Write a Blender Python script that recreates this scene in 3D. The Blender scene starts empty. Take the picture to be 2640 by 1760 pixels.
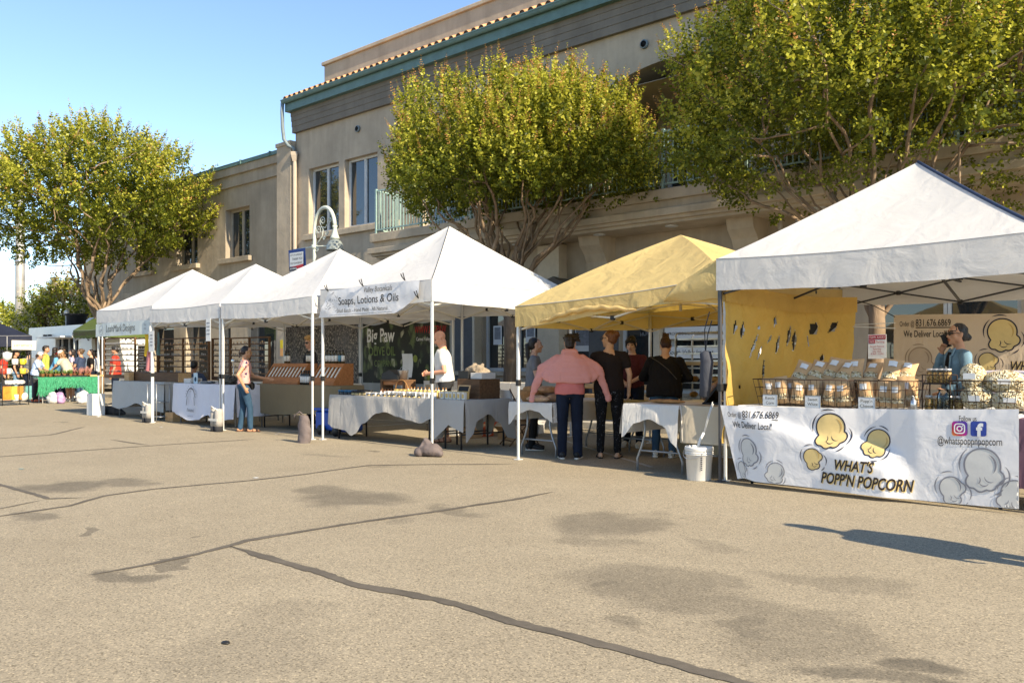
import bpy, bmesh, math, random
from mathutils import Vector, Matrix, noise
RN = random.Random(11)
PI = math.pi
sc = bpy.context.scene
COL = sc.collection
# ---------------------------------------------------------------- measured frame
FPX, CX, HY, HCAM = 2245.0, 1320.0, 932.0, 1.30
RV = Vector((.739, -.674, 0)).normalized()      # along the row of stalls, to the right
NV = Vector((-RV.y, RV.x, 0))                   # away from the street, to the buildings
ANG = math.atan2(RV.y, RV.x)
ORG = Vector((2.1905, 9.4572, 0))
def W(s, t, z=0.0): return ORG + RV*s + NV*t + Vector((0, 0, z))
def G(x, y):                                    # photo pixel on the ground -> (s, t)
    Y = FPX*HCAM/(y-HY); p = Vector(((x-CX)/FPX*Y, Y, 0))-ORG
    return p.dot(RV), p.dot(NV)
def PT(x, y, t):                                # photo pixel on the plane t -> (s, z)
    v = Vector(((x-CX)/FPX, 1, 0)); Y = (t+ORG.dot(NV))/v.dot(NV)
    return (v*Y-ORG).dot(RV), HCAM+(HY-y)/FPX*Y
# ---------------------------------------------------------------- scratch scene for text / remesh
TMP = bpy.data.scenes.new('scratch')
def evaluated(ob):
    TMP.collection.objects.link(ob)
    vl = TMP.view_layers[0]; vl.update()
    dg = vl.depsgraph; dg.update()
    me = bpy.data.meshes.new_from_object(ob.evaluated_get(dg), depsgraph=dg)
    TMP.collection.objects.unlink(ob); d = ob.data; bpy.data.objects.remove(ob)
    return me, d
# ---------------------------------------------------------------- materials
def lin(c):
    return tuple(((x/12.92) if x <= .04045 else ((x+.055)/1.055)**2.4) for x in c)
class NT:
    def __init__(self, name):
        self.m = bpy.data.materials.new(name); self.m.use_nodes = True
        self.t = self.m.node_tree; self.t.nodes.clear()
        self.out = self.n('ShaderNodeOutputMaterial')
    def n(self, kind, **kw):
        o = self.t.nodes.new(kind)
        for k, v in kw.items():
            if k.startswith('i_'):
                key = k[2:]; key = int(key) if key.isdigit() else key.replace('_', ' ')
                o.inputs[key].default_value = v
            else: setattr(o, k, v)
        return o
    def l(self, a, b): self.t.links.new(a, b)
    def ramp(self, fac, stops, interp='LINEAR'):
        r = self.n('ShaderNodeValToRGB'); r.color_ramp.interpolation = interp
        e = r.color_ramp.elements
        while len(e) < len(stops): e.new(.5)
        for q, (p, c) in zip(e, stops): q.position = p; q.color = (c[0], c[1], c[2], 1)
        self.l(fac, r.inputs[0]); return r.outputs[0]
    def mix(self, fac, a, b, mode='MIX'):
        m = self.n('ShaderNodeMix', data_type='RGBA', blend_type=mode)
        for sock, v in ((m.inputs[0], fac), (m.inputs[6], a), (m.inputs[7], b)):
            if isinstance(v, (int, float)): sock.default_value = v
            elif isinstance(v, (tuple, list)): sock.default_value = (v[0], v[1], v[2], 1)
            else: self.l(v, sock)
        return m.outputs[2]
    def math(self, op, a, b=None):
        m = self.n('ShaderNodeMath', operation=op)
        for sock, v in ((m.inputs[0], a), (m.inputs[1], b)):
            if v is None: continue
            if isinstance(v, (int, float)): sock.default_value = v
            else: self.l(v, sock)
        return m.outputs[0]
    def coord(self, scale=(1, 1, 1), src='Object', rot=(0, 0, 0)):
        tc = self.n('ShaderNodeTexCoord'); mp = self.n('ShaderNodeMapping')
        mp.inputs['Scale'].default_value = scale; mp.inputs['Rotation'].default_value = rot
        self.l(tc.outputs[src], mp.inputs[0]); return mp.outputs[0]
    def noise(self, scale, co=None, detail=4, rough=.55, dist=0):
        q = self.n('ShaderNodeTexNoise'); q.inputs['Scale'].default_value = scale
        q.inputs['Detail'].default_value = detail; q.inputs['Roughness'].default_value = rough
        q.inputs['Distortion'].default_value = dist
        if co is not None: self.l(co, q.inputs['Vector'])
        return q.outputs[0]
    def vor(self, scale, co=None, out='Distance', feature='F1'):
        q = self.n('ShaderNodeTexVoronoi', feature=feature); q.inputs['Scale'].default_value = scale
        if co is not None: self.l(co, q.inputs['Vector'])
        return q.outputs[out]
    def pr(self, col, rough=.7, metal=0, spec=.3, bump=None, bstr=.3, bdist=.01, trans=0, tcol=None, alpha=None, sheen=0):
        p = self.n('ShaderNodeBsdfPrincipled')
        if isinstance(col, (tuple, list)): p.inputs['Base Color'].default_value = (col[0], col[1], col[2], 1)
        else: self.l(col, p.inputs['Base Color'])
        if isinstance(rough, (int, float)): p.inputs['Roughness'].default_value = rough
        else: self.l(rough, p.inputs['Roughness'])
        p.inputs['Metallic'].default_value = metal; p.inputs['Specular IOR Level'].default_value = spec
        if sheen: p.inputs['Sheen Weight'].default_value = sheen
        b = None
        if bump is not None:
            b = self.n('ShaderNodeBump'); b.inputs['Strength'].default_value = bstr; b.inputs['Distance'].default_value = bdist
            self.l(bump, b.inputs['Height']); self.l(b.outputs[0], p.inputs['Normal'])
        s = p.outputs[0]
        if trans:
            t = self.n('ShaderNodeBsdfTranslucent')
            tc = tcol if tcol is not None else col
            if isinstance(tc, (tuple, list)): t.inputs[0].default_value = (tc[0], tc[1], tc[2], 1)
            else: self.l(tc, t.inputs[0])
            if b is not None: self.l(b.outputs[0], t.inputs['Normal'])
            mx = self.n('ShaderNodeMixShader'); mx.inputs[0].default_value = trans
            self.l(s, mx.inputs[1]); self.l(t.outputs[0], mx.inputs[2]); s = mx.outputs[0]
        self.l(s, self.out.inputs[0]); return self.m
def S(c, k): return tuple(min(1, max(0, x*k)) for x in c)
_MC = {}
def M(name, col, rough=.7, var=.18, vs=9, bump=.15, bs=90, metal=0, spec=.3, trans=0, st=(1, 1, 1), bd=.004, sheen=0):
    """plain procedural surface: soft two-scale colour variation plus a fine bump; col is linear"""
    if name in _MC: return _MC[name]
    t = NT(name); co = t.coord(st)
    a = t.noise(vs, co, 5, .6); b = t.noise(vs*9, co, 3, .6)
    f = t.math('ADD', t.math('MULTIPLY', a, .7), t.math('MULTIPLY', b, .3))
    c = t.ramp(f, [(.32, S(col, 1-var)), (.68, S(col, 1+var))])
    bp = t.noise(bs, co, 4, .6) if bump else None
    _MC[name] = t.pr(c, rough, metal, spec, bp, bump, bd, trans, None, None, sheen)
    return _MC[name]
def fabric(name, col, rough=.85, trans=.0, fold=.6, var=.06, fscale=(3, 3, 1.1), tcol=None, weave=260):
    """cloth: long soft folds and a fine weave in the bump"""
    if name in _MC: return _MC[name]
    t = NT(name); co = t.coord(fscale); c2 = t.coord()
    a = t.noise(2.3, co, 5, .5, .6); b = t.noise(weave, c2, 2, .5)
    h = t.math('ADD', a, t.math('MULTIPLY', b, .02))
    v = t.noise(1.7, c2, 5, .65)
    c = t.ramp(v, [(.3, S(col, 1-var)), (.7, S(col, 1+var))])
    _MC[name] = t.pr(c, rough, 0, .2, h, fold, .05, trans, tcol if tcol else None)
    return _MC[name]
# ---------------------------------------------------------------- mesh builder
class MB:
    def __init__(self): self.v = []; self.f = []; self.mi = []; self.sm = []
    def add(self, vs, fs, mi=0, sm=False, mat=None):
        o = len(self.v)
        if mat is not None: vs = [tuple(mat @ Vector(p)) for p in vs]
        self.v += [tuple(p) for p in vs]; self.f += [tuple(i+o for i in f) for f in fs]
        self.mi += [mi]*len(fs); self.sm += [sm]*len(fs); return self
    def box(self, c, sz, rot=None, mi=0, bev=0.0):
        x, y, z = sz[0]/2, sz[1]/2, sz[2]/2
        if bev > 0:
            b = min(bev, x*.9, y*.9, z*.9); vs = []; idx = {}
            bm = bmesh.new(); bmesh.ops.create_cube(bm, size=1)
            for q in bm.verts: q.co = Vector((q.co.x*2*x, q.co.y*2*y, q.co.z*2*z))
            bmesh.ops.bevel(bm, geom=bm.edges[:], offset=b, segments=1, affect='EDGES')
            bm.verts.index_update()
            vs = [q.co.copy() for q in bm.verts]; fs = [[q.index for q in f.verts] for f in bm.faces]; bm.free()
        else:
            vs = [Vector((sx*x, sy*y, sz_*z)) for sx in (-1, 1) for sy in (-1, 1) for sz_ in (-1, 1)]
            fs = [(0, 1, 3, 2), (4, 6, 7, 5), (0, 4, 5, 1), (2, 3, 7, 6), (0, 2, 6, 4), (1, 5, 7, 3)]
        m = Matrix.Translation(Vector(c))
        if rot is not None: m = m @ (rot if isinstance(rot, Matrix) else Matrix.Rotation(rot, 4, 'Z'))
        return self.add([m @ q for q in vs], fs, mi)
    def bx(self, x0, x1, y0, y1, z0, z1, mi=0, bev=0):
        return self.box(((x0+x1)/2, (y0+y1)/2, (z0+z1)/2), (abs(x1-x0), abs(y1-y0), abs(z1-z0)), None, mi, bev)
    def tube(self, pts, rad, seg=8, mi=0, caps=True, flat=None, up=None):
        """swept tube; rad number or list; flat=(kx,ky) squashes the section"""
        pts = [Vector(p) for p in pts]; n = len(pts)
        if not isinstance(rad, (list, tuple)): rad = [rad]*n
        vs = []; fs = []; prev = None
        for i, p in enumerate(pts):
            d = (pts[min(i+1, n-1)]-pts[max(i-1, 0)])
            d = d.normalized() if d.length > 1e-9 else Vector((0, 0, 1))
            if prev is None:
                u = Vector(up) if up is not None else (Vector((0, 0, 1)) if abs(d.z) < .9 else Vector((1, 0, 0)))
            else: u = prev
            a = (u-d*u.dot(d)); a = a.normalized() if a.length > 1e-6 else d.orthogonal().normalized()
            b = d.cross(a); prev = a
            rr = rad[i]; ra, rb = rr if isinstance(rr, (tuple, list)) else (rr, rr)
            for k in range(seg):
                th = 2*PI*k/seg+ (PI/4 if seg == 4 else 0)
                vs.append(p+a*(math.cos(th)*ra)+b*(math.sin(th)*rb))
        for i in range(n-1):
            for k in range(seg):
                k2 = (k+1) % seg
                fs.append((i*seg+k, i*seg+k2, (i+1)*seg+k2, (i+1)*seg+k))
        if caps:
            fs.append(tuple(reversed(range(seg)))); fs.append(tuple(range((n-1)*seg, n*seg)))
        return self.add(vs, fs, mi, seg > 4)
    def bar(self, p, q, w=.025, mi=0, h=None):
        return self.tube([p, q], [(w*.7071, (h or w)*.7071)]*2, 4, mi)
    def lathe(self, prof, c=(0, 0, 0), seg=16, mi=0, axis=None, sm=True):
        vs = []; fs = []
        for (rr, z) in prof:
            for k in range(seg):
                th = 2*PI*k/seg; vs.append(Vector((rr*math.cos(th), rr*math.sin(th), z)))
        for i in range(len(prof)-1):
            for k in range(seg):
                k2 = (k+1) % seg; fs.append((i*seg+k, i*seg+k2, (i+1)*seg+k2, (i+1)*seg+k))
        if prof[0][0] > 1e-4: fs.append(tuple(reversed(range(seg))))
        if prof[-1][0] > 1e-4: fs.append(tuple(range((len(prof)-1)*seg, len(prof)*seg)))
        m = Matrix.Translation(Vector(c))
        if axis is not None: m = m @ axis
        return self.add([m @ q for q in vs], fs, mi, sm)
    def ell(self, c, rx, ry=None, rz=None, seg=14, rings=9, mi=0, rot=None):
        ry = rx if ry is None else ry; rz = rx if rz is None else rz
        vs = [Vector((0, 0, -rz))]; fs = []
        for i in range(1, rings):
            ph = -PI/2+PI*i/rings
            for k in range(seg):
                th = 2*PI*k/seg
                vs.append(Vector((rx*math.cos(ph)*math.cos(th), ry*math.cos(ph)*math.sin(th), rz*math.sin(ph))))
        vs.append(Vector((0, 0, rz))); last = len(vs)-1
        for k in range(seg):
            k2 = (k+1) % seg
            fs.append((0, 1+k2, 1+k)); fs.append((last, 1+(rings-2)*seg+k, 1+(rings-2)*seg+k2))
            for i in range(rings-2):
                fs.append((1+i*seg+k, 1+i*seg+k2, 1+(i+1)*seg+k2, 1+(i+1)*seg+k))
        m = Matrix.Translation(Vector(c))
        if rot is not None: m = m @ rot
        return self.add([m @ q for q in vs], fs, mi, True)
    def cap(self, p, q, rp, rq, seg=12):
        """closed tapered capsule; radii may be (a,b)"""
        p = Vector(p); q = Vector(q); d = q-p
        L = d.length; d = d.normalized() if L > 1e-6 else Vector((0, 0, 1))
        f = lambda r: r if isinstance(r, (tuple, list)) else (r, r)
        rp, rq = f(rp), f(rq); pts = []; rad = []
        for a in (80, 50, 20):
            k = math.sin(math.radians(a)); c = math.cos(math.radians(a))
            pts.append(p-d*(min(rp)*k)); rad.append((rp[0]*c, rp[1]*c))
        for i in range(5):
            g = i/4; pts.append(p.lerp(q, g)); rad.append((rp[0]+(rq[0]-rp[0])*g, rp[1]+(rq[1]-rp[1])*g))
        for a in (20, 50, 80):
            k = math.sin(math.radians(a)); c = math.cos(math.radians(a))
            pts.append(q+d*(min(rq)*k)); rad.append((rq[0]*c, rq[1]*c))
        return self.tube(pts, rad, seg, up=(1, 0, 0) if abs(d.x) < .9 else (0, 1, 0))
    def grid(self, nu, nv, fn, mi=0, sm=True, flip=False):
        """fn(u,v) -> point for u,v in 0..1"""
        vs = [fn(i/nu, j/nv) for j in range(nv+1) for i in range(nu+1)]
        fs = []
        for j in range(nv):
            for i in range(nu):
                a = j*(nu+1)+i; q = (a, a+1, a+nu+2, a+nu+1)
                fs.append(tuple(reversed(q)) if flip else q)
        return self.add(vs, fs, mi, sm)
    def poly(self, pts, mi=0): return self.add(pts, [tuple(range(len(pts)))], mi)
    def prism(self, pts, ext, mi=0):
        e = Vector(ext); k = len(pts); vs = [Vector(p) for p in pts]; vs += [p+e for p in vs]
        fs = [tuple(reversed(range(k))), tuple(range(k, 2*k))]
        fs += [(i, (i+1) % k, k+(i+1) % k, k+i) for i in range(k)]
        return self.add(vs, fs, mi)
    def mesh(self, name, mats):
        me = bpy.data.meshes.new(name); me.from_pydata([tuple(p) for p in self.v], [], self.f)
        for m in (mats if isinstance(mats, (list, tuple)) else [mats]): me.materials.append(m)
        me.polygons.foreach_set('material_index', self.mi); me.polygons.foreach_set('use_smooth', self.sm)
        me.update(); return me
    def build(self, name, mats, parent=None):
        o = bpy.data.objects.new(name, self.mesh(name, mats)); COL.objects.link(o)
        if parent is not None: o.parent = parent
        return o
def part(me, name, parent=None):
    o = bpy.data.objects.new(name, me); COL.objects.link(o)
    if parent is not None: o.parent = parent
    return o
def tag(o, label=None, cat=None, group=None, kind=None):
    if label: o['label'] = label
    if cat: o['category'] = cat
    if group: o['group'] = group
    if kind: o['kind'] = kind
    return o
def place(o, s, t, z=0, rot=0):
    o.location = W(s, t, z); o.rotation_euler = (0, 0, ANG+math.radians(rot)); return o
def thing(name, label, cat, s, t, z=0, rot=0, group=None):
    o = bpy.data.objects.new(name, None); o.empty_display_size = .2; COL.objects.link(o)
    place(o, s, t, z, rot); return tag(o, label, cat, group)
def solo(mb, name, mats, label, cat, s, t, z=0, rot=0, group=None, tilt=None):
    o = mb.build(name, mats); place(o, s, t, z, rot)
    if tilt: o.rotation_euler = (tilt[0], tilt[1], ANG+math.radians(rot))
    return tag(o, label, cat, group)
def struct(mb, name, mats, s=0, t=0, z=0):
    o = mb.build(name, mats); place(o, s, t, z); o['kind'] = 'structure'; return o
_KIDS = {}
def kids(o): return [c for c in COL.objects if c.parent == o]
def dup(src, s, t, z=0, rot=0, label=None, group=None, ch=None, tilt=None):
    c = src.copy(); COL.objects.link(c); place(c, s, t, z, rot)
    if tilt: c.rotation_euler = (tilt[0], tilt[1], ANG+math.radians(rot))
    if label: c['label'] = label
    if group: c['group'] = group
    for k in (kids(src) if ch is None else ch):
        k2 = k.copy(); COL.objects.link(k2); k2.parent = c
        for g in kids(k):
            g2 = g.copy(); COL.objects.link(g2); g2.parent = k2
    return c
# ---------------------------------------------------------------- lettering
_TX = {}
def TX(body, size, align='LEFT', shear=0, bold=0, squash=1, space=1):
    key = (body, align, shear, bold, squash, space)
    if key not in _TX:
        cu = bpy.data.curves.new('t', 'FONT'); cu.body = body; cu.size = 1; cu.align_x = align; cu.shear = shear
        cu.offset = bold; cu.space_character = space; cu.resolution_u = 3; cu.fill_mode = 'FRONT'
        me, d = evaluated(bpy.data.objects.new('t', cu))
        _TX[key] = ([v.co.copy() for v in me.vertices], [tuple(p.vertices) for p in me.polygons])
        bpy.data.meshes.remove(me)
    vs, fs = _TX[key]
    return [(v.x*size*squash, v.y*size) for v in vs], fs
def text(mb, body, x, z, size, y=-.004, mi=0, warp=None, rot=0, fit=None, **kw):
    """letters standing in the x-z plane, read from -y"""
    vs, fs = TX(body, size, **kw); c, s_ = math.cos(rot), math.sin(rot)
    if fit:
        a0, a1 = min(v[0] for v in vs), max(v[0] for v in vs); vs = [((v[0]-a0)*fit/(a1-a0), v[1]) for v in vs]
    out = []
    for (a, b) in vs:
        px, pz = x+a*c-b*s_, z+a*s_+b*c
        out.append(warp(px, pz, y) if warp else (px, y, pz))
    mb.add(out, fs, mi); return mb
def disc(mb, cx, cz, r, y=-.004, mi=0, seg=24, warp=None, rx=None):
    pts = [(cx+(rx or r)*math.cos(2*PI*k/seg), cz+r*math.sin(2*PI*k/seg)) for k in range(seg)]
    return flat(mb, pts, y, mi, warp)
def flat(mb, pts, y=-.004, mi=0, warp=None):
    w = warp or (lambda a, b, c: (a, c, b)); n = len(pts)
    cx = sum(p[0] for p in pts)/n; cz = sum(p[1] for p in pts)/n
    K = 5 if warp else 1; vs = [w(cx, cz, y)]
    for j in range(1, K+1): vs += [w(cx+(a-cx)*j/K, cz+(b-cz)*j/K, y) for a, b in pts]
    fs = [(0, 1+i, 1+(i+1) % n) for i in range(n)]
    for j in range(K-1): fs += [(1+j*n+i, 1+(j+1)*n+i, 1+(j+1)*n+(i+1) % n, 1+j*n+(i+1) % n) for i in range(n)]
    return mb.add(vs, fs, mi, bool(warp))
def stroke(mb, pts, wd, y=-.005, mi=0, warp=None, closed=False, taper=False):
    w = warp or (lambda a, b, c: (a, c, b)); n = len(pts); L = []; Rr = []
    for i in range(n):
        a = pts[(i-1) % n] if closed or i > 0 else pts[i]; b = pts[(i+1) % n] if closed or i < n-1 else pts[i]
        dx, dz = b[0]-a[0], b[1]-a[1]; q = math.hypot(dx, dz) or 1; k = wd/2
        if taper: k *= math.sin(PI*(i+.35)/(n-.3))
        L.append((pts[i][0]-dz/q*k, pts[i][1]+dx/q*k)); Rr.append((pts[i][0]+dz/q*k, pts[i][1]-dx/q*k))
    vs = [w(a, b, y) for a, b in L+Rr]; m = n if closed else n-1
    return mb.add(vs, [(i, (i+1) % n, n+(i+1) % n, n+i) for i in range(m)], mi)
def rrect(x0, x1, z0, z1, r, seg=5):
    pts = []
    for cx, cz, a0 in ((x1-r, z1-r, 0), (x0+r, z1-r, 90), (x0+r, z0+r, 180), (x1-r, z0+r, 270)):
        for k in range(seg+1):
            a = math.radians(a0+90*k/seg); pts.append((cx+r*math.cos(a), cz+r*math.sin(a)))
    return pts
# ================================================================ camera, sun, sky
cam = bpy.data.cameras.new('camera'); co_ = bpy.data.objects.new('camera', cam); COL.objects.link(co_)
cam.sensor_width = 36; cam.lens = 36*FPX/2640; cam.shift_y = (HY-880)/2640; cam.clip_end = 3000; cam.clip_start = .05
co_.location = (0, 0, HCAM); co_.rotation_euler = (PI/2, 0, 0); sc.camera = co_
SUN_D = (RV*-1 + NV*.12 + Vector((0, 0, -.63))).normalized()
SUN_EL = math.asin(-SUN_D.z); SUN_RZ = math.atan2(-SUN_D.x, -SUN_D.y)
sl = bpy.data.lights.new('sun', 'SUN'); sl.energy = 4.8; sl.angle = math.radians(.5); sl.color = (1, .86, .645)
so = bpy.data.objects.new('sun', sl); COL.objects.link(so); so.location = (8, -12, 14)
so.rotation_euler = (-SUN_D).to_track_quat('Z', 'Y').to_euler()
wd = bpy.data.worlds.new('World'); sc.world = wd; wd.use_nodes = True; wt = wd.node_tree; wt.nodes.clear()
sk = wt.nodes.new('ShaderNodeTexSky'); sk.sky_type = 'NISHITA'; sk.sun_disc = False; sk.sun_elevation = SUN_EL; sk.sun_rotation = SUN_RZ
sk.air_density = .85; sk.dust_density = .0; sk.ozone_density = 2.0
bg = wt.nodes.new('ShaderNodeBackground'); bg.inputs[1].default_value = .125
wo = wt.nodes.new('ShaderNodeOutputWorld'); wt.links.new(sk.outputs[0], bg.inputs[0]); wt.links.new(bg.outputs[0], wo.inputs[0])
sc.view_settings.view_transform = 'Standard'; sc.view_settings.look = 'None'; sc.view_settings.exposure = 1.1; sc.view_settings.gamma = 1
sc.render.engine = 'CYCLES'; sc.cycles.use_denoising = True; sc.cycles.max_bounces = 8; sc.cycles.transparent_max_bounces = 8
sc.cycles.diffuse_bounces = 4; sc.cycles.glossy_bounces = 3; sc.cycles.sample_clamp_indirect = 6
# ================================================================ ground
def asphalt():
    t = NT('asphalt'); co = t.coord()
    big = t.noise(.35, co, 5, .6); mid = t.noise(2.2, co, 4, .6)
    c = t.ramp(t.math('ADD', t.math('MULTIPLY', big, .6), t.math('MULTIPLY', mid, .4)), [(.3, (.276, .233, .164)), (.7, (.352, .300, .214))])
    sp = t.vor(125, co, 'Color'); sp2 = t.n('ShaderNodeSeparateColor'); t.l(sp, sp2.inputs[0])
    agg = t.ramp(sp2.outputs[0], [(0, (.50, .49, .47)), (.22, (.84, .84, .84)), (.62, (1.0, 1.0, 1)), (.92, (1.18, 1.17, 1.14)), (1, (1.55, 1.5, 1.42))])
    c = t.mix(1, c, agg, 'MULTIPLY')
    gr = t.noise(60, co, 3, .7)
    c = t.mix(1, c, t.ramp(gr, [(.3, (.86, .86, .86)), (.7, (1.13, 1.13, 1.13))]), 'MULTIPLY')
    # stains, worn and oily, each with a shape of its own
    nz = t.n('ShaderNodeTexNoise'); nz.inputs['Scale'].default_value = 1.5; nz.inputs['Detail'].default_value = 5; t.l(co, nz.inputs['Vector'])
    off = t.n('ShaderNodeVectorMath', operation='MULTIPLY_ADD'); t.l(nz.outputs[1], off.inputs[0])
    off.inputs[1].default_value = (1.1, 1.1, 0); t.l(co, off.inputs[2])
    fine = t.noise(5, co, 5, .75)
    tot = None
    for (px, py, rs, rt, k) in STAINS:
        s_, t_ = G(px, py)
        sub = t.n('ShaderNodeVectorMath', operation='SUBTRACT'); t.l(off.outputs[0], sub.inputs[0]); sub.inputs[1].default_value = (s_+.55, t_+.55, 0)
        scl = t.n('ShaderNodeVectorMath', operation='MULTIPLY'); t.l(sub.outputs[0], scl.inputs[0]); scl.inputs[1].default_value = (1/rs, 1/rt, 0)
        ln = t.n('ShaderNodeVectorMath', operation='LENGTH'); t.l(scl.outputs[0], ln.inputs[0])
        mr = t.n('ShaderNodeMapRange', interpolation_type='SMOOTHSTEP'); t.l(ln.outputs['Value'], mr.inputs[0])
        mr.inputs[1].default_value = 1.0; mr.inputs[2].default_value = .5; mr.inputs[3].default_value = 0; mr.inputs[4].default_value = k
        tot = mr.outputs[0] if tot is None else t.math('MAXIMUM', tot, mr.outputs[0])
    tot = t.math('MULTIPLY', tot, t.math('ADD', t.math('MULTIPLY', fine, .9), .30))
    # small scattered drips
    dv = t.n('ShaderNodeTexVoronoi'); dv.inputs['Scale'].default_value = 1.25; t.l(off.outputs[0], dv.inputs['Vector'])
    sepd = t.n('ShaderNodeSeparateColor'); t.l(dv.outputs['Color'], sepd.inputs[0])
    rad = t.math('MULTIPLY', t.math('POWER', sepd.outputs[0], 5), .13)
    dr = t.math('MULTIPLY', t.math('LESS_THAN', dv.outputs['Distance'], rad), .5)
    tot = t.math('MAXIMUM', tot, dr)
    c = t.mix(tot, c, (.062, .055, .045))
    h = t.math('ADD', sp2.outputs[0], t.math('MULTIPLY', gr, .6))
    return t.pr(c, .9, 0, .2, h, .35, .007)
STAINS = [(174, 1252, .55, .5, .75), (320, 1244, .55, .35, .6), (842, 1262, .5, .4, .6), (926, 1283, .75, .6, .7), (331, 1482, .25, .16, .7),
          (1560, 1350, .55, .75, .62), (1500, 1392, .4, .3, .4), (1690, 1500, .75, .42, .5), (1850, 1565, .6, .38, .45), (2000, 1640, .5, .4, .38), (2358, 1716, .24, .2, .85),
          (2240, 1750, .3, .2, .7), (1881, 1632, .2, .1, .6), (1572, 1602, .24, .16, .5), (1170, 1316, .5, .2, .5), (60, 1335, .45, .2, .6),
          (1850, 1495, .35, .2, .4), (2150, 1500, .55, .25, .35), (600, 1690, .5, .4, .22), (1000, 1345, .3, .18, .35), (1830, 1402, .4, .16, .3), (850, 1172, .6, .2, .4), (700, 1600, .5, .3, .2)]
m_asphalt = asphalt()
g = MB(); R_ = 900.0
g.grid(8, 8, lambda u, v: (-R_+2*R_*u, -R_+2*R_*v, 0), 0, False)
struct(g, 'ground', m_asphalt)
m_tar = M('tar', (.115, .098, .076), .85, .3, 3, .5, 160, bd=.006)
def seam(pts, w, k=0):
    P = [Vector((*G(*p), 0)) for p in pts]; Q = []
    for a, b in zip(P, P[1:]):
        nn = max(2, int((b-a).length/.05))
        for i in range(nn): Q.append(a.lerp(b, i/nn))
    Q.append(P[-1]); pts2 = []
    for i, p in enumerate(Q):
        q = Vector((noise.noise(p*1.1+Vector((k, 3, 0))), noise.noise(p*1.1+Vector((9, k, 2))), 0))*.032
        pts2.append((p.x+q.x, p.y+q.y))
    n_ = len(pts2); L = []; Rr = []
    for i in range(n_):
        a = pts2[max(0, i-1)]; b = pts2[min(n_-1, i+1)]; dx, dy = b[0]-a[0], b[1]-a[1]; q = math.hypot(dx, dy) or 1
        f = w*.5*min(1, (i+.6)/9, (n_-i-.4)/9)
        p3 = Vector((pts2[i][0], pts2[i][1], k))
        f1 = f*(1+.35*noise.noise(p3*5)+.45*noise.noise(p3*23)); f2 = f*(1+.35*noise.noise(p3*5+Vector((5, 5, 5)))+.45*noise.noise(p3*23+Vector((5, 5, 5))))
        L.append((pts2[i][0]-dy/q*f1, pts2[i][1]+dx/q*f1, .004)); Rr.append((pts2[i][0]+dy/q*f2, pts2[i][1]-dx/q*f2, .004))
    seams.add(L+Rr, [(n_+i, n_+i+1, i+1, i) for i in range(n_-1)])
SEAMS = [([(595, 1407), (662, 1429), (814, 1471), (920, 1508), (1038, 1530), (1178, 1561), (1320, 1603), (1488, 1643), (1713, 1705), (1909, 1758), (2150, 1815)], .078),
         ([(224, 1483), (393, 1452), (505, 1429), (584, 1409), (640, 1393), (842, 1359), (1010, 1334), (1178, 1309), (1320, 1289), (1427, 1267)], .062),
         ([(-60, 1336), (0, 1331), (185, 1303), (269, 1278), (393, 1261), (617, 1241), (786, 1222), (954, 1199), (1122, 1197), (1330, 1196)], .05),
         ([(-40, 1236), (0, 1250), (56, 1264), (123, 1286), (241, 1281)], .06), ([(-50, 1320), (0, 1311), (112, 1289)], .045),
         ([(-60, 1182), (0, 1177), (224, 1160), (449, 1145), (673, 1131)], .05), ([(281, 1133), (382, 1147)], .05), ([(-40, 1134), (0, 1130), (129, 1121), (219, 1100)], .05),
         ([(1050, 1202), (945, 1203), (960, 1199)], .03)]
for k, (pts, w) in enumerate(SEAMS):
    seams = MB(); seam(pts, w, k*3.7); struct(seams, 'road_crack', m_tar)
m_line = M('road_paint', (.42, .40, .35), .8, .5, 14, .3, 120)
pl = MB()
a = G(1430, 1128); b = G(1680, 1204)
d = Vector((b[0]-a[0], b[1]-a[1])).normalized(); q = Vector((-d.y, d.x))*.032
pl.add([(a[0]-q.x, a[1]-q.y, .004), (b[0]-q.x, b[1]-q.y, .004), (b[0]+q.x, b[1]+q.y, .004), (a[0]+q.x, a[1]+q.y, .004)], [(0, 1, 2, 3)])
for s0 in (-9.2, -14.6, 1.1): pl.add([(s0, .4, .004), (s0+.1, .4, .004), (s0+.1, 4.9, .004), (s0, 4.9, .004)], [(0, 1, 2, 3)])
struct(pl, 'parking_line', m_line)
m_conc = M('concrete', (.36, .33, .28), .85, .2, 2.5, .4, 60, bd=.006)
m_kerb = M('kerb_concrete', (.40, .37, .31), .85, .25, 3, .4, 60)
k = MB(); k.bx(-60, 30, 5.0, 5.16, -.2, .14, bev=.02); struct(k, 'kerb', m_kerb)
k = MB()
for i in range(40): k.bx(-60+i*2.25+.008, -60+(i+1)*2.25-.008, 5.162, 8.6, -.2, .137)
struct(k, 'sidewalk', m_conc)
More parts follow.
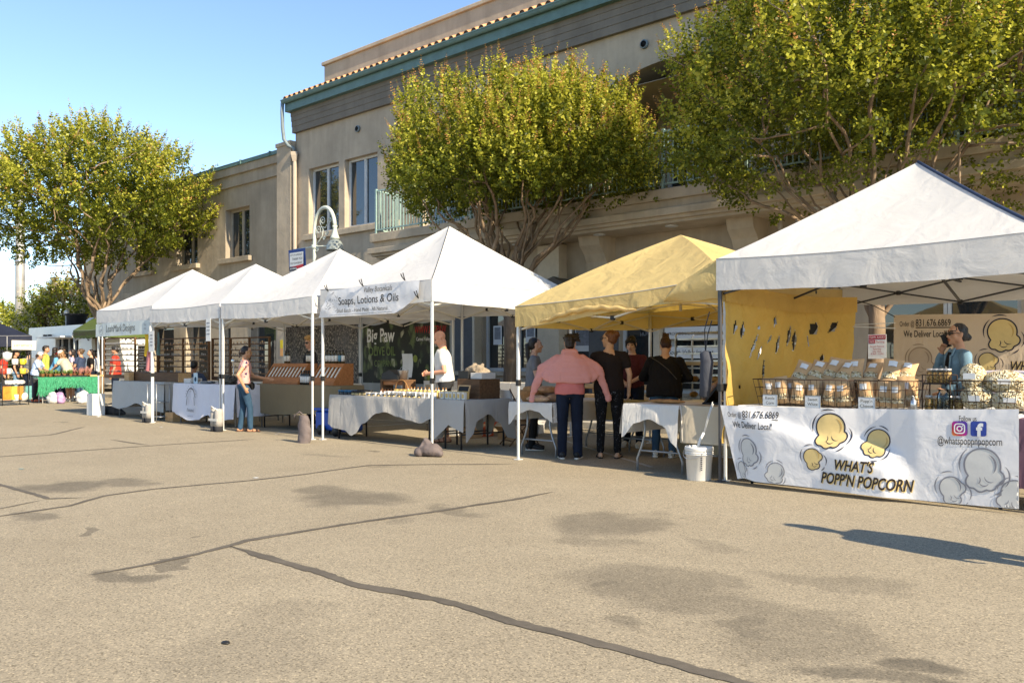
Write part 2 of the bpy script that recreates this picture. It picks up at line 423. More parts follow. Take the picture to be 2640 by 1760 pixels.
# ================================================================ buildings
def facade(mb, s0, s1, z0, z1, ops, dep=.25, y=0, mi=0, rmi=0):
    xs = sorted({s0, s1, *[o[0] for o in ops], *[o[1] for o in ops]}); zs = sorted({z0, z1, *[o[2] for o in ops], *[o[3] for o in ops]})
    for i in range(len(xs)-1):
        for j in range(len(zs)-1):
            cx, cz = (xs[i]+xs[i+1])/2, (zs[j]+zs[j+1])/2
            if any(o[0] < cx < o[1] and o[2] < cz < o[3] for o in ops): continue
            mb.add([(xs[i], y, zs[j]), (xs[i+1], y, zs[j]), (xs[i+1], y, zs[j+1]), (xs[i], y, zs[j+1])], [(0, 1, 2, 3)], mi)
    for o in ops:
        a, b, c, e = o[:4]; dd = o[4] if len(o) > 4 else dep
        for f in ([(a, y, c), (a, y, e), (a, y+dd, e), (a, y+dd, c)], [(b, y, c), (b, y+dd, c), (b, y+dd, e), (b, y, e)],
                  [(a, y, e), (b, y, e), (b, y+dd, e), (a, y+dd, e)], [(a, y, c), (a, y+dd, c), (b, y+dd, c), (b, y, c)]):
            mb.add(f, [(0, 1, 2, 3)], rmi)
def stucco(name, col, k=.17, streak=.42):
    t = NT(name); co = t.coord(); st_ = t.coord((1, 1, .12))
    a = t.noise(.9, co, 6, .6); b = t.noise(3.5, st_, 5, .65)
    c = t.ramp(a, [(.3, S(col, 1-k)), (.7, S(col, 1+k))])
    c = t.mix(t.math('MULTIPLY', t.ramp(b, [(.45, (0, 0, 0)), (.8, (1, 1, 1))]), streak), c, S(col, .55))
    h = t.math('ADD', t.noise(2.4, co, 5, .6), t.math('MULTIPLY', t.noise(38, co, 4, .65), .10))
    return t.pr(c, .9, 0, .15, h, .42, .045)
m_wall = stucco('stucco_beige', (.42, .35, .262)); m_wall2 = stucco('stucco_tan', (.365, .305, .225), .2, .5)
m_corn = stucco('cornice_taupe', (.185, .165, .137)); m_trim = stucco('trim_beige', (.47, .39, .285), .15, .45)
m_dgrey = M('dark_grey_wall', (.10, .10, .10), .8, .15, 3, .2)
m_teal = M('teal_metal', (.10, .175, .165), .5, .2, 4, .15, 30, spec=.4)
m_teal2 = M('teal_paint', (.30, .42, .38), .5, .15, 8, .1, 40, spec=.4)
m_pipe = M('pipe_blue', (.17, .21, .23), .5, .2, 5, .1); m_pipe2 = M('pipe_tan', (.38, .32, .25), .6, .1, 5, .1)
m_tile = M('roof_tile', (.52, .27, .13), .85, .5, 2.2, .4, 40, bd=.01)
m_dark = M('interior_dark', (.02, .02, .02), .9, .2, 3, 0); m_frame = M('window_frame', (.55, .56, .55), .5, .1, 6, .05)
m_frame2 = M('window_frame_tan', (.36, .31, .24), .6, .1, 6, .05)
def glass():
    t = NT('window_glass'); p = t.n('ShaderNodeBsdfPrincipled'); co = t.coord()
    p.inputs['Base Color'].default_value = (.02, .026, .03, 1); p.inputs['Roughness'].default_value = .03
    p.inputs['Specular IOR Level'].default_value = .9; p.inputs['IOR'].default_value = 1.6
    b = t.n('ShaderNodeBump'); b.inputs['Strength'].default_value = .06; b.inputs['Distance'].default_value = .02
    t.l(t.noise(1.6, co, 2), b.inputs['Height']); t.l(b.outputs[0], p.inputs['Normal'])
    t.l(p.outputs[0], t.out.inputs[0]); return t.m
m_glass = glass()
def clear_glass(name, col, k=.75):
    t = NT(name); g_ = t.n('ShaderNodeBsdfGlossy'); g_.inputs['Roughness'].default_value = .05
    tr = t.n('ShaderNodeBsdfTransparent'); tr.inputs[0].default_value = (*col, 1); fr = t.n('ShaderNodeLayerWeight'); fr.inputs[0].default_value = .25
    mx = t.n('ShaderNodeMixShader'); t.l(t.math('MULTIPLY', fr.outputs['Fresnel'], k), mx.inputs[0]); t.l(tr.outputs[0], mx.inputs[1]); t.l(g_.outputs[0], mx.inputs[2])
    t.l(mx.outputs[0], t.out.inputs[0]); return t.m
m_cglass = clear_glass('shop_glass', (.86, .9, .9))
def window(par, s0, s1, z0, z1, y, mul=(.5,), fw=.07, mat=None, bars=(), gl=None):
    f = MB(); m = mat or m_frame
    f.bx(s0, s0+fw, y-.07, y, z0, z1); f.bx(s1-fw, s1, y-.07, y, z0, z1)
    f.bx(s0+fw, s1-fw, y-.068, y, z0, z0+fw); f.bx(s0+fw, s1-fw, y-.068, y, z1-fw, z1)
    for q in mul:
        c = s0+(s1-s0)*q; f.bx(c-fw*.75, c-.006, y-.066, y, z0+fw, z1-fw); f.bx(c+.006, c+fw*.75, y-.066, y, z0+fw, z1-fw)
    for q in bars:
        c = z0+(z1-z0)*q; f.bx(s0+fw, s1-fw, y-.05, y, c-.02, c+.02)
    fo = f.build('window', m, par)
    p = MB(); p.add([(s0+fw*.5, y-.02, z0+fw*.5), (s1-fw*.5, y-.02, z0+fw*.5), (s1-fw*.5, y-.02, z1-fw*.5), (s0+fw*.5, y-.02, z1-fw*.5)], [(0, 1, 2, 3)])
    p.build('pane', gl or m_glass, fo); return fo
# ---- main two storey building
B = thing('shop_building', 'two storey beige stucco shop building with clay tiled eave and long balcony behind the stalls', 'building', 0, 8.2)
UW = [(-19.5, -17.86, 5.5, 7.63), (-17.56, -15.93, 5.5, 7.63), (-13.9, -12.2, 5.0, 7.4)]
AR = [(-7.55, -3.7, 4.95, 7.62, 2.4), (-1.6, 2.2, 4.95, 7.62, 2.4)]
GW = [(-11.5, -10.45, 1.05, 3.0), (-10.35, -9.5, 1.05, 3.0), (-8.55, -7.95, .15, 2.9), (-7.05, -6.0, .6, 3.0), (-5.75, -3.2, .6, 2.75), (-1.2, 1.2, .8, 2.95), (2.2, 4.6, .8, 2.95), (-18.6, -17.0, .8, 2.8), (-15.6, -13.2, .8, 2.8)]
w = MB(); facade(w, -20.25, 9, -.1, 8.95, UW+AR+GW)
w.bx(-20.25, 9, -.01, .3, 8.95, 10.3)
for a in AR:                                                    # arch heads
    pts = [(a[0]+(a[1]-a[0])*i/20, 7.62+.42*math.sin(PI*i/20)**.75) for i in range(21)]
    # cut: the spandrel above the rectangle is opened by an arch shaped recess, lined inside
    w.add([(p[0], -.004, p[1]) for p in pts]+[(p[0], 2.4, p[1]) for p in pts], [(i, i+1, 22+i, 21+i) for i in range(20)])
    w.add([(a[0], 2.4, 4.9), (a[1], 2.4, 4.9), (a[1], 2.4, 8.1), (a[0], 2.4, 8.1)], [(0, 1, 2, 3)])
w.bx(-20.24, -20.2, 0.0, 12, -.1, 8.95)
w.bx(8.96, 9, 0.0, 12, -.1, 8.95)
wall = w.build('wall', m_wall, B)
# arch mouth as a dark brown shaded recess needs the spandrel removed: rebuild wall faces over the arches
me = wall.data; bm = bmesh.new(); bm.from_mesh(me); kill = []
for f in bm.faces:
    c = f.calc_center_median()
    if abs(c.y) < 1e-4 and f.normal.y < -.5 and c.z > 7.63 and c.z < 8.9 and any(a[0] < c.x < a[1] for a in AR): kill.append(f)
bmesh.ops.delete(bm, geom=kill, context='FACES'); bm.to_mesh(me); bm.free()
sp = MB()
for a in AR:
    n_ = 24; top = 8.95
    for i in range(n_):
        x0 = a[0]+(a[1]-a[0])*i/n_; x1 = a[0]+(a[1]-a[0])*(i+1)/n_
        h0 = 7.62+.42*math.sin(PI*i/n_)**.75; h1 = 7.62+.42*math.sin(PI*(i+1)/n_)**.75
        sp.add([(x0, 0, h0), (x1, 0, h1), (x1, 0, top), (x0, 0, top)], [(0, 1, 2, 3)])
        sp.add([(x0, 0, h0), (x1, 0, h1), (x1, 2.4, h1), (x0, 2.4, h0)], [(0, 1, 2, 3)])
sp.build('arch_spandrel', m_wall, B)
for o in UW[:2]: window(B, o[0], o[1], o[2], o[3], .25)
window(B, -13.9, -12.2, 5.0, 7.4, .25, (.5,), .09)
window(B, -7.2, -6.0, 5.0, 7.1, 2.39, (.5,), .09); window(B, -5.6, -4.2, 5.0, 7.1, 2.39, (.5,), .09); window(B, -1.2, .2, 5.0, 7.1, 2.39, (.5,), .09); window(B, .6, 1.9, 5.0, 7.1, 2.39, (.5,), .09)
sill = MB(); sill.bx(-19.7, -14.9, -.12, .0, 5.28, 5.46, bev=.012); sill.build('window_sill', m_trim, B)
c = MB()
for z0, z1, y in ((8.92, 9.12, -.12), (9.12, 9.30, -.135), (9.30, 9.46, -.15), (9.46, 9.60, -.165)):
    c.bx(-20.26+(.08+y)*.5, 9, y, .0, z0, z1)
c.build('cornice', m_corn, B)
f = MB(); f.bx(-20.38, 9, -.33, -.02, 9.6, 9.88); f.build('fascia', m_teal, B)
gt = MB(); n_ = 9
gt.grid(1, n_, lambda u, v: (-20.42+29.42*u, -.40+.07*math.cos(PI*v), 9.955-.11*math.sin(PI*v)), 0, True)
gt.bx(-20.42, 9, -.485, -.468, 9.94, 9.975); gt.build('gutter', m_teal, B)
tl = MB(); x = -20.3
while x < 9:
    a0 = Vector((x, -.40, 9.975)); a1 = Vector((x, 1.35, 10.90)); dv = a1-a0
    nseg = 5
    for i in range(nseg):
        p = a0+dv*(i/nseg); q = a0+dv*((i+1.08)/nseg)
        jr = RN.uniform(-.008, .008)
        vs = []
        for pt, rr in ((p, .105), (q, .088)):
            for k in range(7):
                th = PI*k/6; vs.append((pt.x+jr+rr*math.cos(th), pt.y, pt.z+rr*1.05*math.sin(th)+.01*(pt is p)))
        tl.add(vs, [(k, k+1, 8+k, 7+k) for k in range(6)], 0, True)
        if i == 0: tl.add([(vs[k][0]*.999+.001*pt.x, vs[k][1]+.02, vs[k][2]-.012) for k in range(7)], [tuple(range(7))], 1)
    x += .285
tl.add([(-20.4, -.36, 9.955), (9, -.36, 9.955), (9, 1.4, 10.90), (-20.4, 1.4, 10.90)], [(0, 1, 2, 3)], 1)
tl.build('roof', [m_tile, M('tile_gap', (.10, .055, .035), .9, .3, 4, 0)], B)
pp = MB(); pp.bx(-20.45, 9, 1.3, 1.6, 9.0, 11.56); pp.bx(-20.44, -20.2, 1.6, 12, 9, 11.55); pp.build('parapet', m_wall, B)
pp = MB(); pp.bx(-20.53, 9.05, 1.22, 1.68, 11.56, 11.68, bev=.015); pp.build('parapet_cap', m_trim, B)
ds = MB(); ds.tube([(-20.42, -.40, 9.9), (-20.44, -.40, 9.6), (-20.44, -.38, 9.1), (-20.42, -.34, 8.7), (-20.33, -.24, 8.5), (-20.2, -.13, 8.42), (-20.14, -.12, 8.3)], .06, 8)
ds.build('gutter_pipe', m_pipe, B)
ds = MB(); ds.lathe([(.14, .32), (.15, .3), (.15, .2), (.085, .0)], (-20.12, -.12, 7.95), 4, sm=False); ds.tube([(-20.12, -.12, 7.97), (-20.12, -.12, .2)], [(.075, .06)]*2, 8); ds.build('downspout', m_pipe2, B)
ds = MB(); ds.tube([(-2.95, -.3, 4.2), (-2.95, -.3, 3.9), (-2.85, -.2, 3.7), (-2.8, -.12, 3.4), (-2.8, -.12, .2)], .06, 8); ds.build('downspout', m_pipe2, B)
for (vx, vy) in ((-16.86, 8.47), (-6.35, 8.5)):
    v = MB(); v.lathe([(.10, .0), (.105, .06), (.09, .07), (.0, .07)], (vx, 0, vy), 14, axis=Matrix.Rotation(PI/2, 4, 'X'))
    vo = v.build('wall_vent', m_pipe, B)
    v = MB(); v.lathe([(.075, 0), (.0, .0)], (vx, -.074, vy), 14, axis=Matrix.Rotation(PI/2, 4, 'X')); v.build('vent_mouth', m_dark, vo)
# balcony
b = MB()
b.bx(-14.8, 9, -1.2, .0, 4.66, 4.89, bev=.01); b.bx(-14.72, 9, -1.1, .0, 4.48, 4.66); b.bx(-14.86, 9, -1.24, .0, 4.33, 4.48, bev=.01)
b.bx(-14.78, 9, -1.14, .0, 4.26, 4.33); b.bx(-14.66, 9, -1.04, .0, 4.19, 4.26)
bo = b.build('balcony', m_trim, B)
rl = MB()
for z in (4.98, 6.08): rl.bx(-14.6, 9, -1.13, -1.09, z, z+.035)
x = -14.6; i = 0
while x < 9:
    if i % 16 == 0: rl.bx(x-.03, x+.03, -1.14, -1.08, 4.89, 6.15)
    else: rl.bx(x-.011, x+.011, -1.121, -1.099, 5.015, 6.08)
    x += .118; i += 1
for z in (4.98, 6.08): rl.bx(-14.62, -14.58, -1.09, -.02, z, z+.035)
for i in range(8): rl.bx(-14.611, -14.589, -.98+i*.12, -.958+i*.12, 5.015, 6.08)
rl.build('railing', m_teal2, B)
for bs_ in (-11.9, -7.75, -3.95, .2):
    k = MB(); pts = [(bs_, 0, 3.35), (bs_, -.3, 3.35), (bs_, -.36, 3.5), (bs_, -.36, 3.62), (bs_, -.45, 3.8), (bs_, -.62, 3.98), (bs_, -.68, 4.19), (bs_, 0, 4.19)]
    k.prism(pts, (.58, 0, 0)); k.build('bracket', m_trim, B)
for q in (-13.4, -9.6, -7.1, -5.2, -2.0):
    k = MB(); k.lathe([(.14, .004), (.14, -.02), (.10, -.03), (0, -.026)], (q, -.72, 4.188), 16); k.build('ceiling_light', m_frame, B)
# storefront
for o in GW: 
    if o[0] == -8.55: continue
    window(B, o[0], o[1], o[2], o[3], .2, (.5,) if o[1]-o[0] > 1.6 else (), .085, m_frame, ())
dr = MB(); dr.bx(-8.55, -7.95, .18, .2, .15, 2.9); dr.build('door', M('shop_door', (.03, .03, .035), .35, .1, 4, 0), B)
for q in ((-12.55, -11.62, 4.1), (-7.93, -7.08, 3.0)): sp = MB(); sp.bx(q[0], q[1], -.03, -.003, .14, q[2]); sp.build('wall_panel', m_dgrey, B)
for q in ((-9.3, -8.62, -.32, 4.15), (-11.62, -11.54, -.28, 3.2), (-6.0, -5.85, -.2, 3.3)): sp = MB(); sp.bx(q[0], q[1], q[2], -.003, .14, q[3]); sp.build('pilaster', M('cream_stucco', (.55, .47, .35), .85, .12, 3, .3), B)
sp = MB(); sp.bx(-12.5, 1.4, -.09, -.002, .93, 1.04, bev=.01); sp.build('sill', m_trim, B)
aw = MB(); aw.prism([(-9.4, -.9, 2.95), (-7.7, -.9, 2.95), (-8.7, -.45, 3.36)], (0, .02, 0)); aw.add([(-9.4, -.9, 2.95), (-8.7, -.45, 3.36), (-8.7, 0, 3.36), (-9.4, 0, 2.95)], [(0, 1, 2, 3)])
aw.add([(-7.7, -.9, 2.95), (-8.7, -.45, 3.36), (-8.7, 0, 3.36), (-7.7, 0, 2.95)], [(0, 1, 2, 3)]); aw.bx(-9.45, -7.65, -.95, -.003, 2.84, 2.95); aw.build('door_canopy', m_corn, B)
# signs and posters in the shop windows
m_ink = M('ink_black', (.012, .012, .013), .6, .1, 5, 0); m_white = M('sign_white', (.72, .72, .70), .6, .06, 5, 0)
m_grey = M('print_grey', (.22, .23, .25), .6, .4, 12, 0)
for (z, txt, sz, sh) in ((2.42, 'BERGER, BERMAN & POPE', .105, 0), (1.93, 'PROFESSIONAL COMPUTER SOLUTIONS', .092, 0), (1.5, 'South Valley Internet', .15, .3)):
    k = MB(); k.bx(-5.8, -3.1, -.05, -.02, z-.13, z+.13); so_ = k.build('sign_board', m_white, B)
    k = MB(); text(k, txt, -5.7, z-.045, sz, -.054, shear=sh, squash=.86); k.build('lettering', m_ink, so_)
k = MB(); text(k, 'JOB', -6.38, 2.02, .13, .12, rot=.25, shear=.2); text(k, 'HUNTER', -6.56, 1.88, .12, .12, rot=.12); k.build('window_lettering', m_grey, B)
for (x0, x1, z0, z1, y) in ((-8.5, -8.02, 1.55, 2.3, .16), (-11.25, -10.95, 1.75, 2.25, .15), (-10.1, -9.78, 1.8, 2.35, .15)):
    k = MB(); k.bx(x0, x1, y, y+.01, z0, z1); po = k.build('poster', m_white, B)
    k = MB(); k.bx(x0+.04, x1-.04, y-.004, y-.001, z0+.14, z1-.04); k.build('picture', m_grey, po)
# ---- lower building on the left
L = thing('office_building', 'lower tan stucco building with teal metal roof edge at the left end', 'building', -27, 8.3)
ox = 27.0
LW = [(-24.97+ox, -23.3+ox, 5.1, 6.92), (-28.74+ox, -27.07+ox, 5.1, 6.92), (-32.4+ox, -30.9+ox, 5.1, 6.92)]
LG = [(-23.2+ox, -21.6+ox, .3, 2.75), (-25.3+ox, -24.6+ox, .3, 2.75), (-28.0+ox, -26.3+ox, .3, 2.75), (-31+ox, -29+ox, .5, 2.75)]
w = MB(); facade(w, -33.5+ox, -21.1+ox, -.1, 8.4, LW+LG, .3); w.bx(-33.5+ox, -37.96+ox, 0, 12, -.1, 8.4); w.build('wall', m_wall2, L)
for o in LW:
    window(L, *o[:4], .3, (.5,), .08, m_frame2)
    k = MB(); k.bx(o[0]-.3, o[1]+.2, -.17, .02, 4.92, 5.1, bev=.012); k.build('window_sill', m_wall2, L)
for o in LG: window(L, *o[:4], .3, (), .08, m_frame2)
k = MB(); k.bx(-21.1+ox, -20.27+ox, -.28, 6, -.1, 8.55); k.bx(-21.14+ox, -20.262+ox, -.32, 6, 8.55, 8.68, bev=.01); k.build('pilaster', m_wall, L)
k = MB(); k.bx(-33.5+ox, -21.11+ox, -.1, .0, 7.7, 8.1); k.bx(-33.6+ox, -21.11+ox, -.2, .0, 8.1, 8.38); k.build('cornice', m_wall2, L)
k = MB(); k.bx(-33.7+ox, -21.11+ox, -.26, .0, 8.38, 8.5)
k.add([(-33.7+ox, -.27, 8.5), (-21.11+ox, -.27, 8.5), (-21.11+ox, .5, 8.78), (-33.7+ox, .5, 8.78)], [(0, 1, 2, 3)])
for i in range(7): k.bx(-33+ox+i*1.9, -32.94+ox+i*1.9, -.29, .0, 8.38, 8.53)
k.build('roof', m_teal, L)
k = MB(); k.bx(-33.5+ox, -21.11+ox, -.12, .0, 4.02, 4.26, bev=.02); k.build('string_course', m_wall2, L)
sA, zA = PT(725, 886, 7.98); sB, zB = PT(725, 906, 7.98)
for z, col, nm in ((zA, (.75, .55, .02), 'yellow_notice'), (zB, (.75, .36, .12), 'orange_notice')):
    k = MB(); k.bx(sA-.1+ox, sA+.1+ox, -.30, -.283, z-.15, z+.13); k.build('poster', M(nm, col, .6, .1, 6, 0), L)
# ================================================================ pop-up tents
m_tent = fabric('tent_white', (.75, .74, .72), .6, .32, .5, .03, (1.3, 1.3, 1.3), (.72, .70, .66))
m_tent2 = fabric('tent_cream_white', (.73, .72, .695), .62, .32, .5, .04, (1.2, 1.2, 1.2), (.70, .66, .6))
m_yel = fabric('tent_yellow', (.70, .545, .24), .75, .34, .7, .05, (1.6, 1.6, 1.6), (.76, .50, .10))
m_navy = fabric('tent_navy', (.018, .022, .04), .6, .05, .4, .15); m_green = fabric('tent_green', (.10, .135, .03), .7, .2, .4, .1)
m_leg = M('painted_steel_white', (.62, .62, .60), .4, .08, 6, .05, metal=.2, spec=.5)
m_cream = M('frame_cream', (.62, .58, .48), .45, .08, 6, .05); m_blk = M('black_steel', (.02, .02, .022), .4, .2, 8, .05, spec=.5)
m_plast = M('black_plastic', (.018, .018, .018), .5, .1, 8, .05)
m_seamc = M('seam_grey', (.42, .42, .42), .8, .1, 6, .1)
def tent(label, s, t, w, d, zt, drop, zp, mat=None, leg=None, fr=None, rot=0, seams=None, wave=.012, sag=1.06, legs=(1, 1, 1, 1), bulge=0, hem=None, seed=1, group='pop-up canopies along the kerb', tz=(.07, .37)):
    mat = mat or m_tent; leg = leg or m_leg; fr = fr or m_cream
    r = thing('market_tent', label, 'tent', s, t, 0, rot, group)
    Z = zt if callable(zt) else (lambda u, v: zt)
    cx, cy = w/2, d/2; K = 14; N = 26; mb = MB()
    nz = lambda x, y, z, sc_, a: noise.noise(Vector((x*sc_+seed*7.3, y*sc_, z*sc_)))*a
    cs = [(0, 0), (1, 0), (1, 1), (0, 1)]
    for q in range(4):
        a, b = cs[q], cs[(q+1) % 4]; nx, ny = [(0, -1), (1, 0), (0, 1), (-1, 0)][q]
        def roof(u, v):
            e = (a[0]+(b[0]-a[0])*u, a[1]+(b[1]-a[1])*u)
            x = (e[0]*w)*(1-v)+cx*v; y = (e[1]*d)*(1-v)+cy*v
            ze = Z(*e)-.035*math.sin(PI*u)
            k = v**sag
            z = ze*(1-k)+zp*k-.05*math.sin(PI*u)*math.sin(PI*v)+bulge*math.sin(PI*min(1, v*1.0))
            z += nz(x, y, 0, 2.2, .014)*min(1, v*5)*(1-v)*math.sin(PI*u)
            return (x, y, z)
        mb.grid(N, K, roof)
        def val(u, v):
            e = (a[0]+(b[0]-a[0])*u, a[1]+(b[1]-a[1])*u); x = e[0]*w; y = e[1]*d
            dr = hem(q, u) if hem else drop
            o = .012*v+v*(nz(x, y, 3, 3.0, wave*1.6)+nz(x, y, 9, 9, wave*.5)); o = o*(.15+.85*math.sin(PI*u)**.5)
            z = Z(*e)-.035*math.sin(PI*u)-dr*v+v*nz(x, y, 5, 2.0, .012)
            return (x+nx*o, y+ny*o, z)
        mb.grid(N, 6, val, flip=True)
    mb.build('canopy', mat, r)
    k = MB(); ring = []
    for q in range(4):
        a, b = cs[q], cs[(q+1) % 4]
        ring += [((a[0]+(b[0]-a[0])*i/12)*w, (a[1]+(b[1]-a[1])*i/12)*d, Z(a[0]+(b[0]-a[0])*i/12, a[1]+(b[1]-a[1])*i/12)-.035*math.sin(PI*i/12)+.001) for i in range(12)]
    k.tube(ring+[ring[0]], .0045, 5); k.build('edge_seam', m_seamc, r)
    for i, (ex, ey) in enumerate(cs):
        if not legs[i]: continue
        x = ex*(w-.06)+.03; y = ey*(d-.06)+.03; top = Z(ex, ey)-.03
        k = MB(); k.bx(x-.019, x+.019, y-.019, y+.019, 1.02, top, bev=.004); k.bx(x-.0145, x+.0145, y-.0145, y+.0145, .012, 1.02, bev=.003)
        lo = k.build('leg', leg, r)
        k = MB(); k.bx(x-.045, x+.045, y-.045, y+.045, 0.0, .012, bev=.003); k.build('foot_plate', leg, lo)
        k = MB(); k.bx(x-.028, x+.028, y-.028, y+.028, .98, 1.06, bev=.005); k.build('clamp', m_plast, lo)
    for q in range(4):
        a, b = cs[q], cs[(q+1) % 4]; k = MB(); J = []
        P = lambda u, z: Vector((((a[0]+(b[0]-a[0])*u)*(w-.1)+.05), ((a[1]+(b[1]-a[1])*u)*(d-.1)+.05), (Z(a[0]+(b[0]-a[0])*u, a[1]+(b[1]-a[1])*u)+z)))
        for u0, u1 in ((.01, .5), (.5, .99)):
            k.bar(P(u0, -tz[0]), P(u1, -tz[1]), .02, h=.028); k.bar(P(u0, -tz[1]), P(u1, -tz[0]), .02, h=.028)
            J.append(P((u0+u1)/2, -(tz[0]+tz[1])/2))
        J += [P(.5, -tz[1]), P(.5, -tz[0])]
        tr = k.build('truss', fr, r)
        for jp in J: j = MB(); j.box(jp, (.055, .055, .055), bev=.01); j.build('joint', m_plast, tr)
    k = MB(); m_ = lambda u, v, z: Vector((u*(w-.1)+.05, v*(d-.1)+.05, Z(u, v)+z)); hub = Vector((cx, cy, Z(.5, .5)-.08)); up = Vector((cx, cy, Z(.5, .5)+.42))
    for u, v in ((.5, 0), (1, .5), (.5, 1), (0, .5)):
        k.bar(m_(u, v, -.12), hub, .02, h=.028); k.bar(m_(u, v, -tz[1]), up.lerp(hub, .55), .02, h=.028)
    k.tube([hub-Vector((0, 0, .1)), Vector((cx, cy, zp-.03))], .02, 8); k.build('peak_pole', fr, r)
    for q in (seams or ()):
        e = cs[q]; k = MB(); pts = []
        for i in range(13):
            v = i/12; kk = v**sag
            pts.append((e[0]*w*(1-v)+cx*v, e[1]*d*(1-v)+cy*v, Z(*e)*(1-kk)+zp*kk+.004))
        k.tube(pts, seams[q][0], 5); k.build('seam', seams[q][1], r)
    return r
m_navyc = M('navy_piping', (.03, .045, .09), .7, .1, 6, .1); m_blkc = M('black_piping', (.02, .02, .025), .7, .1, 6, .1)
t1 = tent('white market canopy with the pale designer banner under its front edge', -16.35, .12, 2.86, 3.3, 2.5, .29, 3.5, seed=1)
t2 = tent('white market canopy over the emblem tablecloth and the seated vendor', -13.4, .02, 2.9, 3.3, 2.41, .28, 3.40, seed=2)
t3 = tent('white market canopy over the wooden bottle racks and brown tablecloth', -10.42, .0, 2.95, 3.3, 2.39, .28, 3.46, seed=3)
t4 = tent('bright white market canopy with black seam over the soap tables', -7.38, .1, 2.75, 3.3, 2.5, .32, 3.6, seams={1: (.006, m_blkc)}, seed=4)
YH = [.0]
def yz(u, v): return 2.03+.2*u+.05*v
def yhem(q, u):
    if q == 0: return .26-.05*math.sin(PI*u)+.06*math.sin(2*PI*u+.5)*.5
    return .26
t5 = tent('pale yellow canopy with rolled front edge over the bread stall', -3.0, .1, 3.1, 3.2, yz, .26, 3.0, m_yel, m_leg, m_cream, wave=.03, sag=.96, bulge=.03, hem=yhem, seed=5, tz=(.05, .30))
t6 = tent('largest off-white canopy on black frame over the popcorn stall', .03, .0, 3.12, 3.3, 2.41, .34, 3.5, m_tent2, M('leg_dark', (.05, .05, .055), .35, .2, 6, .05, spec=.5), m_blk, seams={1: (.018, m_navyc)}, seed=6)
# rolled-up roll of yellow cloth along the front edge
k = MB()
def roll(u, v):
    th = 2*PI*v; rr = .028*math.sin(PI*min(1, max(0, u)))**.5+.006
    return (.45+1.5*u, -.035+rr*.8*math.cos(th), 1.80+.1*u+.10*math.sin(PI*u)+rr*math.sin(th)+.008*math.sin(u*40))
k.grid(40, 8, roll); k.build('rolled_edge', m_yel, t5)
k = MB(); k.grid(10, 8, lambda u, v: (2.35+.7*u, -.05-.05*math.sin(PI*v), 1.98+.44*v*u**.6+.01*math.sin(u*9)), flip=False); k.build('loose_flap', m_yel, t5)
tent('navy blue market canopy over the ceramics rack at the far left', -30.9, -.5, 3.1, 3.1, 2.2, .36, 3.1, m_navy, m_blk, m_blk, seed=8)
# ================================================================ banners
m_ban = fabric('banner_vinyl', (.76, .75, .75), .45, .12, .25, .03, (2, 2, 2), None)
m_banA = fabric('banner_aqua', (.56, .62, .62), .55, .15, .3, .04); m_banc = fabric('banner_cream', (.60, .485, .36), .6, .12, .3, .04)
m_gold = M('print_gold', (.62, .47, .20), .5, .08, 9, 0); m_gold2 = M('print_dark_gold', (.47, .31, .10), .5, .1, 9, 0); m_pale = M('print_pale_grey', (.56, .55, .52), .5, .06, 6, 0)
m_palei = M('print_mid_grey', (.20, .20, .225), .5, .1, 6, 0); m_navyi = M('print_navy', (.012, .014, .035), .5, .1, 6, 0); m_letg = M('print_letter_gold', (.72, .53, .22), .5, .1, 6, 0)
m_paleb = M('print_soft_tan', (.46, .36, .26), .5, .06, 6, 0); m_palebi = M('print_soft_brown', (.30, .22, .15), .5, .06, 6, 0)
def kernel(fill, ink, acc, cx, cz, r, rot=0, warp=None, y=-.004, style=0):
    """cartoon popped kernel: one round head, small lobes, a crease, motion arcs"""
    c, s_ = math.cos(rot), math.sin(rot)
    T2 = lambda a, b: (cx+(a*c-b*s_)*r, cz+(a*s_+b*c)*r)
    lob = [(0, .22, .78), (-.42, -.55, .3), (-.08, -.72, .28), (.32, -.62, .30), (.6, -.3, .34)] if style == 0 else [(0, .15, .72), (.52, .1, .36), (-.15, -.55, .42), (.18, -.6, .33)]
    pts = []
    for i in range(60):
        th = 2*PI*i/60; dx, dz = math.cos(th), math.sin(th); best = .2
        for (lx, lz, lr) in lob:
            b = dx*lx+dz*lz; q = b*b-(lx*lx+lz*lz-lr*lr)
            if q > 0: best = max(best, b+math.sqrt(q))
        pts.append(T2(dx*best, dz*best))
    flat(fill, pts, y, 0, warp); stroke(ink, pts+[], .075*r, y-.002, 0, warp, closed=True)
    arc = lambda ax, az, ar, a0, a1: [T2(ax+ar*math.cos(math.radians(a0+(a1-a0)*k/9)), az+ar*math.sin(math.radians(a0+(a1-a0)*k/9))) for k in range(10)]
    stroke(acc, arc(0, .22, .58, 60, -35), .09*r, y-.002, 0, warp, taper=True)
    for a in (arc(.36, -.28, .26, 180, 300), arc(-.3, -.45, .22, 300, 400), arc(.08, -.5, .22, 200, 330)): stroke(ink, a, .05*r, y-.002, 0, warp, taper=True)
    for a in (arc(0, .2, 1.0, 130, 200), arc(.5, -.25, .66, -45, 45), arc(.35, -.5, .62, -75, -30), arc(-.1, .2, 1.02, 70, 115)): stroke(ink, a, .075*r, y-.002, 0, warp, taper=True)
